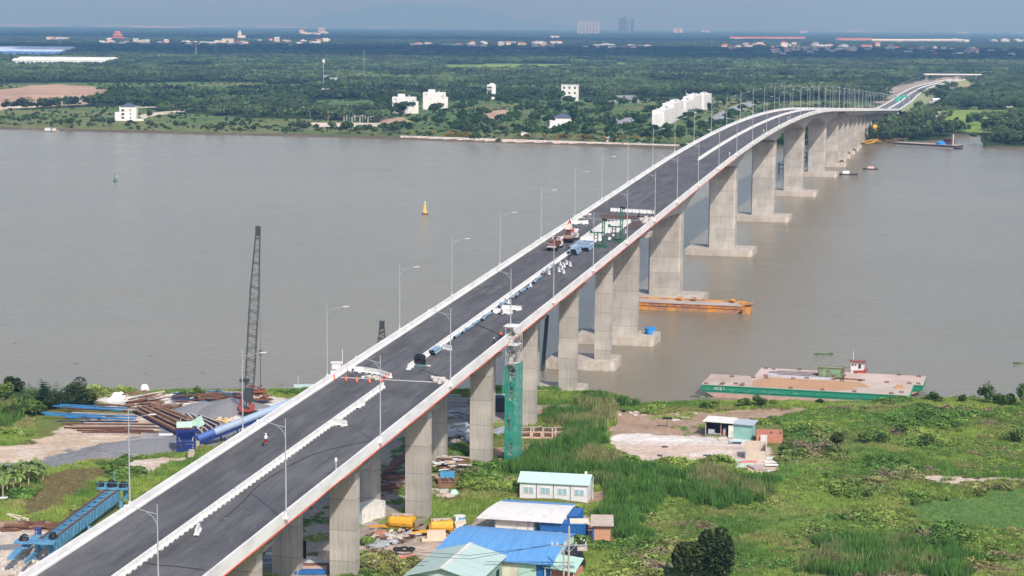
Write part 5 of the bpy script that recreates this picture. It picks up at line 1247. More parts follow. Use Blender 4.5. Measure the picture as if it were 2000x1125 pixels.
def cable(pts, label, r_=.04):
    P = [dk(*p) for p in pts]; Q = []
    for i in range(len(P) - 1):
        a = P[max(0, i - 1)]; b_ = P[i]; c = P[i + 1]; d_ = P[min(len(P) - 1, i + 2)]
        for t in np.linspace(0, 1, 8, endpoint=False): Q.append(.5 * ((2 * b_) + (c - a) * t + (2 * a - 5 * b_ + 4 * c - d_) * t * t + (3 * b_ - a - 3 * c + d_) * t ** 3))
    Q.append(P[-1]); Q = [Vector((q.x, q.y, prof(Vector((q.x - BX0, q.y, 0)).dot(BA)) + ROADZ + .05)) for q in Q]; o0 = Q[0].copy()
    one("cable_or_lamp_shadow", MB().tube([q - o0 for q in Q], r_, 5), M_TYRE, label, "cable", o0)  # black tubes for cables, and for drawn lamp post shadows
cable([(278, 1096), (300, 1103), (345, 1107), (400, 1114)], "thin black cable snaking across the right carriageway at the bottom left")
cable([(430, 1018), (470, 985), (500, 953), (540, 925), (575, 905), (625, 884), (690, 868), (725, 862)], "long black cable wandering up the right carriageway toward the second lamp post")
cable([(820, 722), (850, 732), (875, 741)], "short black cable from the covered machine to the right parapet")  # a lamp post's cast shadow drawn as a black tube
cable([(912, 628), (950, 642), (975, 655)], "thin dark tube laid as a lamp shadow across the right carriageway above the vest wearers")  # lamp shadow put on the asphalt as dark geometry, no cable here
# ---------------------------------------------------------------- near bank: yard, sheds, machines
def clear(pts): BUILT.append([tuple(gat(*p)[:2]) for p in pts])
def gp_(px, py, dz=0): p = gat(px, py); p.z += dz; return p
M_BLUEB = mat("blue_beam_paint", (.06, .27, .55), .6, 0, .35, col2=(.12, .13, .17), thr=(.38, .46), detail=7, stretch=(.5, 1, 1)); M_SHEET = mat("sheet_pile_rust", (.27, .145, .085), .9, 0, .8, col2=(.13, .075, .052), thr=(.35, .6)); M_TIMB = mat("weathered_timber", (.50, .42, .36), .9, .25, 2)
rn = random.Random(21)
def ibeam(l, w=.45, h=.5):
    return MB().box((0, 0, .04), (l, w, .07)).box((0, 0, h), (l, w, .07)).box((0, 0, h / 2), (l, .07, h))
def beam(a, b_, dz, m_, label, group, w=.45, h=.5, kind="steel_beam", cat="steel beam"):
    A, B_ = gat(*a), gat(*b_); A.z = B_.z = 0; d = B_ - A; c = (A + B_) / 2; z = max(gz(A.x, A.y), gz(B_.x, B_.y), gz(c.x, c.y)) + dz * .6
    return one(kind, ibeam(d.length, w, h), m_, label, cat, (c.x, c.y, z), math.atan2(d.y, d.x), group)
B1 = [((76, 800), (238, 815), 1.5, 'b'), ((92, 798), (250, 812), 1.5, 'b'), ((80, 812), (262, 822), .9, 'b'), ((88, 818), (200, 824), .9, 'b'), ((130, 806), (250, 814), 1.3, 'r'), ((130, 804), (215, 811), .8, 'd'), ((120, 812), (268, 818), .3, 'r'), ((128, 817), (240, 822), .3, 'r'), ((140, 809), (262, 815), .3, 't'),
      ((128, 819), (266, 825), .5, 'b'), ((112, 824), (270, 829), 0, 'd'), ((120, 829), (305, 834), 0, 'r'), ((125, 833), (315, 837), 0, 'r'), ((138, 838), (300, 842), 0, 'r'), ((150, 842), (310, 845), 0, 'r'), ((115, 848), (270, 850), 0, 't'), ((160, 846), (275, 848), 0, 'r'), ((185, 798), (275, 800), .3, 'r'), ((195, 802), (262, 804), .3, 't'), ((188, 794), (235, 795), .3, 'r'), ((210, 791), (252, 795), 0, 'r')]
nm = {'b': (M_BLUEB, "bright blue"), 'r': (M_RUST, "rusty brown"), 'd': (mat("navy_steel", (.03, .05, .12), .7, .2), "dark navy"), 't': (M_TIMB, "pale weathered")}
cnts = {}
for a, b_, dz, k in B1:
    cnts[k] = cnts.get(k, 0) + 1
    beam(a, b_, dz, nm[k][0], nm[k][1] + " long beam in the flat left pile, %s of its colour" % ORD[cnts[k] - 1], "long beams in the left yard", .34, .24)
for i in range(15):
    t = i / 14; a = (262 + 38 * t, 806 - 14 * t + (i % 3) * 2); b_ = (352 + 36 * t, 852 - 26 * t + (i % 3) * 2)
    beam(a, b_, .1 + (i % 4) * .35, M_SHEET if i % 5 else nm['d'][0], "brown sheet pile in the slanting stack, %s from its left side" % ORD[i], "slanting stack of sheet piles", .8, .3, "sheet_pile", "sheet pile")
for i in range(16):
    t = i / 15; a = (352 + 40 * t, 812 + 2 * t + (i % 4)); b_ = (392 + 42 * t, 852 - 26 * t + (i % 3) * 2)
    beam(a, b_, .0 + (i % 3) * .3, (M_RUST, nm['d'][0], M_TIMB)[i % 3], "narrow dark section in the slanting bundle behind the hopper, %s from its left" % ORD[i], "slanting bundle behind the hopper", .3, .3)
def jumble(cx, cy, rx, ry, n, l0, l1, ang, sp, mats, label, group, hz=1.4, kind="steel_beam", cat="steel beam", w=(.25, .6)):
    c0 = gat(cx, cy); ex = (gat(cx + rx, cy) - c0).x; ey = abs((gat(cx, cy - ry) - c0).y)
    for i in range(n):
        x_, y_ = c0.x + rn.uniform(-ex, ex), c0.y + rn.uniform(-ey, ey); l = rn.uniform(l0, l1); z = gz(x_, y_); zz = rn.random() ** 1.5 * hz
        m_ = MB().bar((-l / 2, 0, zz + .15 + rn.uniform(-.1, .25)), (l / 2, 0, zz + .15 + rn.uniform(-.1, .25)), rn.uniform(*w), rn.uniform(.15, .35))
        one(kind, m_, mats[i % len(mats)], label, cat, (x_, y_, z), ang + rn.uniform(-sp, sp), group)
clear([(70, 856), (60, 790), (300, 770), (545, 778), (560, 800), (420, 865), (300, 856)])
jumble(284, 787, 22, 6, 18, 4, 7, .9, .25, [M_SHEET, M_RUST, M_SHEET, M_TIMB], "brown steel piece in the steep heap behind the slanting stack", "steep brown heap", 2.2)
one("sandbag", MB().dome((0, 0, 0), 1.0, 1.3, 10, 4, .08, rn), M_WHITE, "big white sack on top of the steep brown heap", "sack", gp_(283, 779, 1.9))
for i, (px, py, s_) in enumerate(((232, 779, 1.5), (222, 782, .9), (242, 778, 1.0), (344, 775, 1.0), (214, 783, .6))): one("plastic_sheet", MB().dome((0, 0, -.1), s_ * 1.4, s_, 11, 4, .18, rn), M_WHITE, "crumpled white sheeting on the sand near the water, %s" % ORD[i], "plastic sheet", gp_(px, py))
jumble(355, 782, 16, 5, 16, 3, 6, .1, .6, [nm['d'][0], M_RUST, M_TIMB], "dark scrap piece in the low heap right of the steep brown one", "low dark heap", 1.6)
jumble(455, 785, 58, 5, 60, 2, 7, 0, .35, [M_RUST, M_SHEET, nm['d'][0], M_TIMB, M_RUST], "rusty scrap in the long waterside row left of the crane", "waterside scrap row", 1.5)
for i, (a, b_, k) in enumerate((((394, 776), (470, 780), 'b'), ((396, 774), (440, 776), 'b'), ((400, 779), (475, 783), 't'), ((410, 774), (472, 777), 't'))): beam(a, b_, 1.7, nm[k][0] if k == 'b' else M_PIPE, ("blue" if k == 'b' else "pale") + " long member on top of the waterside row, %s" % ORD[i], "long members on the waterside row", .35, .25)
jumble(325, 801, 22, 5, 16, 2, 6, 1.0, .5, [M_SHEET, M_RUST], "brown off-cut in front of the low dark heap", "brown off-cuts", .8)
jumble(505, 782, 16, 5, 26, 1.2, 4.5, 0, 1.5, [M_RUST, mat("red_oxide", (.30, .07, .04), .8, .25, 2)], "red rust piece in the tangled heap right of the crane foot", "tangled red heap", 2.4)
def heap(px, py, r_, h, m_, label, cat="gravel heap", name="gravel_heap", sx=1.3, n=22):
    v = MB(); rr = random.Random(int(px)); v.dome((0, 0, -.3), 1, 1, n, 6)
    vs = []
    for q in v.v:
        a = math.atan2(q[1], q[0]); rad = math.hypot(q[0], q[1]); k = 1 + .12 * math.sin(a * 3 + px) + rr.uniform(-.03, .03)
        vs.append((rad * math.cos(a) * r_ * sx * k, rad * math.sin(a) * r_ * k, h * (1 - rad) * (1 + rr.uniform(-.05, .05)) + (-.3 if rad > .98 else 0)))
    v.v = vs; o = one(name, v, m_, label, cat, gp_(px, py), 0, None, True); return o
M_GRAV = mat("crushed_stone", (.20, .20, .21), .95, .22, 3, bump=.5)
heap(398, 803, 5.5, 2.2, M_GRAV, "dark grey gravel heap, left one of the pair behind the slanting bundle", sx=1.5); heap(440, 808, 5.2, 2.9, M_GRAV, "grey gravel heap in the middle, left of the yellow stones", sx=1.4); heap(452, 796, 4.6, 2.2, M_GRAV, "dark gravel heap next to the crane foot", sx=1.8); heap(243, 897, 3.0, 1.1, M_GRAV, "small low gravel heap on the yard road", sx=1.4); heap(300, 872, 7, 1.6, M_GRAV, "wide flat gravel heap left of the blue hopper", sx=1.5)
heap(462, 820, 1.8, .9, mat("pale_gravel", (.5, .48, .45), .95, .2, 3), "tiny pale heap under the blue tube conveyor")
for i in range(14): one("stone_block", MB().box((0, 0, .2), (rn.uniform(.4, .9), rn.uniform(.3, .7), .45), rn.uniform(0, 3), rn.uniform(-.3, .3)), mat("yellow_stone", (.72, .50, .24), .9, .25, 3), "yellow stone in the pile under the tube conveyor", "stone", gp_(rn.uniform(424, 461), rn.uniform(818, 828)), 0, "yellow stones")
# crawler crane with lattice boom
M_CRED = mat("crane_red", (.34, .06, .045), .55, .2, 2); M_BOOM = mat("boom_dark_steel", (.045, .05, .055), .6, .3, 2)
def lattice_boom(o, A, B_, w0, wm, w1, n, r_, m_):
    A, B_ = Vector(A), Vector(B_); d = (B_ - A); L_ = d.length; d.normalize(); x = d.cross(Vector((0, 1, 0))).normalized(); y = d.cross(x); b_ = MB()
    def wd(t): return w0 + (wm - w0) * min(1, t / .16) if t < .16 else (wm if t < .66 else wm + (w1 - wm) * (t - .66) / .34)
    def P(t, sx, sy): return A + d * (L_ * t) + x * (sx * wd(t) / 2) + y * (sy * wd(t) / 2)
    for i in range(n):
        t0, t1 = i / n, (i + 1) / n
        for sx, sy in ((-1, -1), (1, -1), (1, 1), (-1, 1)): b_.bar(P(t0, sx, sy), P(t1, sx, sy), r_)
        f = 1 if i % 2 else -1
        b_.bar(P(t0, -f, -1), P(t1, f, -1), r_ * .6); b_.bar(P(t0, f, 1), P(t1, -f, 1), r_ * .6); b_.bar(P(t0, -1, f), P(t1, -1, -f), r_ * .6); b_.bar(P(t0, 1, -f), P(t1, 1, f), r_ * .6)
        if i % 3 == 0:
            for (p, q) in (((-1, -1), (1, -1)), ((1, -1), (1, 1)), ((1, 1), (-1, 1)), ((-1, 1), (-1, -1))): b_.bar(P(t0, *p), P(t0, *q), r_ * .8)
    return part("boom", b_, m_, o)
cp = gp_(484, 812); o = root("crawler_crane", "red crawler crane with tall black lattice boom on the left river bank", "crane", cp)
for y_ in (-1.2, 1.2): part("track", MB().prof_x([(y_ - .3, .1), (y_ + .3, .1), (y_ + .3, .8), (y_ - .3, .8)], -1.9, 1.9), M_TYRE, o)
part("body", MB().box((-.2, 0, 1.25), (2.6, 1.9, .5)).box((-1.4, 0, 1.7), (.7, 1.8, .7)), M_CRED, o); part("cab", MB().box((1.0, -.7, 2.0), (.9, .8, 1.3)), M_CRED, o)
part("a_frame", MB().bar((-1.8, -1, 2.0), (-.6, 0, 5.2), .16).bar((-1.8, 1, 2.0), (-.6, 0, 5.2), .16).bar((.6, -.7, 2), (-.6, 0, 5.2), .14).bar((.6, .7, 2), (-.6, 0, 5.2), .14).bar((-2.6, -1.8, .3), (-3.6, -2.6, .3), .3).bar((2.6, -1.8, .6), (4.6, -2.4, .4), .35), M_CRED, o)
top = at(504, 450, 0); r_ = ray(504, 450); t = (cp.y) / r_.y; tp = Vector((r_.x * t, cp.y, HC + r_.z * t)) - cp
lattice_boom(o, (.1, 0, 1.6), tp, .8, 1.8, .8, 44, .11, M_BOOM); part("boom_head", MB().box((tp.x, 0, tp.z + .1), (1.0, .9, 1.6)).cyl((tp.x, -.5, tp.z - .6), (tp.x, .5, tp.z - .6), .5, .5, 12), M_BOOM, o)
hx = tp.x + .25; part("hoist_cable", MB().bar((hx, 0, tp.z), (hx, 0, 13.0), .05).bar((hx, 0, 13.0), (hx, 0, 5.2), .13), M_BOOM, o)
part("hook", MB().box((hx, 0, 13.2), (.35, .3, 1.1)), M_BOOM, o); part("platform", MB().box((-.6, 0, 7.4), (1.9, 1.6, .5)).bar((-1.4, -.7, 7.2), (-1.5, -.7, 2.0), .07).bar((-1.0, .7, 7.2), (-1.1, .7, 2.0), .07).box((.25, 0, 4.4), (1.7, 1.6, 2.6)), M_BOOM, o)
# second boom behind the bridge
c2 = at(741, 790, 2.0); c2.y += 6; r_ = ray(746, 637); t = c2.y / r_.y; tp = Vector((r_.x * t, c2.y, HC + r_.z * t)) - c2
o = root("crawler_crane", "dark crane behind the bridge, only its black boom tip showing over the left parapet", "crane", c2)
for y_ in (-1.5, 1.5): part("track", MB().box((0, y_, .5), (5, .8, .9)), M_TYRE, o)
part("body", MB().box((0, 0, 1.8), (4, 2.6, 1.5)), M_CRED, o); lattice_boom(o, (0, 0, 2.0), tp, .8, 1.9, .9, 30, .15, M_BOOM); part("boom_head", MB().box((tp.x, 0, tp.z + .3), (1.1, .8, 1.7)), M_BOOM, o)
# blue feed hopper with roofed tube conveyor
M_NAVY = mat("hopper_navy", (.012, .03, .17), .5, .2, 1.5); M_TUBE = mat("conveyor_cover_blue", (.16, .26, .46), .5, 0, .18, col2=(.04, .12, .42), thr=(.44, .5), obj=True, stretch=(1, 1, 1)); M_MINT = mat("mint_panel", (.42, .62, .52), .7, .15, 1)
hp = gp_(364, 886); o = root("feed_hopper", "dark blue steel hopper with mint green side sheets at the foot of the tube conveyor", "hopper", hp, .15)
part("body", MB().add([(x * w_, y * d_, z) for z, w_, d_ in ((3.0, 1.0, 1.0), (4.4, 2.0, 1.6), (4.9, 2.0, 1.6)) for x, y in ((-1, -1), (1, -1), (1, 1), (-1, 1))], [(0, 1, 2, 3)] + [(k * 4 + i, k * 4 + (i + 1) % 4, k * 4 + (i + 1) % 4 + 4, k * 4 + i + 4) for k in (0, 1) for i in range(4)]).box((0, 0, 2.9), (2.2, 1.9, .5)), M_NAVY, o)
part("leg_frame", MB().bar((-1.6, -1.4, 0), (-1.6, -1.4, 4.4), .35).bar((1.6, -1.4, 0), (1.6, -1.4, 4.4), .35).bar((-1.6, 1.4, 0), (-1.6, 1.4, 4.4), .35).bar((1.6, 1.4, 0), (1.6, 1.4, 4.4), .35).bar((-1.6, -1.4, 1), (1.6, -1.4, 1), .3).bar((-1.6, -1.4, 2.4), (1.6, -1.4, 2.4), .4).box((.2, -1.2, 1.2), (1.8, .4, 1.6)), M_NAVY, o)
part("green_sheet", MB().box((-.3, .1, 5.45), (2.9, .12, 1.3), 0, -.35), M_MINT, o); part("rusty_edge", MB().box((-.1, -.9, 5.0), (3.7, .15, .3)), M_RUST, o)
o2 = root("screen_panel", "tilted pale green screen of sheets standing beside the blue hopper", "panel", gp_(377, 870), .75); part("sheet", MB().box((.2, 0, 3.9), (4.6, .12, 1.9), 0, 0, -.35), M_MINT, o2); part("post", MB().bar((-2.6, .2, 0), (-2.6, .2, 5.6), .1).bar((2.2, .2, 0), (2.2, .2, 5.2), .12).bar((0, .2, 0), (0, .2, 5), .16), M_TIMB, o2)
A = gp_(386, 871); A.z += 1.4; r1 = BW(306, -18, 10.5); B_ = at(575, 783, 9.0); d = (B_ - A)
o = root("tube_conveyor", "long rounded blue covered conveyor rising from the hopper toward the bridge", "conveyor", A); an = math.atan2(d.y, d.x); o.rotation_euler = (0, 0, an); hl = Vector((d.x, d.y, 0)).length
M_T2 = mat("conveyor_cover_pale", (.30, .39, .54), .5, .08, .6); cv = MB().cyl((0, 0, 0), (hl * .17, 0, d.z * .17), .72, .72, 14); part("cover", cv, mat("conveyor_cover_blue_end", (.05, .12, .36), .5, .1, 1), o, label="deep blue lower end of the cover"); part("cover", MB().cyl((hl * .17, 0, d.z * .17), (hl, 0, d.z), .72, .72, 14), M_T2, o)
part("truss", MB().bar((0, -.2, -.85), (hl, -.2, d.z - .85), .5, .6), M_NAVY, o)
sp_ = MB()
for t in (.25, .42, .6, .8):
    sp_.bar((hl * t, -1.0, d.z * t - 1.4), (hl * t - .8, -1.8, -A.z + 1.6), .22).bar((hl * t, 1.0, d.z * t - 1.4), (hl * t + .8, 1.8, -A.z + 1.6), .22).bar((hl * t, -.8, d.z * t - 1.4), (hl * t + 1.2, -.8, -A.z + 1.6), .18)
part("leg", sp_, M_NAVY, o)
for i in range(7): one("concrete_block", MB().box((0, 0, .5), (1.0, .8, 1.1)), M_CAP, "pale concrete block in the line right of the blue hopper, %s" % ORD[i], "concrete block", gp_(372 + i * 2.4, 893 - i * 4.2), .3, "concrete blocks by the hopper")
one("white_sheet", MB().box((0, 0, .15), (2.6, 1.4, .12), .1), M_WHITE, "small white sheet lying on the gravel left of the blue hopper", "sheet", gp_(324, 862, 1.2))
# light blue girder launcher
M_LBLU = mat("launcher_blue", (.13, .33, .52), .6, 0, 1.2, col2=(.07, .20, .34), thr=(.35, .6), detail=7); M_LB2 = mat("rail_brown", (.13, .07, .05), .8, .2, 2)
A = gp_(84, 1100); B_ = gp_(222, 992); d = B_ - A; d.z = 0; L_ = d.length; an = math.atan2(d.y, d.x)
o = root("girder_launcher", "long light blue twin girder launching gantry parked beside the bridge at bottom left", "launching gantry", (A.x, A.y, gz(A.x, A.y)), an)
HZ = 1.4
for y_ in (-1.0, 1.0):
    g_ = part("girder", MB().box((L_ * .5, y_, HZ + .9), (L_, .35, 1.8)), M_LBLU, o); part("rail", MB().box((L_ * .5, y_, HZ + 1.9), (L_, .26, .2)), M_LB2, g_)
    rb = MB()
    for k in range(int(L_ / 1.6)): rb.box((k * 1.6 + .8, y_ - .3 * (1 if y_ < 0 else -1) * 1, HZ + .9), (.10, .12, 1.7))
    part("stiffener", rb, M_LBLU, g_)
lt = MB(); k = 0
while k * 1.5 < L_ - 1.5:
    x_ = k * 1.5; f = 1 if k % 2 else -1; lt.bar((x_, -.85 * f, HZ + 1.6), (x_ + 1.5, .85 * f, HZ + 1.6), .11).bar((x_, -.85, HZ + 1.6), (x_, .85, HZ + 1.6), .11); k += 1
part("bracing", lt, M_LBLU, o)
part("end_platform", MB().box((L_ + .2, 0, HZ + 2.05), (1.8, 5.2, .35)).box((L_ + 1.0, -1.8, HZ + 1.4), (.8, .6, 2.8)).bar((L_ - .5, -2.4, HZ + 2.1), (L_ - .5, -2.4, HZ + 3.1), .08).bar((L_ - .5, 2.4, HZ + 2.1), (L_ - .5, 2.4, HZ + 3.1), .08).bar((L_ + .6, 0, HZ + 2.1), (L_ + .6, 0, HZ + 4.6), .12).box((L_ + .3, 1.1, HZ + 2.5), (.8, .8, .5)).bar((L_ - .5, -2.4, HZ + 3.0), (L_ - .5, 2.4, HZ + 3.0), .06), M_LBLU, o)
part("rear_platform", MB().box((-.8, .8, HZ + 2.05), (1.8, 6.0, .3)).box((-3.6, 2.9, HZ + .9), (5.5, 1.1, .35), .12).box((-4.0, .6, HZ + .5), (5, .35, .45), .1).bar((-1, -1.6, HZ + 2.2), (-1, 2.6, HZ + 3.0), .08).box((2.4, 2.6, HZ + 1.2), (7, 1.1, .3), .04), M_LBLU, o)
part("leg_frame", MB().bar((L_ - .6, -1.5, 0), (L_ - .6, -1.5, HZ), .5).bar((L_ - .6, 1.5, 0), (L_ - .6, 1.5, HZ), .5).bar((1, -1.5, 0), (1, -1.5, HZ), .5).bar((1, 1.5, 0), (1, 1.5, HZ), .5).bar((L_ * .5, -1.5, 0), (L_ * .5, -1.5, HZ), .4).bar((L_ * .5, 1.5, 0), (L_ * .5, 1.5, HZ), .4), M_LBLU, o)
M_TARP = MATS["black_plastic"]
for i, (x_, y_, s_, lb) in enumerate(((L_ + .2, 2.2, .7, "left end"), (L_ + .3, .3, .9, "middle"), (L_ + .2, -1.7, .8, "right end"), (-.6, 2.6, .75, "rear platform"), (1.2, -1.2, .7, "rear right corner"))):
    q = Vector((A.x, A.y, gz(A.x, A.y))) + Matrix.Rotation(an, 3, 'Z') @ Vector((x_, y_, HZ + 2.22)); one("wrapped_motor", MB().dome((0, 0, 0), s_, s_ * 1.25, 11, 5, .12, rn), M_TARP, "black plastic wrapped motor on the blue launching gantry, %s" % lb, "wrapped motor", q)
clear([(60, 1125), (230, 960), (250, 985), (250, 1125)])
# bottom left odds
for i, (a, b_) in enumerate((((15, 1008), (40, 1013)), ((14, 1012), (38, 1018)), ((42, 1015), (55, 1019)))): beam(a, b_, .2, mat("cream_timber", (.72, .62, .46), .8, .1), "cream painted timber lying on the grass edge at bottom left, %s" % ORD[i], "cream timbers", .4, .3, "timber", "timber")
jumble(50, 1031, 26, 5, 22, 2, 5, .15, .4, [M_RUST, M_SHEET], "rusty plate scrap in the low pile at bottom left", "rusty scrap at bottom left", .4)
jumble(98, 1032, 20, 6, 8, 2, 4, .1, .3, [M_RUST], "dark rusty drum piece right of the low pile", "rusty pieces beside the launcher", .5)
o = root("concrete_tank", "open concrete basin with pale rim at the bottom left corner", "basin", gp_(2, 1078), .35); part("wall", MB().box((0, -4, .5), (12, .5, 1.4)).box((6, 0, .5), (.5, 8.4, 1.4)).box((0, 4, .5), (12, .5, 1.4)), M_CAP, o); part("floor", MB().box((0, 0, .1), (12, 8, .1)), M_GRAV, o)
for i in range(6): q = gp_(44 + i * 5.4, 1068 - (i % 2) * 3); one("rebar_cage", MB().bar((-.5, 0, 0), (-.5, 0, 2.4), .08).bar((.5, 0, 0), (.5, 0, 2.4), .08).bar((-.5, 0, 2.4), (.5, 0, 2.4), .08).bar((-.5, 0, 1.2), (.5, 0, 1.2), .06), M_TIMB, "thin upright bar frame at bottom left, %s from the left" % ORD[i], "bar frame", q, .2, "upright bar frames")
one("portable_toilet", MB().box((0, 0, 1.3), (.9, .9, 2.6)).box((0, 0, 2.65), (1.0, 1.0, .12)), mat("navy_door", (.04, .06, .22), .6, .2), "narrow dark blue booth beside the rear of the launching gantry", "booth", gp_(75, 1064))
for i in range(70): one("stone_block", MB().box((0, 0, .1), (rn.uniform(.3, .8), rn.uniform(.3, .6), .3), rn.uniform(0, 3), .2), mat("pale_stone", (.58, .54, .50), .9, .25, 3), "loose pale stone on the bottom left lot", "stone", gp_(rn.uniform(2, 100), rn.uniform(1078, 1124)), 0, "loose stones at bottom left")
# ------------------------------------------------------------ under the bridge
jumble(888, 852, 26, 7, 34, 2, 5, 1.2, 1.3, [mat("zinc_grey", (.42, .46, .52), .5, .15, 2), mat("zinc_pale", (.62, .66, .72), .5, .1, 2)], "galvanised rail piece in the tangled heap beside the third pier pair", "tangled galvanised heap", 2.0, "rail_section", "rail section", (.3, .5))
for i in range(9): a = (962 + i * 1.2, 858 - i * 2.2); b_ = (984 + i * 1.2, 848 - i * 1.8); beam(a, b_, .1 + (i % 2) * .3, MATS["zinc_grey"], "grey steel channel bundled left of the netted stair tower, %s from the front" % ORD[i], "channel bundle", .35, .3, "steel_channel", "steel channel")
for i in range(22):
    q = gp_(876 + (i % 6) * 6.4, 793 - (i // 6) * 2.2); one("concrete_slab", MB().box((0, 0, .3 + (i // 6) * .42), (1.0, .7, .38), rn.uniform(-.1, .1)), mat("grey_slab", (.36, .36, .37), .9, .2, 2), "grey concrete block in the stack seen between the second and third pier pairs", "concrete block", q, 0, "grey block stack")
jumble(895, 812, 22, 8, 20, .6, 2, 0, 1.5, [MATS["grey_slab"], MATS["zinc_grey"]], "grey broken block on the ground behind the third pier pair", "broken grey blocks", .4, "broken_block", "broken block", (.4, .9))
jumble(880, 918, 28, 8, 60, 1.5, 3.2, .1, .5, [M_TIMB, M_RUST, MATS["zinc_pale"], M_SHEET], "scaffold tube in the big stack at the third pier pair's foot", "scaffold tube stack", 2.0, "scaffold_tube", "scaffold tube", (.1, .2))
one("blue_crate", MB().box((0, 0, .5), (2.6, 1.2, 1.0)), mat("crate_blue", (.07, .30, .55), .6, .25, 2), "small blue crate in front of the scaffold tube stack", "crate", gp_(874, 932))
for i in range(2): one("form_panel", MB().box((0, 0, .9), (1.9, 4.2, .2), 0, -.1).box((-.85, 0, 1.05), (.15, 4.2, .3), 0, -.1).box((.85, 0, 1.05), (.15, 4.2, .3), 0, -.1).box((0, -1.8, .5), (1.9, .3, .9)), M_SHEET, "brown steel form panel below the scaffold stack, %s" % ("left", "right")[i], "form panel", gp_(862 + i * 12, 948), .2)
jumble(858, 965, 16, 5, 12, .8, 2.5, .3, 1, [M_TIMB, MATS["pale_rubble"]], "pale sheet scrap below the form panels", "pale scrap by the form panels", .4, "scrap_sheet", "scrap", (.4, .9))
one("green_bag", MB().dome((0, 0, -.1), .9, .9, 9, 4, .15, rn), M_MINT, "green sack dumped on the grass right of the form panels", "sack", gp_(886, 965)); one("scrap_board", MB().box((0, 0, .3), (1.6, .8, .2), .6, .3), M_TIMB, "pale board leaning on the green sack", "board", gp_(878, 972))
jumble(752, 950, 34, 24, 48, 1.5, 6, .5, .7, [MATS["boom_dark_steel"], mat("maroon_steel", (.13, .05, .045), .8, .3, 2), M_RUST], "dark red reinforcement piece in the big tangle under the deck", "dark tangle under the deck", 1.6, "rebar_piece", "rebar", (.08, .22))
for i in range(9): a = (752 + i * 2, 928 - i * 3.0); b_ = (790 + i * .6, 902 - i * 1.6); beam(a, b_, .3, MATS["maroon_steel"], "maroon girder leaning behind the second pier pair, %s from the front" % ORD[i], "maroon girders", .4, .4)
jumble(830, 945, 0, 0, 0, 1, 1, 0, 0, [M_RUST], "x", "x")
def container(px, py, L_, W_, H_, rz, m_, label, p=None, tint=None):
    o = root("shipping_container", label, "container", p or gp_(px, py), rz); b_ = MB().box((0, 0, H_ / 2 + .1), (L_ - .12, W_ - .12, H_ - .1)); part("body", b_, m_, o)
    r_ = MB(); n = int(L_ / .45)
    for i in range(n):
        for s_ in (-1, 1): r_.box((-L_ / 2 + L_ * (i + .5) / n, s_ * (W_ / 2 - .03), H_ / 2 + .1), (.2, .09, H_ - .4))
    for i in range(int(W_ / .45)):
        for s_ in (-1, 1): r_.box((s_ * (L_ / 2 - .03), -W_ / 2 + W_ * (i + .5) / int(W_ / .45), H_ / 2 + .1), (.09, .2, H_ - .4))
    part("ribs", r_, m_, o); f = MB()
    for z_ in (.1, H_): 
        for s_ in (-1, 1): f.box((0, s_ * W_ / 2, z_), (L_, .14, .16)); f.box((s_ * L_ / 2, 0, z_), (.14, W_, .16))
    for sx in (-1, 1):
        for sy in (-1, 1): f.box((sx * L_ / 2, sy * W_ / 2, H_ / 2), (.16, .16, H_ + .1))
    part("frame", f, tint or m_, o); return o
M_CBLU = mat("container_blue", (.025, .13, .38), .5, .2, 1.2); M_CWHT = mat("container_white", (.70, .68, .64), .7, 0, 1.4, col2=(.45, .40, .34), thr=(.3, .45))
container(718, 1014, 6.1, 2.4, 2.6, 1.0, M_CWHT, "white open topped container between the second pier pair, blue things inside")
one("blue_tarpaulin", MB().dome((0, 0, 0), 1.5, .8, 10, 4, .2, rn), mat("tarpaulin_blue", (.02, .10, .38), .6, .3, 2), "dark blue bundle on top of the white container under the bridge", "tarpaulin", gp_(712, 992, 2.7))
clear([(690, 1025), (690, 970), (735, 970), (735, 1025)])
# trailer pumps
def pump(px, py, rz, label, sc=1, variant=0):
    o = root("concrete_pump_trailer", label, "concrete pump", gp_(px, py), rz); o.scale = (sc,) * 3
    h_ = MB().prof_x([(-.9, 1.05), (.9, 1.05), (1.05, 1.5), (.95, 1.95), (.6, 2.3), (-.6, 2.3), (-.95, 1.95), (-1.05, 1.5)], -1.9, 1.4).box((-.3, -1.03, 1.5), (.06, .06, .9)).box((.8, -1.03, 1.5), (.06, .06, .9)).box((-2.05, 0, 1.5), (.3, 1.5, .8)); part("hood", h_, M_YEL, o)
    part("hopper", MB().add([(x, y, z) for x, y, z in ((1.9, -.9, 1.0), (3.4, -1.2, 2.2), (3.4, 1.2, 2.2), (1.9, .9, 1.0), (1.7, -.9, 1.9), (1.7, .9, 1.9))], [(0, 1, 2, 3), (0, 4, 1), (3, 2, 5), (4, 5, 2, 1), (0, 3, 5, 4)]).box((2.4, 0, 1.0), (1.6, 1.4, .5)), M_TAN if not variant else MATS["cream_basket"], o)
    part("chassis", MB().box((-.2, 0, .75), (6.0, 1.2, .22)).bar((-3.1, 0, .75), (-5.0, 0, .45), .3).bar((2.6, -.7, 0), (2.6, -.7, .8), .16).bar((2.6, .7, 0), (2.6, .7, .8), .16), M_YEL, o)
    for s_ in (-1, 1): w_ = part("wheel", MB().cyl((.4, s_ * 1.1, .52), (.4, s_ * 1.5, .52), .55, .55, 16), M_TYRE, o); part("rim", MB().cyl((.4, s_ * 1.08, .52), (.4, s_ * 1.54, .52), .27, .27, 10), M_TAN, w_)
    part("pipes", MB().bar((-1.8, .4, 2.45), (1.2, .4, 2.5), .18).box((-1.2, -.3, 2.5), (.8, .5, .3)).box((.3, .1, 2.5), (.9, .6, .25)), M_TIMB, o); return o
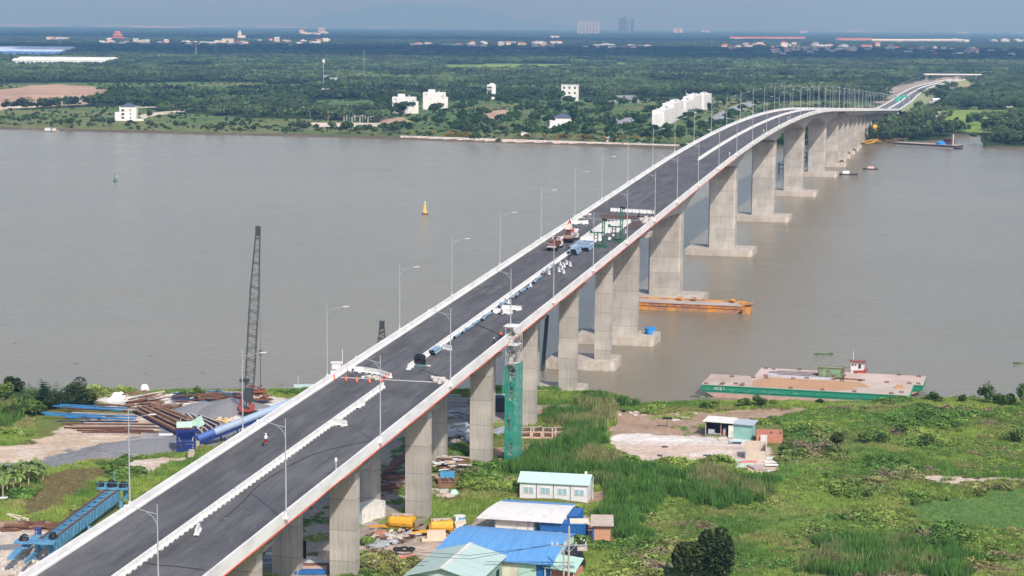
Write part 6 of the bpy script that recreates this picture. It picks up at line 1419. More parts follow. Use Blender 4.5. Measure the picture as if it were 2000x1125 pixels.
pump(790, 1040, -.28, "yellow trailer mounted concrete pump with grey hopper, left one", 1.15); pump(866, 1046, .12, "yellow trailer pump with pale cream tank in front, right one", 1.05, 1)
one("pale_tank", MB().box((0, 0, 1.0), (2.9, 1.2, 1.2)).box((0, 0, .25), (4.6, 1.3, .4)), mat("peach_tank", (.72, .55, .42), .6, .12), "pale peach tank on an orange skid in front of the right pump", "tank", gp_(852, 1056), .1)
o = root("water_barrel", "blue and grey steel drum standing right of the yellow pumps", "drum", gp_(898, 1034)); part("shell", MB().cyl((0, 0, 0), (0, 0, 2.2), .85, .85, 18), mat("drum_blue", (.06, .24, .52), .6, .15), o, True); part("seam", MB().box((-.4, -.78, 1.1), (.5, .2, 2.2)).cyl((0, 0, 2.15), (0, 0, 2.25), .95, .95, 18), M_CWHT, o)
jumble(770, 1054, 42, 10, 42, .5, 2.4, 0, 1.5, [M_RUST, MATS["pale_rubble"], M_TIMB, MATS["zinc_grey"]], "scrap piece on the dirt in front of the yellow pumps", "scrap before the pumps", .9, "scrap_piece", "scrap", (.2, .7))
jumble(740, 1065, 24, 8, 16, 1.2, 3, .2, .6, [MATS["zinc_grey"], MATS["grey_slab"]], "grey sheet piece left of the small brick pallet", "grey sheets before the pumps", .4, "sheet_piece", "scrap", (.3, .9))
one("brick_pallet", MB().box((0, 0, .6), (2.0, 1.4, 1.1)), mat("brick_red", (.42, .20, .14), .9, .35, 6), "small pallet of brown bricks left of the first yellow pump", "brick pallet", gp_(742, 1050), .2)
for i in range(12): one("red_pipe", MB().cyl((0, -1.6, .2), (0, 1.6, .2), .13, .13, 8), mat("faded_red", (.62, .22, .20), .7, .2), "faded red pipe in the loose bundle above the mint roofed shed, %s from the left" % ORD[i], "pipe", gp_(768 + i * 3.0, 1098 - i * .3, (i % 3) * .2), -.5, "faded red pipes")
one("hose_coil", MB().tube([(1.6 * math.cos(a), .8 * math.sin(a), .25 + .12 * (k % 3)) for k, a in enumerate(np.linspace(0, 18, 60))], .14, 6), M_TYRE, "coil of black hose behind the red pipes", "hose", gp_(789, 1082, .4))
jumble(735, 1102, 20, 12, 20, .6, 2.2, 0, 1.5, [M_TIMB, M_SHEET, MATS["pale_rubble"]], "board or rubble piece left of the red pipes", "boards left of the red pipes", .5, "scrap_piece", "scrap", (.2, .7))
for i, (px, py, m_, l) in enumerate(((618, 1096, M_CWHT, 5), (614, 1103, M_CWHT, 6), (606, 1109, M_SHEET, 6), (608, 1115, mat("peach", (.6, .42, .34), .7, .1), 5), (606, 1120, M_CBLU, 5), (515, 1088, M_CWHT, 4), (515, 1096, MATS["grey_slab"], 4), (516, 1106, MATS["grey_slab"], 4))): one("stacked_panel", MB().box((0, 0, .3), (l * .9, 1.5, .5)), m_, "flat panel stacked between the nearest piers, %s" % ORD[i], "panel", gp_(px, py), .05)
one("dark_board", MB().box((0, 0, 1.6), (1.1, .2, 3.4)), M_DARK, "dark upright board leaning by the nearest left pier", "board", gp_(591, 1098)); one("sack_pile", MB().dome((0, 0, -.1), 1.7, 1.6, 11, 4, .15, rn), mat("peach_sack", (.70, .52, .40), .9, .12), "peach coloured sack pile between the nearest piers", "sack pile", gp_(638, 1096))
# netted stair tower
M_NET = mat("green_debris_net", (.03, .34, .26), .8, .3, 1.5, stretch=(3, 3, .3)); M_TUBEG = mat("scaffold_grey", (.42, .40, .38), .6, .3, 4)
_nt = M_NET.node_tree; _tr = _nt.nodes.new("ShaderNodeBsdfTransparent"); _mx = _nt.nodes.new("ShaderNodeMixShader"); _mx.inputs[0].default_value = .5
_nt.links.new(_tr.outputs[0], _mx.inputs[1]); _nt.links.new(_nt.nodes["Principled BSDF"].outputs[0], _mx.inputs[2]); _nt.links.new(_mx.outputs[0], _nt.nodes["Material Output"].inputs["Surface"])
tb = gp_(1002, 903); o = root("stair_tower", "scaffold stair tower wrapped in green netting reaching up to the deck", "scaffold tower", tb, -BH)
Ht = 25.5; W2 = 1.15; D2 = 1.7; m_ = MB()
for sx in (-1, 1):
    for sy in (-1, 0, 1): m_.bar((sx * W2, sy * D2, 0), (sx * W2, sy * D2, Ht), .09)
k = 0
while k * 1.7 < Ht:
    z = k * 1.7
    for sy in (-1, 1): m_.bar((-W2, sy * D2, z), (W2, sy * D2, z), .08)
    for sx in (-1, 1): m_.bar((sx * W2, -D2, z), (sx * W2, D2, z), .08); m_.bar((sx * W2, -D2, z), (sx * W2, D2, z + 1.7), .06)
    f = 1 if k % 2 else -1; m_.bar((-.4, -D2 * f * .8, z), (-.4, D2 * f * .8, z + 1.7), .7, .08); m_.box((0, D2 * .85 * f, z + 1.7), (2.0, .6, .08)); m_.bar((-W2, -D2, z), (W2, -D2, z + 1.7), .05); k += 1
part("frame", m_, M_TUBEG, o)
nt_ = MB(); zt_ = Ht * .74
for sx in (-1, 1): nt_.box((sx * (W2 + .1), 0, zt_ / 2), (.04, D2 * 2 + .2, zt_))
for i, (x0, x1, z0, z1) in enumerate(((-W2, -W2 + .5, 0, zt_ - .6), (-W2 + .5, -W2 + 1.0, 0, 6.5), (W2 - .85, W2 - .4, 0, zt_ - 3.2), (W2 - .4, W2 + .05, 0, zt_), (-W2 + .5, -W2 + .9, 9, zt_ - 2.0), (-.2, .3, 4.0, 12), (-W2 - .05, W2 + .05, 0, 1.6), (-.1, .3, 14.5, zt_ - 2.5))): nt_.box(((x0 + x1) / 2, -D2 - .12 - .04 * (i % 3), (z0 + z1) / 2), (x1 - x0, .04, z1 - z0))
nt_.add([(-W2 - .1, -D2 - .1, zt_), (-W2 - .7, -D2 - .2, zt_ - 6.5), (-W2 - .05, -D2 - .1, zt_ - 5)], [(0, 1, 2)]); part("netting", nt_, M_NET, o)
part("landing", MB().box((-.2, 0, Ht + .1), (2.8, 3.2, .14)).box((0, 0, Ht - 3.4), (2.2, 3.2, .1)).box((0, 0, Ht - 7), (2.2, 3.2, .1)), M_WHITE, o)
one("leaning_pile", MB().bar((0, 0, -3), (1.2, 0, 13.5), 1.0, .9).bar((.36, -.5, -3), (1.56, -.5, 13.5), .12), M_BOOM, "thick black steel pile leaning in the water behind the stair tower", "steel pile", at(1058, 724, 0))
# rebar beams on the ground right of the tower
for r_, (y0, lb) in enumerate(((846, "rear"), (855, "front"))):
    for j in range(4):
        x0 = 1016 + j * 22; A = gp_(x0, y0); B_ = gp_(x0 + 21, y0); d = B_ - A; o = root("beam_mould", "pale concrete beam mould with rusty bars, %s row, %s from the left" % (lb, ORD[j]), "beam mould", A, math.atan2(d.y, d.x), "beam moulds"); L_ = d.length
        part("frame", MB().box((L_ / 2, 0, .12), (L_, 1.2, .25)).box((L_ / 2, .5, 1.0), (L_, .2, .25)).box((.15, 0, .6), (.3, 1.2, 1.0)).box((L_ - .15, 0, .6), (.3, 1.2, 1.0)), MATS["peach"] if r_ else M_CAP, o)
        rb = MB(); 
        for k in range(9): rb.bar((.3 + k * (L_ - .6) / 8, -.2, .2), (.3 + k * (L_ - .6) / 8, -.2, 1.1), .08)
        part("rebar", rb.bar((.2, -.2, 1.0), (L_ - .2, -.2, 1.0), .09).bar((.2, -.2, .6), (L_ - .2, -.2, .6), .09), MATS["maroon_steel"], o)
clear([(1010, 865), (1010, 838), (1105, 838), (1105, 865)]); clear([(846, 960), (846, 898), (925, 898), (925, 925), (885, 958)]); clear([(870, 930), (860, 985), (900, 980), (905, 955)])
jumble(945, 796, 0, 0, 0, 1, 1, 0, 0, [M_RUST], "x", "x")
one("dark_cabin", MB().box((0, 0, 1.4), (4, 3, 2.6)).box((0, 0, 3.0), (4.6, 3.4, .3)), mat("dark_cabin_paint", (.04, .05, .07), .7, .2), "dark cabin with pale roof seen just left of the stair tower at the water", "cabin", gp_(982, 803))
one("overturned_boat", MB().prof_x([(-1.0, 0), (1.0, 0), (.6, .7), (-.6, .7)], -2.6, 2.6), M_WHITE, "white upturned boat beside the dark cabin", "boat", gp_(976, 800, 2.6))
# prefab office
def gpx(px, py): return gp_(px, py)
def oriented(a, b_): A, B_ = gpx(*a), gpx(*b_); d = B_ - A; z = min(gz(A.x, A.y), gz(B_.x, B_.y)); return Vector((A.x, A.y, z)), Vector((d.x, d.y, 0)).length, math.atan2(d.y, d.x)
M_PANEL = mat("prefab_panel", (.64, .64, .66), .7, .06, .6); M_MROOF = mat("mint_roof", (.48, .66, .60), .5, .06, .6)
A, L_, an = oriented((1015, 972), (1147, 982)); o = root("prefab_office", "long white prefab hut with mint roof and four windows in the reeds", "prefab hut", A, an); dp = 5.0
part("wall", MB().box((L_ / 2, dp / 2, 1.3), (L_, dp, 3.4)), M_PANEL, o); rf = part("roof", MB().prof_x([(-.35, 3.0), (-.35, 3.15), (dp / 2, 4.35), (dp + .35, 3.15), (dp + .35, 3.0), (dp / 2, 4.2)], -.35, L_ + .4), M_MROOF, o)
part("gable", MB().prof_x([(0, 3.0), (dp, 3.0), (dp / 2, 4.2)], .05, .15).prof_x([(0, 3.0), (dp, 3.0), (dp / 2, 4.2)], L_ - .15, L_ - .02), M_PANEL, o)
for k in range(4):
    f = part("window", MB().box((L_ * (.125 + .25 * k) + .1, -.04, 1.75), (1.75, .1, 1.15)), M_WHITE, o); part("pane", MB().box((L_ * (.125 + .25 * k) - .3, -.1, 1.75), (.65, .05, .95)).box((L_ * (.125 + .25 * k) + .5, -.1, 1.75), (.65, .05, .95)), mat("pane_cyan", (.28, .45, .50), .3, .1), f)
    if k: part("joint", MB().box((L_ * .25 * k, -.03, 1.5), (.07, .08, 3.0)), M_DARK, o)
part("downpipe", MB().bar((L_ + .5, dp * .6, -.2), (L_ + .5, dp * .6, 3.6), .1).box((L_ - .8, dp * .7, 4.2), (.4, .4, .8)), M_WHITE, o)
clear([(1008, 985), (1008, 940), (1160, 950), (1160, 990)])
# white curved canopy over containers
A, L_, an = oriented((966, 1041), (1100, 1050)); o = root("canopy_shed", "open canopy with sagging white roof and blue ridge strip over the containers", "canopy shed", A, an); R_ = []
for k in range(7): t = k / 6; R_.append((-1.6 + 8.2 * t, 2.75 + 1.05 * math.sin(t * PI * .55) ))
V = [(x, y, z) for x in (-3.0 * 1, L_ + .6) for y, z in R_]; V = [( -2.6 + (0.0 if k else 0) + (2.2 * (k / 6)), *R_[k]) for k in range(7)] + [(L_ + .4 + (.6 * k / 6 - .3), *R_[k]) for k in range(7)] 
def sheet(V, n, th=.1): b_ = MB(); V2 = [(x, y, z - th) for x, y, z in V]; return b_.add(V + V2, [(k, k + 1, n + k + 1, n + k) for k in range(n - 1)] + [(2 * n + k + 1, 2 * n + k, 3 * n + k, 3 * n + k + 1) for k in range(n - 1)] + [(k + 1, k, 2 * n + k, 2 * n + k + 1) for k in range(n - 1)] + [(n + k, n + k + 1, 3 * n + k + 1, 3 * n + k) for k in range(n - 1)] + [(0, n, 3 * n, 2 * n), (n - 1, 3 * n - 1, 4 * n - 1, 2 * n - 1)])
part("roof", sheet(V, 7), mat("white_tin", (.66, .65, .63), .55, 0, .7, col2=(.52, .50, .47), thr=(.3, .5), detail=7), o)
part("ridge_strip", MB().box((L_ / 2 + .2, 6.4, 3.86), (L_ + .6, 1.0, .1), 0, -.05), mat("tin_blue", (.10, .27, .54), .45, .1, .5, stretch=(6, .3, 1)), o)
ps = MB()
for t in (.02, .5, .98):
    for y_ in (-.6, 6.4): ps.bar((L_ * t, y_, -.3), (L_ * t, y_, 2.8 if y_ < 0 else 3.6), .12)
    ps.bar((L_ * t, -1.4, 2.7), (L_ * t + .8, .6, 1.6), .07)
part("post", ps, M_TUBEG, o)
part("end_wall", MB().add([(L_ + .1, .5, 2.2), (L_ + .1, 6.4, 2.4), (L_ + .1, 6.2, 3.7), (L_ + .1, 1.2, 3.1)], [(0, 1, 2, 3)]), M_CWHT, o)
Rm = Matrix.Rotation(an, 3, 'Z')
loc = lambda x, y, z=0: A + Rm @ Vector((x, y, z))
container(0, 0, 6.4, 2.5, 2.5, an, M_CWHT, "dirty white container under the canopy's left half", loc(3.4, .7), M_CBLU)
container(0, 0, 7.0, 2.5, 2.5, an, M_CBLU, "blue container under the canopy's right half", loc(11.2, .2))
container(0, 0, 2.6, 5.5, 2.9, an, M_CBLU, "blue cabin container with small window sticking out right of the canopy", loc(L_ + .4, 5.2))
clear([(905, 1060), (930, 1000), (1140, 1005), (1150, 1060)])
o_ = one("ladder_stack", MB().box((0, 0, .5), (2.2, 1.0, 1.0)).box((.3, -.2, 1.1), (1.4, 1.1, .2)), M_CWHT, "pale crates piled in front of the blue container", "crate", loc(10.2, -1.9)); one("white_board", MB().box((0, 0, 0), (3.0, 2.0, .25), 0, .1), MATS["cream_basket"], "cream sheet lying on the right end of the blue container", "sheet", loc(13.6, .4, 2.7))
# big blue barrel roof hall
A, L_, an = oriented((866, 1126), (1076, 1140)); A.z = 1.6; o = root("workshop", "large workshop with bright blue curved tin roof at the bottom edge", "workshop", A, an); dp = 12.0; n = 9; R_ = []
for k in range(n): t = k / (n - 1); R_.append((-.8 + (dp + 1.4) * t, 3.7 + 1.9 * math.sin(min(1, t * 1.3) * PI / 2) - (max(0, t - .77) * 2.4)))
V = [(-1.6 + 1.4 * k / (n - 1), *R_[k]) for k in range(n)] + [(L_ + .4, *R_[k]) for k in range(n)]
M_TINB = mat("workshop_blue_tin", (.085, .26, .56), .42, 0, .5, col2=(.14, .34, .62), thr=(.35, .65), obj=True, stretch=(5, .25, 1)); part("roof", sheet(V, n), M_TINB, o)
part("wall", MB().box((L_ * .22, .2, 1.8), (.2, .3, 3.6)).box((L_ / 2, dp - .2, 2.2), (L_, .2, 4.4)).box((.1, dp / 2, 1.9), (.2, dp, 3.8)), M_CBLU, o)
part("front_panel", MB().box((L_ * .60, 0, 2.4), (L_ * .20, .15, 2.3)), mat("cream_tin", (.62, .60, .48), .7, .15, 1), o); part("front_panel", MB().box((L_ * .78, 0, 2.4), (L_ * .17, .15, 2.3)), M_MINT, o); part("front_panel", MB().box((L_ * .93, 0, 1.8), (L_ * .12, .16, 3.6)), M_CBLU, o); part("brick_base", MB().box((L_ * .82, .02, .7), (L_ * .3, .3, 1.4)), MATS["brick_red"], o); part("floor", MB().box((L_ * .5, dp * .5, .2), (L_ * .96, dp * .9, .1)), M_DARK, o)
part("gable", MB().add([(L_ - .1, y, z - .2) for y, z in R_] + [(L_ - .1, dp, 2.2), (L_ - .1, .2, 2.2)], [tuple(range(n + 2))]), M_CBLU, o)
part("gable_trim", MB().add([(L_ + .12, y, z - .12) for y, z in R_] + [(L_ + .12, y, z - 1.5) for y, z in R_[::-1]], [tuple(range(2 * n))]), mat("mint_tin", (.46, .60, .55), .6, .12, 1), o)
q = A + Matrix.Rotation(an, 3, 'Z') @ Vector((L_ + 1.2, 8.0, 0)); one("tarpaulin", MB().add([(x * w_, y * d_, z) for z, w_, d_ in ((.2, 1.5, 2.4), (1.8, 1.3, 2.0), (3.2, .9, 1.7), (3.9, .3, 1.0)) for x, y in ((-1, -1), (-.2, -1.15), (1, -1), (1.15, 0), (1, 1), (-1, 1))], [(k * 6 + i, k * 6 + (i + 1) % 6, k * 6 + (i + 1) % 6 + 6, k * 6 + i + 6) for k in range(3) for i in range(6)] + [tuple(range(18, 24))]), M_TARP, "black tarpaulin hanging over the right end of the blue workshop", "tarpaulin", (q.x, q.y, gz(q.x, q.y)), an)
clear([(850, 1160), (865, 1040), (1128, 1050), (1135, 1160)])
# small mint awning
A2, L2, an2 = oriented((1066, 1140), (1122, 1146)); o = root("lean_to", "small lean-to with mottled mint sheet roof beside the power pole", "lean-to", A2, an2); part("roof", MB().add([(-.5, -.5, 2.6), (L2 + .4, -.8, 2.5), (L2 - .2, 3.8, 3.4), (.2, 4.0, 3.5)], [(0, 1, 2, 3)]).add([(-.5, -.5, 2.5), (L2 + .4, -.8, 2.4), (L2 - .2, 3.8, 3.3), (.2, 4.0, 3.4)], [(3, 2, 1, 0)]), M_MINT, o); part("wall", MB().box((L2 / 2, .3, 1.2), (L2 * .9, .15, 2.4)).box((L2 * .95, 1.9, 1.2), (.15, 3, 2.4)), MATS["brick_red"], o); part("post", MB().bar((0, -.3, 0), (0, -.3, 2.6), .12).bar((L2, -.4, 0), (L2, -.4, 2.5), .12), M_WHITE, o)
# mint gable shed in front
L3 = 9.8; dp = 12.9; hh = 4.2; rh = 1.35; an3 = -.27; q3 = at(800, 1120, 6.0); A3 = Vector((q3.x, q3.y, 1.8))
o = root("gabled_shed", "mint green shed with pale gabled roof in the bottom centre", "shed", A3, an3)
part("wall", MB().box((L3 / 2, dp / 2, 1.8), (L3, dp, 4.7)), mat("mint_wall", (.22, .38, .30), .7, .15, .8), o)
part("gable", MB().prof_x([(0, 0), (.01, 0), (.01, .01)], 0, .01).add([(.02, -.02, hh - .06), (L3 - .02, -.02, hh - .06), (L3 / 2, -.02, hh + rh - .1), (.02, .1, hh - .06), (L3 - .02, .1, hh - .06), (L3 / 2, .1, hh + rh - .1)], [(0, 1, 2), (3, 4, 5)]), mat("mint_tin", (.46, .60, .55), .6, .12, 1), o)
for sg in (0, 1):
    x0 = -.6 if sg == 0 else L3 + .6
    V = [(x0, -.8, hh - .12), (x0, dp + .6, hh - .12), (L3 / 2, dp + .6, hh + rh), (L3 / 2, -.8, hh + rh)]; rp = MB().add(V + [(a, b_, c - .1) for a, b_, c in V], [(0, 1, 2, 3), (7, 6, 5, 4), (0, 3, 7, 4), (1, 0, 4, 5), (2, 1, 5, 6)])
    part("roof_slope", rp, mat("pale_mint_tin", (.46, .60, .56), .5, 0, .5, col2=(.38, .50, .46), thr=(.35, .6), obj=True, stretch=(.3, 5, 1)), o)
part("ridge_cap", MB().box((L3 / 2, dp / 2 - .1, hh + rh + .03), (.55, dp + 1.5, .08)), M_CWHT, o)
for k in range(3): part("window", MB().box((L3 + .02, 2.5 + k * 4, 2.2), (.08, 1.4, 1.0)), M_DARK, o)
clear([(780, 1180), (820, 1080), (970, 1085), (980, 1180)])
# brick hut
A4, L4, an4 = oriented((1160, 1058), (1192, 1060)); o = root("brick_hut", "tiny brick hut with tilted brown sheet roof and blue door edge", "hut", A4, an4); part("wall", MB().box((L4 / 2, 1.6, 1.5), (L4, 3.2, 3.0)), mat("brick_orange", (.50, .27, .17), .9, .3, 5), o); part("roof", MB().box((L4 / 2, 1.6, 3.15), (L4 + 1.0, 4.6, .12), 0, .14), mat("brown_sheet", (.46, .38, .32), .8, .12, 1), o); part("door", MB().box((-.1, .4, 1.3), (.25, .9, 2.5)), M_CBLU, o)
clear([(1145, 1068), (1148, 1020), (1205, 1020), (1210, 1066)])
jumble(1140, 1038, 10, 10, 22, .5, 1.8, 0, 1.5, [MATS["peach"], MATS["pale_rubble"], MATS["zinc_grey"], MATS["faded_red"]], "junk sheet between the blue cabin and the brick hut", "junk by the brick hut", .9, "scrap_piece", "scrap", (.5, 1.0))
person(gp_(1135, 1074), 0, "person in black with pale collar standing left of two by the black tarpaulin", (.04, .04, .05), (.03, .03, .03), 'stand', (.7, .7, .7)); person(gp_(1143, 1075), .3, "person in black leaning slightly, right of two by the black tarpaulin", (.05, .05, .06), (.03, .03, .03), 'bend', (.75, .75, .78)); person(gp_(469, 812), 0, "person in pale top and dark trousers beside the red crane", (.6, .5, .5), (.05, .04, .05), 'stand', (.1, .1, .12))
# power pole
q = gp_(1110, 1160); o = root("power_pole", "grey concrete power pole with steel crossarms and cables in the bottom centre", "power pole", (q.x, q.y, 1.8)); part("pole", MB().cyl((0, 0, 0), (0, 0, 10.2), .2, .13, 10).cyl((-.7, 0, 0), (-.7, 0, 6.6), .16, .12, 8), M_CAP, o)
part("crossarm", MB().bar((-2.6, 0, 7.4), (2.6, 0, 7.5), .16).bar((-2.0, .1, 4.9), (.8, .1, 4.9), .12).bar((-2.4, .1, 4.1), (.8, .1, 4.1), .12).bar((0, 0, 6.4), (-1.0, 0, 7.4), .08).bar((0, 0, 6.4), (1.0, 0, 7.4), .08), M_STEEL, o)
iv = MB()
for x_ in (-2.4, -1.6, -.6, 1.0, 2.4): iv.cyl((x_, 0, 7.5), (x_, 0, 7.95), .09, .06, 8)
part("insulator", iv, M_WHITE, o); part("transformer", MB().box((1.9, 0, 7.0), (1.4, .7, .5)), M_TIMB, o)
for k in range(4): part("cable", MB().tube([(-2.4 + k * .8, 0, 7.6 - (k % 2) * 2.6), (-14, -1.0 + k, 5.6 - (k % 2) * 1.2), (-26, -2 + k, 6.6 - (k % 2) * 2)], .03, 4), M_TYRE, o)
# ------------------------------------------------------------ right hand lot
A5, L5, an5 = oriented((1376, 852), (1470, 855)); o = root("watch_shed", "open fronted shed with grey and teal halves on the bare lot", "shed", A5, an5); part("roof", MB().box((L5 * .28, 1.6, 3.25), (L5 * .62, 4.4, .14), 0, .06), M_CWHT, o, label="pale left half of the roof"); part("roof", MB().box((L5 * .79, 1.6, 3.15), (L5 * .46, 4.2, .14), 0, .05), MATS["zinc_grey"], o)
part("wall", MB().box((L5 * .79, 1.5, 1.5), (L5 * .38, 3, 3.0)), mat("teal_tin", (.22, .42, .38), .7, .12, .8), o); part("back_wall", MB().box((L5 * .3, 3.2, 1.5), (L5 * .6, .1, 3)).box((.05, 1.8, 1.5), (.1, 2.8, 3)), mat("dark_tin", (.06, .065, .075), .8, .2), o); part("door_panel", MB().box((L5 * .55, -.15, 1.4), (.95, .1, 2.4)), M_CWHT, o); part("post", MB().bar((.2, 0, 0), (.2, 0, 3.1), .14).bar((L5 * .34, 0, 0), (L5 * .34, 0, 3.1), .1).bar((L5 * .6, 0, 0), (L5 * .6, 0, 3.1), .12), M_TUBEG, o)
part("furniture", MB().box((L5 * .12, 1.0, .7), (1.2, .8, 1.3)).box((L5 * .26, .8, .5), (1.4, .7, .2)).box((L5 * .40, .9, .9), (.5, .5, 1.6)), MATS["zinc_grey"], o)
one("red_chair", MB().box((0, 0, .45), (.45, .45, .06)).box((0, .2, .75), (.45, .05, .6)).bar((-.18, -.18, 0), (-.18, -.18, .45), .05).bar((.18, -.18, 0), (.18, -.18, .45), .05).bar((-.18, .18, 0), (-.18, .18, .45), .05).bar((.18, .18, 0), (.18, .18, .45), .05), mat("red_plastic", (.65, .05, .04), .5, .05), "red plastic chair in the mouth of the open shed", "chair", gp_(1413, 849))
A6, L6, an6 = oriented((1478, 864), (1527, 866)); o = root("brick_pen", "roofless low red brick room right of the watch shed", "brick room", A6, an6); part("wall", MB().box((L6 / 2, 0, 1.0), (L6, .25, 2.2)).box((L6, 1.6, 1.0), (.25, 3.4, 2.2)).box((L6 * .5, 3.3, 1.1), (L6, .25, 2.4)).box((0, 1.6, 1.0), (.25, 3.4, 2.2)).box((L6 * .62, 1.6, 1.0), (.2, 3.2, 2.2)), mat("brick_lot", (.45, .20, .14), .9, .3, 4), o); part("panel", MB().box((L6 * .28, -.5, 1.1), (1.3, .08, 1.8), 0, .2), M_CWHT, o)
part("floor", MB().box((L6 / 2, 1.6, .12), (L6 * .95, 3, .1)), M_CAP, o)
A7, L7, an7 = oriented((1456, 897), (1496, 898)); o = root("concrete_bin", "open concrete box with tall sides at the right end of the bare lot", "concrete bin", A7, an7); part("wall", MB().box((L7 / 2, 0, .75), (L7, .2, 1.8)).box((0, 1.9, 1.2), (.2, 4.0, 2.7)).box((L7, 1.9, 1.2), (.2, 4.0, 2.7)).box((L7 / 2, 3.9, 1.3), (L7, .2, 2.9)), mat("bin_concrete", (.52, .44, .36), .9, .12, 1), o); part("floor", MB().box((L7 / 2, 1.9, .3), (L7 * .95, 3.7, .2)), MATS["bin_concrete"], o)
clear([(1370, 858), (1370, 820), (1535, 828), (1540, 870), (1520, 930), (1425, 925), (1440, 870)])
for i, (px, py, w_, m_, a) in enumerate(((1431, 902, 3.6, M_MINT, .1), (1442, 898, 3, M_TIMB, -.2), (1462, 903, 3.2, MATS["faded_red"], .2), (1450, 908, 4.2, M_MINT, 0), (1502, 896, 2.4, M_MINT, .3), (1505, 903, 2.4, M_CWHT, 0), (1507, 909, 2.4, M_CWHT, 0), (1434, 914, 4, M_MINT, .05), (1508, 922, 3, M_CWHT, .05), (1447, 862, 4.5, MATS["pale_blue_tin"], 0), (1415, 860, 2.6, M_TIMB, .3), (1435, 866, 2.5, MATS["dark_tin"], -.2), (1545, 868, 1.6, M_CWHT, .5), (1528, 902, 1.4, M_CWHT, 0), (1410, 895, 2.4, M_CWHT, -.1))): one("roof_sheet", MB().box((0, 0, .12), (w_, 1.1, .08), 0, .08), m_, "loose sheet on the bare lot near the concrete bin, %s" % ORD[i], "sheet", gp_(px, py), a, "loose sheets on the bare lot")
for i in range(6): one("timber_trough", MB().box((0, 0, .25), (.35, 3.2, .3)), M_TIMB, "wooden trough lying below the concrete bin, %s from the left" % ORD[i], "trough", gp_(1468 + i * 4.6, 915), .35, "wooden troughs")
one("banner_frame", MB().box((0, 0, 1.0), (.1, .1, 2)).box((0, 0, 1.9), (1.9, .8, .08), 0, .3), M_TARP, "small black tarpaulin shelter in the grass left of the watch shed", "shelter", gp_(1303, 835))
for i in range(34): px, py = rn.choice(((rn.uniform(1280, 1360), rn.uniform(806, 822)), (rn.uniform(1180, 1260), rn.uniform(796, 812)), (rn.uniform(1200, 1440), rn.uniform(862, 895)))); one("rubble_piece", MB().box((0, 0, .08), (rn.uniform(.4, 1.8), rn.uniform(.3, .9), .15), rn.uniform(0, 3), .1), MATS["pale_rubble"] if i % 4 else MATS["dark_tin"], "flat pale rubble piece on the bare ground near the water", "rubble", gp_(px, py), 0, "rubble on the bare ground")
# ---------------------------------------------------------------- boats and things on the water
M_HGREEN = mat("hull_green", (.02, .22, .13), .6, 0, .8, col2=(.20, .30, .22), thr=(.30, .42), detail=8, stretch=(.4, 1, 1)); M_HPINK = mat("hull_antifouling", (.45, .29, .25), .8, .15, .8)
def deckmat(n, c1, c2, c3, sc=.12):
    m = bpy.data.materials.new(n); m.use_nodes = True; nt = m.node_tree; N = nt.nodes; L = nt.links; b = N["Principled BSDF"]; b.inputs["Roughness"].default_value = .85
    tc = N.new("ShaderNodeTexCoord"); n1 = N.new("ShaderNodeTexNoise"); n1.inputs["Scale"].default_value = sc; n1.inputs["Detail"].default_value = 8; n1.inputs["Roughness"].default_value = .7; L.new(tc.outputs["Object"], n1.inputs["Vector"])
    r = N.new("ShaderNodeValToRGB"); e = r.color_ramp.elements; e[0].position = .4; e[0].color = (*c1, 1); e[1].position = .62; e[1].color = (*c2, 1); L.new(n1.outputs["Fac"], r.inputs[0])
    n2 = N.new("ShaderNodeTexNoise"); n2.inputs["Scale"].default_value = 1.6; n2.inputs["Detail"].default_value = 9; n2.inputs["Roughness"].default_value = .8; L.new(tc.outputs["Object"], n2.inputs["Vector"])
    mr = N.new("ShaderNodeMapRange"); mr.inputs[1].default_value = .56; mr.inputs[2].default_value = .72; L.new(n2.outputs["Fac"], mr.inputs[0]); mx = N.new("ShaderNodeMix"); mx.data_type = 'RGBA'; L.new(mr.outputs[0], mx.inputs[0]); L.new(r.outputs[0], mx.inputs[6]); mx.inputs[7].default_value = (*c3, 1); L.new(mx.outputs[2], b.inputs["Base Color"]); MATS[n] = m; return m
M_DK1 = deckmat("barge_deck_pale", (.52, .43, .36), (.40, .31, .25), (.26, .18, .14)); M_DK2 = deckmat("barge_deck_pink", (.50, .35, .29), (.58, .48, .43), (.30, .20, .16)); M_SAND = deckmat("spilled_sand", (.50, .28, .14), (.42, .24, .13), (.58, .46, .36), .3); M_DK3 = deckmat("barge_deck_grey", (.46, .40, .36), (.36, .31, .28), (.22, .16, .13))
M_ORG = mat("hull_orange", (.62, .27, .04), .7, 0, .45, col2=(.30, .17, .11), thr=(.42, .56), detail=8, stretch=(.5, 1, .8))
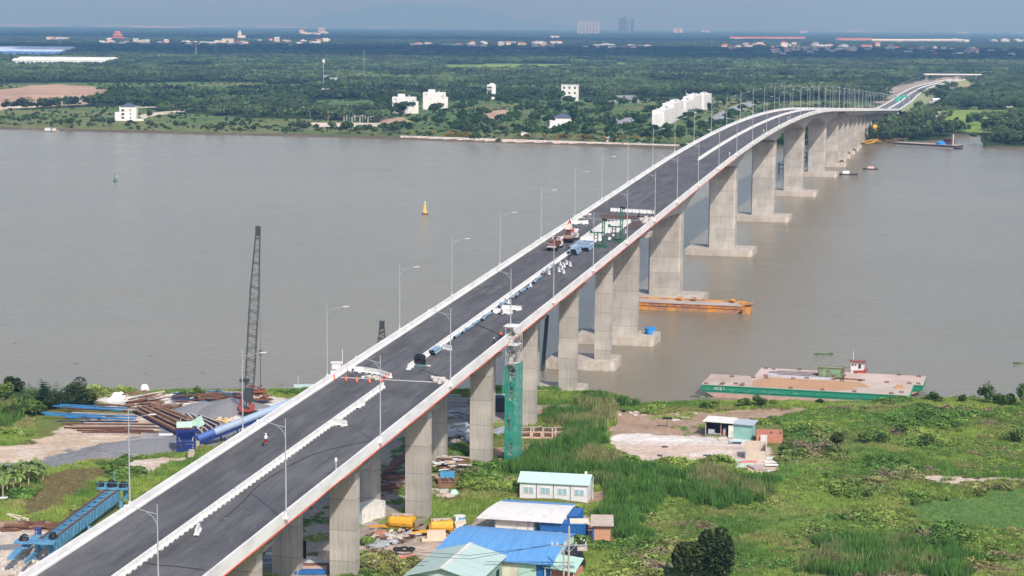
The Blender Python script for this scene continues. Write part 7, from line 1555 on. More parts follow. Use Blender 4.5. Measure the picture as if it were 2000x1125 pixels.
def barge(name, label, A, an, L_, W_, fb, hull, low, deckm, rake=4.5, cat="barge", rubs=True):
    o = root(name, label, cat, (A.x, A.y, 0), an)
    def lv(z0, z1, i0, i1, m_, nm):
        b_ = MB(); P = []
        for z, i in ((z0, i0), (z1, i1)): P += [(i, 0, z), (L_ - i, 0, z), (L_ - i, W_, z), (i, W_, z)]
        b_.add(P, [(0, 1, 5, 4), (1, 2, 6, 5), (2, 3, 7, 6), (3, 0, 4, 7), (4, 5, 6, 7)]); return part(nm, b_, m_, o)
    zk = fb * .38; f_ = lambda z: rake * (1 - (z + .8) / (fb * .62 + .8)) if z < fb * .62 else 0
    lv(-.8, zk, f_(-.8), f_(zk), low, "bottom"); h = lv(zk, fb * .62, f_(zk), 0, hull, "hull"); lv(fb * .62, fb, 0, 0, hull, "topside")
    part("deck", MB().box((L_ / 2, W_ / 2, fb + .02), (L_, W_, .08)), deckm, o)
    if rubs:
        r_ = MB().box((L_ / 2, -.06, fb - .08), (L_ + .1, .16, .18)).box((L_ / 2, -.06, fb * .58), (L_ * .99, .16, .14)); n = int(L_ / 4.6)
        for i in range(n + 1): r_.box((.3 + (L_ - .6) * i / n, -.06, fb * .76), (.14, .14, fb * .42))
        r_.box((L_ + .06, W_ / 2, fb - .08), (.16, W_, .18)); part("rubbing_strake", r_, hull, h)
    return o
def bollards(o, spots, fb):
    for x, y in spots: part("bollard", MB().cyl((x - .25, y, fb), (x - .25, y, fb + .45), .12, .14, 8).cyl((x + .25, y, fb), (x + .25, y, fb + .45), .12, .14, 8).box((x, y, fb + .08), (1.0, .4, .1)), M_RUST, o)
A = at(1369, 751, 2.7); B_ = at(1776, 773, 2.7); C_ = at(1385, 729, 2.7); d = B_ - A; an = math.atan2(d.y, d.x); L_ = d.length; W_ = 14.0
g = barge("flat_barge", "flat green hulled barge with spilled orange sand on deck, nearest the bank", A, an, L_, W_, 2.7, M_HGREEN, M_HPINK, M_DK1)
part("sand_spill", MB().add([(L_ * x, W_ * y, 2.79) for x, y in ((.25, .1), (.50, .07), (.66, .1), (.76, .3), (.70, .42), (.80, .6), (.74, .94), (.5, .96), (.27, .93), (.23, .5))], [tuple(range(10))]), M_SAND, g)
bollards(g, [(1.0, .8), (4.5, .9), (4.7, 2.2), (9, .8), (5.2, 11.5), (10, 12), (13, 12), (19, 13), (20, .7), (27, .7), (34, .7), (42, .7), (7.5, 2.5), (9.0, 2.6), (30, 13.3), (44, 3)], 2.74)
part("sand_box", MB().box((L_ * .94, W_ * .62, 3.1), (1.6, 1.2, .7)), M_SAND, g)
tc = bpy.data.curves.new("lettering", 'FONT'); tc.body = "NCB 1"; tc.size = 1.0; tc.extrude = .02; to = bpy.data.objects.new("tmp", tc); COL.objects.link(to); bpy.context.view_layer.update()
tm = bpy.data.meshes.new_from_object(to.evaluated_get(bpy.context.evaluated_depsgraph_get())); COL.objects.unlink(to); bpy.data.objects.remove(to)
t_ = part("lettering", tm, M_WHITE, g); t_.location = (3.0, -.09, 1.72); t_.rotation_euler = (PI / 2, 0, 0); t_.scale = (.85, .85, 1)
A2 = at(1457, 730, 2.7); a2 = at(1478, 714, 2.7); nrm = Vector((-math.sin(an), math.cos(an), 0)); B2 = A + nrm * (W_ + .5) + Vector((math.cos(an), math.sin(an), 0)) * (L_ * .215)
g2 = barge("flat_barge", "pinkish decked barge moored behind, carrying rusty container and beams", B2, an, L_ * .83, 12.0, 2.6, M_HGREEN, M_HPINK, M_DK2)
bollards(g2, [(1.2, 11), (3, 10.5), (2.5, .8), (12, .7), (18, .7), (24, .7), (30, .7), (35, .8), (36.5, 10.8), (37, .9), (9, 11.5), (22, 11.3), (32, 11.4)], 2.64)
R3 = Matrix.Rotation(an, 3, 'Z'); on2 = lambda x, y, z=2.68: B2 + R3 @ Vector((x, y, 0)) - Vector((0, 0, B2.z)) + Vector((0, 0, z))
M_RG = mat("rusty_green_container", (.20, .36, .20), .8, 0, 1.0, col2=(.20, .10, .06), thr=(.42, .52), detail=8)
container(0, 0, 5.6, 2.4, 2.3, an, M_RG, "rusty green container standing on the rear barge", on2(17.2, 3.8), M_RUST)
for i in range(11):
    l = rn.uniform(9, 16); x = 2.6 + l / 2 + rn.uniform(0, 2.5); one("steel_beam", MB().bar((-l / 2, 0, .16), (l / 2, 0, .16), .4, .35), M_SHEET if i % 3 else MATS["zinc_grey"], "rusty beam lying along the rear barge left of its container, %s from the front" % ORD[i], "steel beam", on2(x, 1.6 + i * .62), an + rn.uniform(-.015, .015), "beams on the rear barge")
for i in range(3): one("steel_beam", MB().bar((-3, 0, .16), (3, 0, .16), .5, .3), M_SHEET, "rusty plate strip in front of the rear barge's container, %s" % ORD[i], "steel strip", on2(13 + i * 4.5, 1.8), an)
tg = root("tug_cabin", "small tug with white wheelhouse and red lower cabin behind the rear barge", "tugboat", B2 + nrm * 13.6 + R3 @ Vector((23.0, 0, 0)) - Vector((0, 0, B2.z)), an); tg.scale = (.95, .95, .82)
part("hull", MB().add([(x, y, z) for z, k in ((-.6, .8), (2.3, 1)) for x, y in ((-6 * k, -1.3), (5 * k, -1.4 * k), (6.8 * k, 0), (5 * k, 1.4 * k), (-6 * k, 1.3))], [(i, (i + 1) % 5, (i + 1) % 5 + 5, i + 5) for i in range(5)] + [(5, 6, 7, 8, 9)]), mat("tug_hull_dark", (.05, .05, .06), .6, .2), tg)
part("lower_cabin", MB().box((-.6, 0, 3.0), (3.6, 2.4, 1.5)), mat("tug_red", (.45, .05, .03), .6, .15), tg); wh = part("wheelhouse", MB().box((-.8, 0, 4.9), (3.1, 2.2, 2.3)), M_WHITE, tg)
part("window", MB().box((-.2, -1.13, 5.0), (.6, .08, 1.2)).box((-1.9, -1.13, 5.3), (.5, .08, .5)).box((-1.2, -1.13, 5.3), (.35, .08, .4)), M_GLASS, wh); part("roof", MB().box((-.8, 0, 6.15), (3.9, 3.0, .2), 0, 0, .04), mat("maroon_roof", (.22, .07, .06), .7, .15), tg); part("mast", MB().bar((-1.9, 0, 6.2), (-1.9, 0, 9.0), .1), M_WHITE, tg); part("railing", MB().bar((1.4, -1.3, 4.4), (1.4, 1.3, 4.4), .08).bar((1.4, -1.3, 3.6), (1.4, -1.3, 4.4), .08).bar((1.4, 1.3, 3.6), (1.4, 1.3, 4.4), .08).box((.6, 0, 3.78), (2.2, 2.6, .08)), M_CRED, tg); part("lifebuoy", MB().cyl((-2.0, -1.3, 3.3), (-2.0, -1.22, 3.3), .36, .36, 12), M_WHITE, tg); part("funnel", MB().box((-5.0, 0, 3.4), (.6, .6, 1.6)).bar((-5, 0, 3.9), (-2.5, 0, 4.6), .08), M_RUST, tg)
# orange barge at the fourth tall pier
A3 = at(1452, 606, 1.0); Bq = at(1180, 594, 1.0); d = A3 - Bq; an3 = math.atan2(d.y, d.x); g3 = barge("flat_barge", "rusty orange barge lying across the foot of the first river pier", Bq, an3, d.length, 7.5, 2.1, M_ORG, M_ORG, M_DK3, 3.0, rubs=False)
L3 = d.length; rr = MB()
for z_ in (1.95, 1.15): rr.box((L3 / 2, -.08, z_), (L3, .14, .12))
for i in range(int(L3 / 2.3)): rr.box((i * 2.3 + .5, -.08, 1.55), (.12, .12, .8))
part("rubbing_strake", rr, mat("maroon_strake", (.20, .05, .04), .8, .2), g3); part("coaming", MB().box((L3 / 2, 7.3, 2.35), (L3, .4, .6)).box((L3 - 1.0, 3.5, 2.5), (1.6, .5, .6)), M_ORG, g3)
for x_ in (.52, .62, .9): part("winch", MB().box((L3 * x_, 6.6, 2.8), (1.3, 1.0, .9)).cyl((L3 * x_ - .5, 6, 2.9), (L3 * x_ + .5, 6, 2.9), .3, .3, 8), M_ORG, g3)
part("bow_plate", MB().add([(L3 - 1, 0, 2.15), (L3 + 2.2, 1.0, 2.6), (L3 + 2.2, 6.5, 2.6), (L3 - 1, 7.5, 2.15)], [(0, 1, 2, 3)]).box((L3 + .6, 3.6, .8), (2.2, 5.2, 2.2)), M_ORG, g3)
for i, (px, py) in enumerate(((1265, 648), (1269, 650), (1273, 647), (1276, 651))): q = at(px, py + 3, 2.35 if i < 2 else 1.2); one("blue_drum", MB().cyl((0, 0, 0), (0, 0, 1.6), .75, .75, 14), mat("drum_bright_blue", (.03, .25, .62), .5, .1), "blue drum floating dock piece at the corner of a pile cap, %s from the left" % ORD[i], "drum", q, 0, "blue drums at the pile cap")
# buoys
q = at(830, 418, 0); o = root("channel_buoy", "yellow lattice channel buoy in mid river", "buoy", q); part("float", MB().cyl((0, 0, -.3), (0, 0, .25), 1.35, 1.35, 18).cyl((0, 0, .25), (0, 0, .8), 1.3, .9, 18), mat("buoy_dark", (.05, .04, .03), .6, .1), o); lm = MB().cyl((0, 0, .3), (0, 0, .9), 1.25, .85, 18)
for a in range(4): c_, s_ = math.cos(a * PI / 2 + .7), math.sin(a * PI / 2 + .7); lm.bar((c_ * .8, s_ * .8, .9), (c_ * .32, s_ * .32, 4.4), .22)
lm.box((0, 0, 2.0), (1.0, 1.0, 1.4)).box((0, 0, 3.5), (.7, .7, .7)); part("tower", lm, mat("buoy_yellow", (.80, .52, .08), .55, .12, 2), o); part("topmark", MB().bar((-.4, 0, 4.8), (.4, 0, 5.6), .14).bar((.4, 0, 4.8), (-.4, 0, 5.6), .14).bar((0, 0, 4.3), (0, 0, 5.2), .1), mat("topmark_cream", (.8, .74, .62), .6, .05), o)
q = at(225, 354, 0); o = root("channel_buoy", "green channel buoy with white light on the left of the river", "buoy", q); part("float", MB().cyl((0, 0, -.3), (0, 0, .35), 1.15, 1.15, 16), mat("buoy_black_green", (.015, .04, .03), .6, .1), o); part("tower", MB().cyl((0, 0, .35), (0, 0, 2.0), .7, .3, 10).bar((0, 0, 2), (0, 0, 4.8), .16).box((-.25, 0, 2.6), (.5, .5, 1.1)).bar((-.9, 0, .3), (0, 0, 2), .12).bar((.9, 0, .3), (0, 0, 2), .12), mat("buoy_green", (.04, .20, .15), .55, .12), o); part("lamp", MB().cyl((.35, 0, 2.3), (.35, 0, 2.9), .26, .26, 10), M_WHITE, o)
def sampan(px, py, rz, L_, label, hullc, canopy, sc=1):
    o = root("sampan", label, "boat", at(px, py, 0), rz); hw = L_ * .13; sec = []
    N_ = 9; vs = []
    for i in range(N_):
        t = i / (N_ - 1) * 2 - 1; w_ = hw * (1 - abs(t) ** 2.6) + .05; zs = .55 + .55 * abs(t) ** 3; x = t * L_ / 2
        vs += [(x, -w_, zs), (x, -w_ * .7, -.25), (x, w_ * .7, -.25), (x, w_, zs), (x, w_ * .86, zs - .08), (x, w_ * .5, .12), (x, -w_ * .5, .12), (x, -w_ * .86, zs - .08)]
    part("hull", MB().add(vs, [(i * 8 + k, i * 8 + (k + 1) % 8, (i + 1) * 8 + (k + 1) % 8, (i + 1) * 8 + k) for i in range(N_ - 1) for k in range(8)]), hullc, o)
    for (x0, x1, m_, h_) in canopy:
        b_ = MB(); R_ = [(-hw * .9 * math.cos(a), .6 + h_ * math.sin(a)) for a in np.linspace(0, PI, 9)]; b_.add([(x, y, z) for x in (x0, x1) for y, z in R_], [(k, k + 1, 10 + k, 9 + k) for k in range(8)] + [tuple(range(9)), tuple(range(17, 8, -1))]); part("canopy", b_, m_, o)
    part("oar", MB().bar((-L_ * .5, 0, .9), (-L_ * .62, .3, 1.6 * sc), .12), M_TIMB, o); return o
M_WOOD = mat("dark_boat_wood", (.07, .055, .045), .8, .25, 3)
sampan(1650, 341, -.35, 15, "long dark sampan with white arched canopy near the far piers", M_WOOD, [(-1, 2.5, M_WHITE, 1.6), (-5, -3.5, M_WHITE, .9)])
sampan(1700, 331, -.3, 9, "short dark sampan with pink cover right of the far piers", M_WOOD, [(-1.5, 2.0, MATS["peach"], 1.2)])
sampan(93, 257, .08, 17, "wooden boat with bluish cover moored at the far left shore", mat("pale_boat_wood", (.32, .27, .23), .8, .25, 2), [(-2, 2.5, MATS["zinc_grey"], 2.3), (3.5, 6.5, M_CAP, 2.0)])
one("jetty", MB().bar((0, 0, 1.0), (26, 3, 1.3), .6, .2).bar((4, .4, -1), (4, .4, 1), .25).bar((13, 1.4, -1), (13, 1.4, 1), .25).bar((22, 2.4, -1), (22, 2.4, 1), .25), M_CAP, "thin pale jetty leading to the boat at the far left shore", "jetty", at(112, 255, 0))
# far barge
A4 = at(1742, 284, 0); B4 = at(1864, 291, 0); d = B4 - A4; an4 = math.atan2(d.y, d.x); g4 = barge("work_barge", "grey work barge with low cabin and blue sheet moored at the far right bank", A4, an4, d.length, 11, 2.3, M_WOOD, MATS["grey_slab"], M_DK3, 2, rubs=False); L4 = d.length
part("cabin", MB().box((L4 * .82, 7, 4.2), (6, 4, 3.4)).box((L4 * .82, 7, 6.2), (7, 5, .4)), MATS["maroon_steel"], g4); part("mast", MB().bar((L4 * .9, 6, 2), (L4 * .9, 6, 10), .45), M_WHITE, g4); part("blue_sheet", MB().dome((L4 * .73, 5, 2.3), 4, 2.4, 10, 4, .1, rn), MATS["drum_bright_blue"], g4)
one("skiff", MB().add([(-4, -.8, .7), (4, -.8, .7), (5.5, 0, .9), (4, .8, .7), (-4, .8, .7), (-3.5, -.5, -.2), (4, -.5, -.2), (4, .5, -.2), (-3.5, .5, -.2)], [(0, 1, 6, 5), (1, 2, 6), (2, 3, 7), (2, 7, 6), (3, 4, 8, 7), (4, 0, 5, 8), (0, 4, 3, 2, 1)]), M_WOOD, "small dark skiff beyond the end of the far work barge", "boat", at(1868, 291, 0), an4)
# bank side boat with blue tarpaulin next to the deck
o = root("covered_boat", "boat with blue tarpaulin and mint roof moored behind the left parapet", "boat", at(556, 783, 0), .15); part("hull", MB().add([(-4, -1.2, 1), (5, -1.2, 1), (7, 0, 1.3), (5, 1.2, 1), (-4, 1.2, 1), (-3.5, -.8, -.3), (5, -.8, -.3), (5, .8, -.3), (-3.5, .8, -.3)], [(0, 1, 6, 5), (1, 2, 6), (2, 3, 7), (2, 7, 6), (3, 4, 8, 7), (4, 0, 5, 8), (0, 4, 3, 2, 1)]), M_WOOD, o); part("tarpaulin", MB().dome((-1.5, 0, 1.0), 2.2, 1.2, 10, 4, .12, rn), MATS["drum_bright_blue"], o); part("roof", MB().box((4.5, .5, 3.2), (5, 3, .2)), MATS["mint_tin"], o); part("post", MB().bar((2.4, 0, 1), (2.4, 0, 3.2), .12).bar((6.4, 0, 1), (6.4, 0, 3.2), .12).bar((3, .5, 3.2), (3, .5, 5.4), .06), M_WHITE, o)
# black dolphins beside the tall piers
for i, (px, py) in enumerate(((1526, 336), (1571, 312), (1573, 322))):
    q = at(px, py, 0); one("timber_dolphin", MB().bar((-1.4, 0, -1), (-1.4, 0, 5.5), .6).bar((1.4, 0, -1), (1.4, 0, 4), .6).bar((-1.4, 0, 4.2), (2.4, 0, 4.4), .5).bar((-1.4, 0, 1.8), (1.4, 0, 1.6), .4), M_BOOM, "black pile dolphin showing between the tall river piers, %s from the left" % ORD[i], "dolphin", q)
for i, (px, py) in enumerate(((1621, 324), (1639, 325), (1644, 321), (1656, 304), (1668, 298))): one("rusty_ring_fender", MB().cyl((0, -.4, 1.3), (0, .4, 1.3), 1.5, 1.5, 14), M_RUST, "brown round fender frame on a far pile cap, %s from the left" % ORD[i], "fender", at(px, py, 0), 0, "round fenders")
# floating water hyacinth and driftwood
M_HYA = mat("water_hyacinth", (.06, .10, .03), .8, .3, 3); M_DRI = mat("driftwood", (.08, .07, .05), .9, .3, 3)
for i, (px, py, w_, k) in enumerate(((1610, 692, 5.0, 0), (1370, 775, 5.0, 0), (112, 545, 6, 1), (590, 478, 3.5, 1), (97, 545, 3, 1), (150, 710, 1.2, 1), (292, 695, .8, 1), (548, 752, 2.4, 1), (1996, 710, 4, 0), (1990, 662, 2, 1), (1982, 716, 2.5, 1), (1722, 460, 2, 1), (1635, 617, 1.2, 1), (722, 408, 2.2, 1), (310, 500, 1.0, 1), (350, 500, 1, 1), (1148, 318, 3, 1), (1158, 319, 2, 1), (1154, 336, 2, 1), (262, 262, 1, 1), (740, 330, 1.5, 1), (30, 670, .8, 1), (395, 728, 1, 1), (285, 729, .8, 1), (1793, 548, .8, 1), (1913, 409, 1, 1), (228, 270, 3, 1), (400, 492, 1.2, 1), (1940, 452, 1, 1), (855, 548, 1, 1))):
    m_ = MB(); rr = random.Random(i)
    for j in range(7 if k else 16): m_.dome((rr.uniform(-w_ / 2, w_ / 2), rr.uniform(-.35, .35) * (1 if k else 2), -.05), rr.uniform(.15, .45) * (.7 if k else 1.3), rr.uniform(.08, .16) * (1 if k else 2.6), 6, 2, .2, rr)
    one("floating_weed" if not k else "driftwood", m_, M_DRI if k else M_HYA, ("green raft of floating water weed, %s" if not k else "dark scrap of driftwood on the open water, %s") % ORD[min(i, 29)], "floating weed" if not k else "driftwood", at(px, py, 0), 0, "flotsam on the river")
# --- spread the forest
x, y = far_points(30000, 1350, 5200, 11); k = forest_ok(x, y); x, y = x[k], y[k]
k = nearest_clear(x, y, HOUSE_PTS, 22); x, y = x[k], y[k]
scatter("forest", "dark green woodland and palm groves covering the plain beyond the river", np.c_[x, y, far_h(x, y) - .5], GROVE, 5, RNG.uniform(.75, 1.2, len(x)), forest_tint(x, y), pidx=np.clip((fbm(x, y, 400, 77) * 9 - 2).astype(int) + RNG.integers(-1, 2, len(x)), 0, 4))
x, y = far_points(42000, 5200, 15000, 12); k = forest_ok(x, y) & (fbm(x, y, 500, 91) > .30); x, y = x[k], y[k]
k = nearest_clear(x, y, HOUSE_PTS, 30); x, y = x[k], y[k]
scatter("distant_forest", "blue hazy forest belt in front of the horizon", np.c_[x, y, np.full(len(x), 1.)], GROVE, 5, np.c_[RNG.uniform(1.3, 2.4, (len(x), 2)), RNG.uniform(.45, .85, len(x))], forest_tint(x, y, 5))
x, y = far_points(26000, 15000, 36000, 13)
scatter("horizon_forest", "thin dark forest line along the horizon", np.c_[x, y, np.full(len(x), 1.)], GROVE, 5, np.c_[RNG.uniform(4, 7, (len(x), 2)), RNG.uniform(.6, 1.2, len(x))], forest_tint(x, y, 6))
# low scrub on the open grass of the far bank
x, y = far_points(16000, 1300, 3000, 14); z = fzone(x, y); k = ((z == 1) & (fbm(x, y, 45, 33) > .5)) & (np.hypot(x, y) > np.interp(np.arctan2(x, y), FX, FD) + 10) & ~inpoly(x, y, ROADCLEAR)
x, y = x[k], y[k]; k = nearest_clear(x, y, HOUSE_PTS, 14); x, y = x[k], y[k]
def bush(name, rng, n, s, rz=.7): P, t = crown_pts(rng, n, 6, 1.0, rz, rz * .45); return quads_mesh(name, leaf_cloud(rng, P, s), 4, t)
BUSH = protos("bush kinds", [bush("leaf_clump", RNG, 130, .26) for i in range(4)], LI)
scatter("scrub", "scattered low scrub on the open grass beyond the river", np.c_[x, y, far_h(x, y)], BUSH, 4, RNG.uniform(.8, 2.6, len(x)), np.array([.06, .10, .03]) * RNG.uniform(.6, 1.3, (len(x), 1)))

# --- individual trees of the far bank
M_LEAF = leaf_mat("tree_leaves", (.062, .118, .036)); M_LEAF2 = leaf_mat("riverside_leaves", (.085, .135, .045)); M_BARK = mat("bark", (.16, .12, .09), .9, .3, 3)
M_YFL = leaf_mat("yellow_flowering_leaves", (.32, .24, .03))
def tree_proto(rng, rx, rz, h, n, ls, lobes=9, tr=.16):
    P, t = crown_pts(rng, n, lobes, rx, rz, h); cr = quads_mesh("crown", leaf_cloud(rng, P, ls), 4, t)
    tm = MB(); tm.cyl((0, 0, -.3), (.1, 0, h * .62), tr, tr * .7, 6)
    for i in range(4):
        a = i * PI / 2 + rng.uniform(-.4, .4); tm.cyl((.1, 0, h * .5), (math.cos(a) * rx * .45, math.sin(a) * rx * .45, h * .95), tr * .55, tr * .2, 5)
    return cr, tm.mesh("trunk")
TP = {'round': [tree_proto(RNG, 4.6, 3.4, 6.0, 420, .95) for i in range(3)], 'flat': [tree_proto(RNG, 5.6, 2.3, 6.4, 420, .95, 11) for i in range(3)], 'tall': [tree_proto(RNG, 3.0, 4.4, 6.2, 360, .9, 8) for i in range(2)], 'small': [tree_proto(RNG, 2.3, 1.9, 3.0, 200, .7) for i in range(2)]}
def plant_tree(kind, i, loc, sc, label, group, lm=None, cat="tree", name="tree"):
    cr, tk = TP[kind][i % len(TP[kind])]
    r = root(name, None if isinstance(label, tuple) else label, cat, loc, RNG.uniform(0, 6), group)
    if isinstance(label, tuple): r["_w"] = label[0]; r["_k"] = [float(label[1]), float(label[2])]; PT.append(r)
    r.scale = (sc, sc, sc * RNG.uniform(.9, 1.12))
    lm = lm or M_LEAF
    key = (kind, i % len(TP[kind]), lm.name)
    if key not in _tc:
        c = cr.copy() if len(cr.materials) else cr; c.materials.clear(); c.materials.append(lm); _tc[key] = c
        if not len(tk.materials): tk.materials.append(M_BARK)
    a = bpy.data.objects.new("crown", _tc[key]); b_ = bpy.data.objects.new("trunk", tk)
    for o in (a, b_): COL.objects.link(o); o.parent = r
    return r
_tc = {}; PT = []
rg = random.Random(3)
PKW = PARK; taken = []
clearP = [wpoly([(1262, 262), (1262, 236), (1345, 214), (1350, 232), (1308, 258)], 1.6), wpoly([(1365, 247), (1400, 222), (1440, 202), (1485, 194), (1490, 204), (1452, 215), (1405, 243), (1385, 255)], 1.6), wpoly([(1262, 256), (1262, 236), (1405, 196), (1410, 208)], 1.6),
          wpoly([(1180, 236), (1255, 224), (1260, 240), (1190, 246)], 1.6), wpoly([(930, 236), (930, 213), (1010, 213), (1020, 236)], 1.6), wpoly([(1060, 262), (1060, 250), (1130, 250), (1130, 262)], 1.6), wpoly([(760, 252), (760, 224), (830, 224), (850, 240), (800, 252)], 1.6), wpoly([(1090, 210), (1090, 200), (1140, 200), (1140, 210)], 1.6),
          wpoly([(1375, 300), (1440, 235), (1500, 206), (1530, 206), (1500, 300)], 1.6)]
cnt = 0; tries = 0
while cnt < 245 and tries < 14000:
    tries += 1; px, py = rg.uniform(775, 1480), 194 + 88 * rg.random() ** .85
    p = fat(px, py)
    if not inpoly([p.x], [p.y], PKW)[0] or any(inpoly([p.x], [p.y], c)[0] for c in clearP): continue
    if float(fbm(np.array([p.x]), np.array([p.y]), 55, 19)[0]) < .31: continue
    if math.hypot(p.x, p.y) < np.interp(math.atan2(p.x, p.y), FX, FD) + 16: continue
    if any((p.x - q[0]) ** 2 + ((p.y - q[1]) * .6) ** 2 < 30 for q in taken) or not nearest_clear(np.array([p.x]), np.array([p.y]), HOUSE_PTS, 13)[0]: continue
    taken.append((p.x, p.y)); cnt += 1
    bd = 0 if py > 262 else (1 if py > 225 else 2)
    kd = rg.choice(('flat', 'flat', 'round', 'tall') if py < 250 else ('round', 'tall', 'flat', 'round'))
    plant_tree(kd, rg.randrange(3), p, rg.uniform(.85, 1.35) * (.95 if py > 250 else 1.05), ({'flat': 'spreading', 'round': 'rounded', 'tall': 'upright'}[kd], bd, px), "trees of the far bank housing park")
def number(group, fmt):
    """name each tree of a group by its order from the left"""
    L_ = [o for o in PT if o.get("group") == group]
    L_.sort(key=lambda o: o["_k"][1]); 
    for b_ in sorted({o["_k"][0] for o in L_}):
        for i, o in enumerate([q for q in L_ if q["_k"][0] == b_]): o["label"] = fmt(o["_w"], int(b_), nth(i + 1))
    for o in L_: del o["_k"]; del o["_w"]
number("trees of the far bank housing park", lambda w, b_, n: "%s dark tree, %s from the left in the far bank park's %s band" % (w, n, ("front", "middle", "back")[b_]))
# shrubs with yellow flowers behind the stone bank
cnt = 0
for i in range(60):
    px = rg.choice((rg.uniform(870, 915), rg.uniform(1080, 1330), rg.uniform(800, 1330))); p = at(px, 266 + (px - 780) * .022 + rg.uniform(-3, 1), 1.6)
    plant_tree('small', i, p, rg.uniform(.6, .95), ("", 0, px), "yellow flowering shrubs behind the stone bank", M_YFL if rg.random() < .75 else M_LEAF2, "shrub", "flowering_shrub")
number("yellow flowering shrubs behind the stone bank", lambda w, b_, n: "low flowering shrub behind the stone river bank, %s from the left" % n)
# thick wood left of the park
cnt = 0; GV = [wpoly([(262, 206), (290, 196), (360, 190), (480, 186), (600, 196), (606, 222), (560, 232), (500, 236), (470, 226), (380, 222), (355, 212)], 1.6), wpoly([(232, 195), (345, 198), (235, 210), (40, 215), (120, 208)], 1.6), wpoly([(690, 212), (760, 205), (770, 226), (690, 232)], 1.6)]
tk2 = []
while cnt < 100:
    g = rg.choice((0, 0, 0, 0, 1, 2)); P_ = GV[g]; xs_ = [q[0] for q in P_]; ys_ = [q[1] for q in P_]
    x0, y0 = rg.uniform(min(xs_), max(xs_)), rg.uniform(min(ys_), max(ys_))
    if not inpoly([x0], [y0], P_)[0] or any((x0 - q[0]) ** 2 + (y0 - q[1]) ** 2 < 60 for q in tk2): continue
    tk2.append((x0, y0)); cnt += 1
    plant_tree(rg.choice(('round', 'round', 'tall', 'small')), rg.randrange(3), (x0, y0, 1.4), rg.uniform(.8, 1.3), ("", g, float(proj((x0, y0, 2))[0][0])), "trees of the far bank woods")
number("trees of the far bank woods", lambda w, b_, n: ("dark tree in the dense wood right of the white villa, %s from its left", "low tree in the hedge left of the white villa, %s from the left", "dark tree beside the concrete post yard, %s from the left")[b_] % n)
# bushes along the far shore
for i in range(115):
    px = rg.uniform(-20, 782); 
    if 505 < px < 545 and rg.random() < .8: continue
    py = np.interp(px, (0, 110, 160, 400, 500, 600, 780), (246, 250, 252, 258, 262, 264, 270)) + rg.uniform(-7, 0) - (3 if px > 560 else 0)
    plant_tree(rg.choice(('small', 'round')), i, at(px, py, .9), rg.uniform(.55, 1.0) * (1.15 if px > 560 else .9), ("", 0, px), "bushes along the far shore", M_LEAF2, "bush", "riverside_bush")
number("bushes along the far shore", lambda w, b_, n: "green bush overhanging the water on the far shore, %s from the left" % n)
for j, (px, py, s_, lb) in enumerate(((68, 243, 1.0, "round"), (135, 250, .9, "dark"), (187, 236, .55, "small lone"), (293, 236, 1.0, "tall double"), (311, 236, .6, "small round"), (334, 236, .65, "small dark"), (442, 243, .6, "slim"), (465, 243, .65, "round headed"), (487, 243, .6, "small forked"), (926, 283, 1.0, "round"), (974, 284, .55, "small"))):
    kd = 'tall' if 'tall' in lb or 'slim' in lb else 'round'
    plant_tree(kd, j, at(px, py, 1.4 if px < 900 else .2), s_, lb + (" tree standing alone on the far grass, %s from the left" % ORD[j] if px < 900 else " green bush growing out of the stone river bank"), "lone trees and bushes at the far waterside")
# nipa palms and bushes right of the bridge
M_NIPA = leaf_mat("nipa_fronds", (.095, .135, .055))
NP = [palm_mesh("fronds", RNG, 26, 7.5, 1.1, 0, (.7, 1.45), (.5, 1.3), 7) for i in range(3)]
for m_ in NP: m_.materials.append(M_NIPA)
NW = [wpoly([(1715, 268), (1722, 245), (1755, 232), (1800, 228), (1830, 240), (1836, 262), (1820, 276), (1770, 280), (1740, 275)], 1.6), wpoly([(1928, 288), (1924, 272), (1945, 250), (1985, 236), (2120, 235), (2120, 292), (1990, 290)], 1.2), wpoly([(1752, 232), (1790, 215), (1812, 222), (1800, 236), (1760, 236)], 1.6)]
cnt = 0
while cnt < 85:
    g = rg.choice((0, 0, 1, 1, 2)); P_ = NW[g]; xs_ = [q[0] for q in P_]; ys_ = [q[1] for q in P_]
    x0, y0 = rg.uniform(min(xs_), max(xs_)), rg.uniform(min(ys_), max(ys_))
    if not inpoly([x0], [y0], P_)[0]: continue
    cnt += 1; sc_ = rg.uniform(.8, 1.25) * (1.3 if g == 1 else 1)
    o = part("nipa_palm", NP[cnt % 3], None); o.location = (x0, y0, 1.0); o.rotation_euler = (0, 0, rg.uniform(0, 6)); o.scale = (sc_,) * 3
    tag(o, None, "palm", "palms of the far right bank"); o["_w"] = ""; o["_k"] = [float(g), float(proj((x0, y0, 2))[0][0])]; PT.append(o)
number("palms of the far right bank", lambda w, b_, n: ("stemless palm in the thicket right of the far piers, %s from its left", "palm on the wooded point at the right edge, %s from its left", "palm by the foot of the approach embankment, %s from the left")[b_] % n)
for i in range(34):
    g = i % 2; P_ = NW[g]; x0 = y0 = 0
    while not inpoly([x0], [y0], P_)[0]: x0, y0 = rg.uniform(min(q[0] for q in P_), max(q[0] for q in P_)), rg.uniform(min(q[1] for q in P_), max(q[1] for q in P_))
    plant_tree('round', i, (x0, y0, 1.2), rg.uniform(.6, 1.1), ("", g, float(proj((x0, y0, 2))[0][0])), "bushes of the far right bank", M_LEAF2, "bush", "riverside_bush")
number("bushes of the far right bank", lambda w, b_, n: ("leafy bush among the palms right of the bridge, %s from the left", "leafy bush on the wooded point at the right edge, %s from the left")[b_] % n)
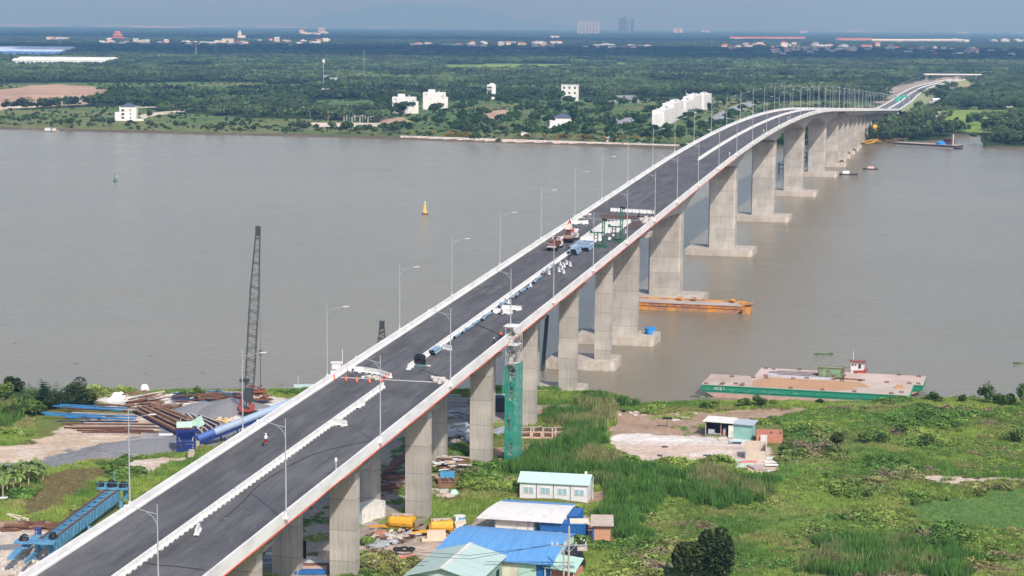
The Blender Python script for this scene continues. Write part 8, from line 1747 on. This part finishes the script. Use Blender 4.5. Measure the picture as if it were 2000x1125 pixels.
for px, py, s_, lb in ((1893, 252, 1.15, "round topped tree between the rice field and the creek"), (1868, 252, .95, "slim pale tree at the rice field's edge"), (1940, 240, 1.0, "dark tree at the right end of the rice field")):
    plant_tree('tall', int(px), at(px, py, 1.6), s_, lb, None)

# --- near bank growth
def tuft(name, rng, n, h, spread, w):
    a = rng.uniform(0, 2 * PI, n); r = spread * np.sqrt(rng.random(n)); x = r * np.cos(a); y = r * np.sin(a)
    hh = h * rng.uniform(.6, 1.1, n); ld = rng.uniform(0, 2 * PI, n); ln = rng.uniform(.05, .4, n) * hh; td = rng.uniform(0, 2 * PI, n)
    b_ = np.stack([x, y, np.zeros(n)], 1); t = np.stack([x + ln * np.cos(ld), y + ln * np.sin(ld), hh], 1)
    s_ = np.stack([np.cos(td), np.sin(td), np.zeros(n)], 1) * w / 2; md = (b_ * .45 + t * .55) + np.array([0, 0, .08]) * hh[:, None]
    return quads_mesh(name, np.stack([b_ - s_, b_ + s_, md + s_ * .9, t], 1), 4, rng.random(n))
GRASS = protos("grass kinds", [tuft("grass_tuft", RNG, 46, .62, .75, .07) for i in range(3)], LI)
REED = protos("reed kinds", [tuft("reed_tuft", RNG, 60, 2.6, .9, .11) for i in range(3)], LI)
VINE = protos("vine kinds", [bush("vine_clump", RNG, 330, .175, .6) for i in range(4)], LI)
def near_pts(n, seed, box=(-125, 125, 255, 478)):
    r = np.random.default_rng(seed); return r.uniform(box[0], box[1], n), r.uniform(box[2], box[3], n)
REEDW = [wpoly(p) for p in ([(1062, 812), (1100, 808), (1180, 812), (1200, 828), (1178, 850), (1184, 908), (1262, 934), (1330, 932), (1392, 926), (1405, 935), (1430, 945), (1530, 950), (1500, 985), (1400, 1000), (1300, 985), (1240, 1030), (1215, 1075), (1190, 1060), (1200, 1010), (1130, 1000), (1160, 985), (1170, 960), (1165, 930), (1020, 925), (1000, 905), (1050, 890), (1100, 865), (1060, 850)],
        [(1140, 788), (1155, 782), (1180, 786), (1230, 792), (1240, 802), (1180, 806), (1130, 800)], [(1560, 1140), (1600, 1060), (1760, 1050), (1900, 1080), (1880, 1140)], [(-40, 770), (40, 765), (60, 800), (40, 835), (-60, 830)])]

# --- near bank growth, spread where nothing is built
def free(x, y):
    ok = np.ones(len(x), bool)
    for p in BUILT: ok &= ~inpoly(x, y, p)
    return ok & (shore(x) - y > 1.5)
GY_ = np.array([.30, .39, .085]); GD_ = np.array([.13, .25, .052]); GB_ = np.array([.36, .31, .14]); GG_ = np.array([.20, .36, .085])
def mixt(x, y, seed, r):
    a = sstep(.35, .65, fbm(x, y, 16, seed))[:, None]; b_ = sstep(.52, .72, fbm(x, y, 9, seed + 1))[:, None]; c = sstep(.45, .7, fbm(x, y, 24, seed + 2))[:, None]
    t = GD_ * (1 - a) + GY_ * a; t = t * (1 - .7 * b_) + GB_ * .7 * b_; t = t * (1 - .4 * c) + GG_ * .4 * c
    return t * r.uniform(.7, 1.3, (len(x), 1))
r = np.random.default_rng(5)
x, y = near_pts(150000, 31); z = zone_of(x, y); k = free(x, y) & ((z == 0) | (z == 3) | (z == 4) | ((z < 3) & (fbm(x, y, 5, 99) > .62))); x, y = x[k], y[k]; z = z[k]
h = near_h(x, y)[0]; t = mixt(x, y, 130, r); t = np.where((z == 4)[:, None], np.array([.18, .32, .10]) * r.uniform(.8, 1.2, (len(x), 1)), t); t = np.where((z == 3)[:, None], np.array([.26, .22, .10]) * r.uniform(.7, 1.2, (len(x), 1)), t)
scatter("grass", "green and yellowish wild grass covering the near river bank", np.c_[x, y, h - .05], GRASS, 3, r.uniform(.6, 1.3, len(x)) * np.where(z == 0, 1, .6), t, cat="grass")
x, y = near_pts(90000, 32); k = free(x, y); m = np.zeros(len(x), bool)
xj, yj = x + (fbm(x, y, 9, 145) - .5) * 12, y + (fbm(x, y, 9, 146) - .5) * 16
for p in REEDW: m |= inpoly(xj, yj, p)
k &= m & (fbm(x, y, 5, 140) > .36); x, y = x[k], y[k]; h = near_h(x, y)[0]
a = .75 * sstep(.54, .70, fbm(x, y, 9, 141))[:, None]; t = np.array([.10, .22, .045]) * (1 - a) + np.array([.34, .31, .15]) * a; t = t * r.uniform(.7, 1.3, (len(x), 1))
scatter("reeds", "tall dark green reeds with straw coloured heads around the prefab huts", np.c_[x, y, h - .1], REED, 3, r.uniform(.55, 1.15, len(x)), t, cat="reeds")
x, y = near_pts(95000, 33); z = zone_of(x, y, True); q = proj(np.c_[x, y, np.full(len(x), 2.)]); k = free(x, y) & (z == 0)
for p in REEDW: k &= ~(inpoly(x, y, p) & (r.random(len(x)) > .06))
n_ = fbm(x, y, 10, 150); wild = np.where((q[:, 0] > 1180) & (q[:, 1] > 800), .35, .60); k &= n_ > wild; x, y, n_ = x[k], y[k], n_[k]; h = near_h(x, y)[0]
sc_ = r.uniform(.5, 1.25, len(x)) * (1 + 1.1 * sstep(.5, .75, n_)); t = mixt(x, y, 160, r) * .86; b_ = (sstep(.62, .74, fbm(x, y, 7, 170)) * .8)[:, None]; t = t * (1 - b_) + np.array([.30, .21, .16]) * b_
scatter("creeper_scrub", "rolling green creeper and scrub filling the lower right of the bank", np.c_[x, y, h - .1], VINE, 4, np.c_[sc_, sc_, sc_ * r.uniform(.6, 1.0, len(x))], t, cat="scrub")
# individual near trees, shrubs, palms and banana plants
def big_tree(px, py, rx, rz, hgt, n, ls, label, lm, name="tree", cat="tree", lobes=10, loc=None, tr=.2, squash=1):
    p = loc or gp_(px, py); P, t = crown_pts(RNG, n, lobes, rx, rz, hgt); o = root(name, label, cat, p, RNG.uniform(0, 6)); cr = quads_mesh("crown", leaf_cloud(RNG, P, ls), 4, t); part("crown", cr, lm, o); m_ = MB().cyl((0, 0, -.3), (.05, 0, hgt * .8), tr, tr * .6, 7)
    for i in range(5): a = i * 1.26 + RNG.uniform(-.3, .3); m_.cyl((0, 0, hgt * .4), (math.cos(a) * rx * .5, math.sin(a) * rx * .5, hgt * 1.05), tr * .5, tr * .15, 5)
    part("trunk", m_, M_BARK, o); return o
M_DKL = leaf_mat("dark_tree_leaves", (.055, .085, .024)); M_SHL = leaf_mat("bank_shrub_leaves", (.12, .20, .05)); M_MDL = leaf_mat("mid_green_leaves", (.08, .15, .04))
big_tree(1350, 1142, 2.9, 4.0, 3.6, 4600, .34, "dark broad leaved tree at the bottom edge, left of the two touching crowns", M_DKL, lobes=12, tr=.25); big_tree(1396, 1142, 3.1, 5.2, 4.6, 5600, .34, "dark broad leaved tree at the bottom edge, taller right one of the two touching crowns", M_DKL, lobes=13, tr=.25)
big_tree(1636, 893, 1.9, 1.4, 3.6, 700, .32, "small dark tree with bare stem on the grass, right of the brick room", M_DKL, lobes=6, tr=.12)
for i, (px, py, rx, rz, lb) in enumerate(((1823, 786, 1.9, 1.5, "low round shrub at the waterline right of the barges"), (1836, 788, 1.0, .8, "tiny shrub just right of the low round one"), (1881, 787, 1.0, 1.1, "small shrub standing apart at the waterline"), (1925, 790, 2.0, 2.7, "tall bushy shrub at the waterline near the right edge"), (1950, 792, 2.1, 1.7, "spreading shrub right of the tall bushy one"), (1972, 794, 1.6, 1.8, "ragged shrub with a thin twig near the right edge"), (1996, 796, 1.8, 3.0, "tall shrub cut by the right edge"), (1452, 796, 1.6, 1.2, "dark shrub in front of the barge, left of two"), (1480, 794, 1.9, 1.4, "dark shrub in front of the barge, right of two"), (1375, 800, 1.2, .9, "small dark shrub below the barge's left corner"), (1392, 799, 1.3, 1.0, "dark twiggy shrub below the barge's left end"), (1510, 792, .9, .7, "tiny shrub before the barge's middle"), (1600, 790, 1.0, .7, "tiny shrub before the barge's right half"), (386, 782, 1.7, 2.0, "dark green bush behind the gravel heaps at the water"), (365, 783, 1.8, 1.3, "yellowish bush left of the dark one at the water"), (420, 780, 1.4, 1.1, "low bush behind the blue members at the water"), (1196, 792, 1.2, 1.6, "reedy bush at the shore right of the pile cap"), (1688, 868, 2.0, 1.6, "grey green bush in the open scrub, left of two"), (1715, 866, 2.2, 1.7, "grey green bush in the open scrub, right of two"), (1810, 876, 2.4, 1.6, "dark bush in the scrub above the pink path"), (1980, 866, 2.6, 1.6, "dark bush high in the scrub at the right edge"), (1760, 850, 1.8, 1.2, "small bush in the upper scrub"), (217, 925, 1.3, 1.0, "small dark bush on the grass right of the banana plants"))):
    big_tree(px, py, rx, rz, rz * .9, 620, .30, lb, M_SHL if i % 3 else M_MDL, "shrub", "shrub", 7, tr=.07)
for i, (px, py, rx, rz, lb) in enumerate(((6, 800, 3.2, 3.4, "leafy tree at the left edge by the water"), (28, 790, 3.0, 3.6, "leafy tree behind the left edge tree"), (48, 805, 2.4, 2.2, "round green bush left of the palm clump"), (150, 790, 3.2, 3.0, "dark green tree in the middle of the palm clump's right side"), (172, 792, 2.4, 2.0, "dark bush at the right end of the palm clump"), (70, 812, 3.0, 1.7, "low bush before the palm clump"), (20, 822, 2.6, 1.8, "low bush at the left edge"), (100, 800, 2.2, 1.6, "small bush under the palm fronds"))): big_tree(px, py, rx, rz, rz * .95, 1300, .36, lb, M_SHL if i in (0, 2, 5) else M_DKL, "tree" if rz > 2.5 else "shrub", "tree" if rz > 2.5 else "shrub", 9, tr=.14)
PB = [palm_mesh("fronds", RNG, 20, 6.5, 1.0, .3, (.7, 1.4), (.7, 1.6), 10) for i in range(2)]
M_PB = leaf_mat("near_palm_fronds", (.055, .10, .045))
for m_ in PB: m_.materials.append(M_PB)
for i, (px, py, s_) in enumerate(((72, 792, 1.0), (92, 796, 1.15), (112, 792, 1.0), (128, 796, .95), (145, 790, .8), (104, 786, .9), (180, 792, .6))): o = part("nipa_palm", PB[i % 2], None); o.location = gp_(px, py); o.rotation_euler = (0, 0, i * 1.1); o.scale = (s_,) * 3; tag(o, "stemless palm in the clump at the left waterside, %s from the left" % ORD[i], "palm", "palm clump at the left waterside")
def banana_mesh():
    Q = []; 
    for i in range(9):
        az = RNG.uniform(0, 2 * PI); d = np.array([math.cos(az), math.sin(az), 0]); sd = np.array([-d[1], d[0], 0]); b_ = np.array([0, 0, 2.2]); el = RNG.uniform(.5, 1.3); L_ = RNG.uniform(1.8, 2.6); pts = [b_]; 
        for k in range(5): pts.append(pts[-1] + (d * math.cos(el) + np.array([0, 0, math.sin(el)])) * L_ / 5); el -= .42
        wd = [.08, .30, .36, .34, .24, .04]
        for k in range(5): Q.append([pts[k] - sd * wd[k], pts[k] + sd * wd[k], pts[k + 1] + sd * wd[k + 1], pts[k + 1] - sd * wd[k + 1]])
    return quads_mesh("leaves", np.array(Q), 4, RNG.uniform(.3, .9, len(Q)))
BM = [banana_mesh() for i in range(3)]; M_BAN = leaf_mat("banana_leaves", (.16, .24, .07)); bs = MB().cyl((0, 0, -.2), (0, 0, 2.4), .16, .1, 8).mesh("stem"); bs.materials.append(mat("banana_stem", (.35, .32, .18), .8, .2))
for m_ in BM: m_.materials.append(M_BAN)
for i in range(17):
    px, py = ((84, 938), (72, 932), (60, 938), (50, 942), (42, 936), (30, 945), (22, 940), (12, 950), (4, 944), (2, 962), (14, 966), (26, 958), (40, 958), (56, 950), (6, 978), (66, 945), (-6, 955))[i]; o = root("banana_plant", "banana plant of the clump at the left edge below the yard road, %s counting leftwards" % ORD[i], "banana plant", gp_(px, py), i * 1.3, "banana clump"); o.scale = (.95 + .1 * (i % 3),) * 3
    for me, nm_ in ((BM[i % 3], "leaves"), (bs, "stem")): c = bpy.data.objects.new(nm_, me); COL.objects.link(c); c.parent = o
o = root("papaya_tree", "young palm like shrub growing at the foot of the nearest right pier", "shrub", gp_(690, 1112)); c = part("leaves", PB[0].copy(), None, o); c.scale = (.3,) * 3; part("stem", MB().cyl((0, 0, 0), (0, 0, .4), .06, .05, 6), M_BARK, o)
for o in [q for q in COL.objects if q.get("group") == "x"]: bpy.data.objects.remove(o)
for o in COL.objects:
    if o.parent is None and o.get("label") and not 4 <= len(o["label"].split()) <= 16: print("LABEL", len(o["label"].split()), o.name, o["label"])
# ---------------------------------------------------------------- haze
hz = MB().box((0, 30000, 498), (120000, 96000, 1004))
hm = bpy.data.materials.new("haze_air"); hm.use_nodes = True; nt = hm.node_tree; nt.nodes.clear()
pv = nt.nodes.new("ShaderNodeVolumePrincipled"); ou = nt.nodes.new("ShaderNodeOutputMaterial")
pv.inputs["Color"].default_value = (*HAZE_COL, 1); pv.inputs["Density"].default_value = HAZE_DENS; pv.inputs["Absorption Color"].default_value = (*HAZE_ABS, 1); pv.inputs["Anisotropy"].default_value = 0
nt.links.new(pv.outputs[0], ou.inputs["Volume"])
hzo = part("haze", hz, hm); hzo["kind"] = "stuff"
# ---------------------------------------------------------------- two cloud banks high above the plain, shading the far woods
def cloud(cx, cy, w_, d_, z, seed):
    nx, ny = 48, 32; vs = []; fs = []
    X, Y = np.meshgrid(np.linspace(-1, 1, nx), np.linspace(-1, 1, ny)); n_ = fbm(X * 1000 + cx, Y * 1000 + cy, 420, seed, 5)
    e = 1.0 - (np.abs(X) ** 3 + np.abs(Y) ** 2.2) + (n_ - .5) * 1.1
    T = np.clip(e, 0, .6); ok = e > .08
    for sgn in (1, -1):
        for j in range(ny):
            for i in range(nx): vs.append((X[j, i] * w_, Y[j, i] * d_, sgn * T[j, i] * (320 if sgn > 0 else 60) + (fbm(X[j:j + 1, i] * 3000, Y[j:j + 1, i] * 3000, 300, seed + 1)[0] - .5) * 90 * sgn))
    for k in (0, nx * ny):
        for j in range(ny - 1):
            for i in range(nx - 1):
                if ok[j, i] and ok[j, i + 1] and ok[j + 1, i] and ok[j + 1, i + 1]: a = k + j * nx + i; fs.append((a, a + 1, a + nx + 1, a + nx))
    me = bpy.data.meshes.new("cloud"); me.from_pydata(vs, [], fs); me.update()
    m = MATS.get("cloud_white")
    if not m:
        m = bpy.data.materials.new("cloud_white"); m.use_nodes = True; N = m.node_tree.nodes; b = N["Principled BSDF"]; b.inputs["Base Color"].default_value = (.9, .9, .9, 1); b.inputs["Roughness"].default_value = 1
        t = N.new("ShaderNodeBsdfTranslucent"); t.inputs[0].default_value = (.95, .95, .95, 1); x = N.new("ShaderNodeMixShader"); x.inputs[0].default_value = .6
        L = m.node_tree.links; L.new(b.outputs[0], x.inputs[1]); L.new(t.outputs[0], x.inputs[2]); L.new(x.outputs[0], N["Material Output"].inputs["Surface"]); MATS["cloud_white"] = m
    me.materials.append(m); me.polygons.foreach_set('use_smooth', [True] * len(me.polygons))
    o = bpy.data.objects.new("cloud", me); COL.objects.link(o); o.location = (cx, cy, z); o["kind"] = "structure"
cloud(2600, 4700, 4600, 1700, 1700, 3)
cloud(-2200, 10600, 5200, 1500, 1900, 5)
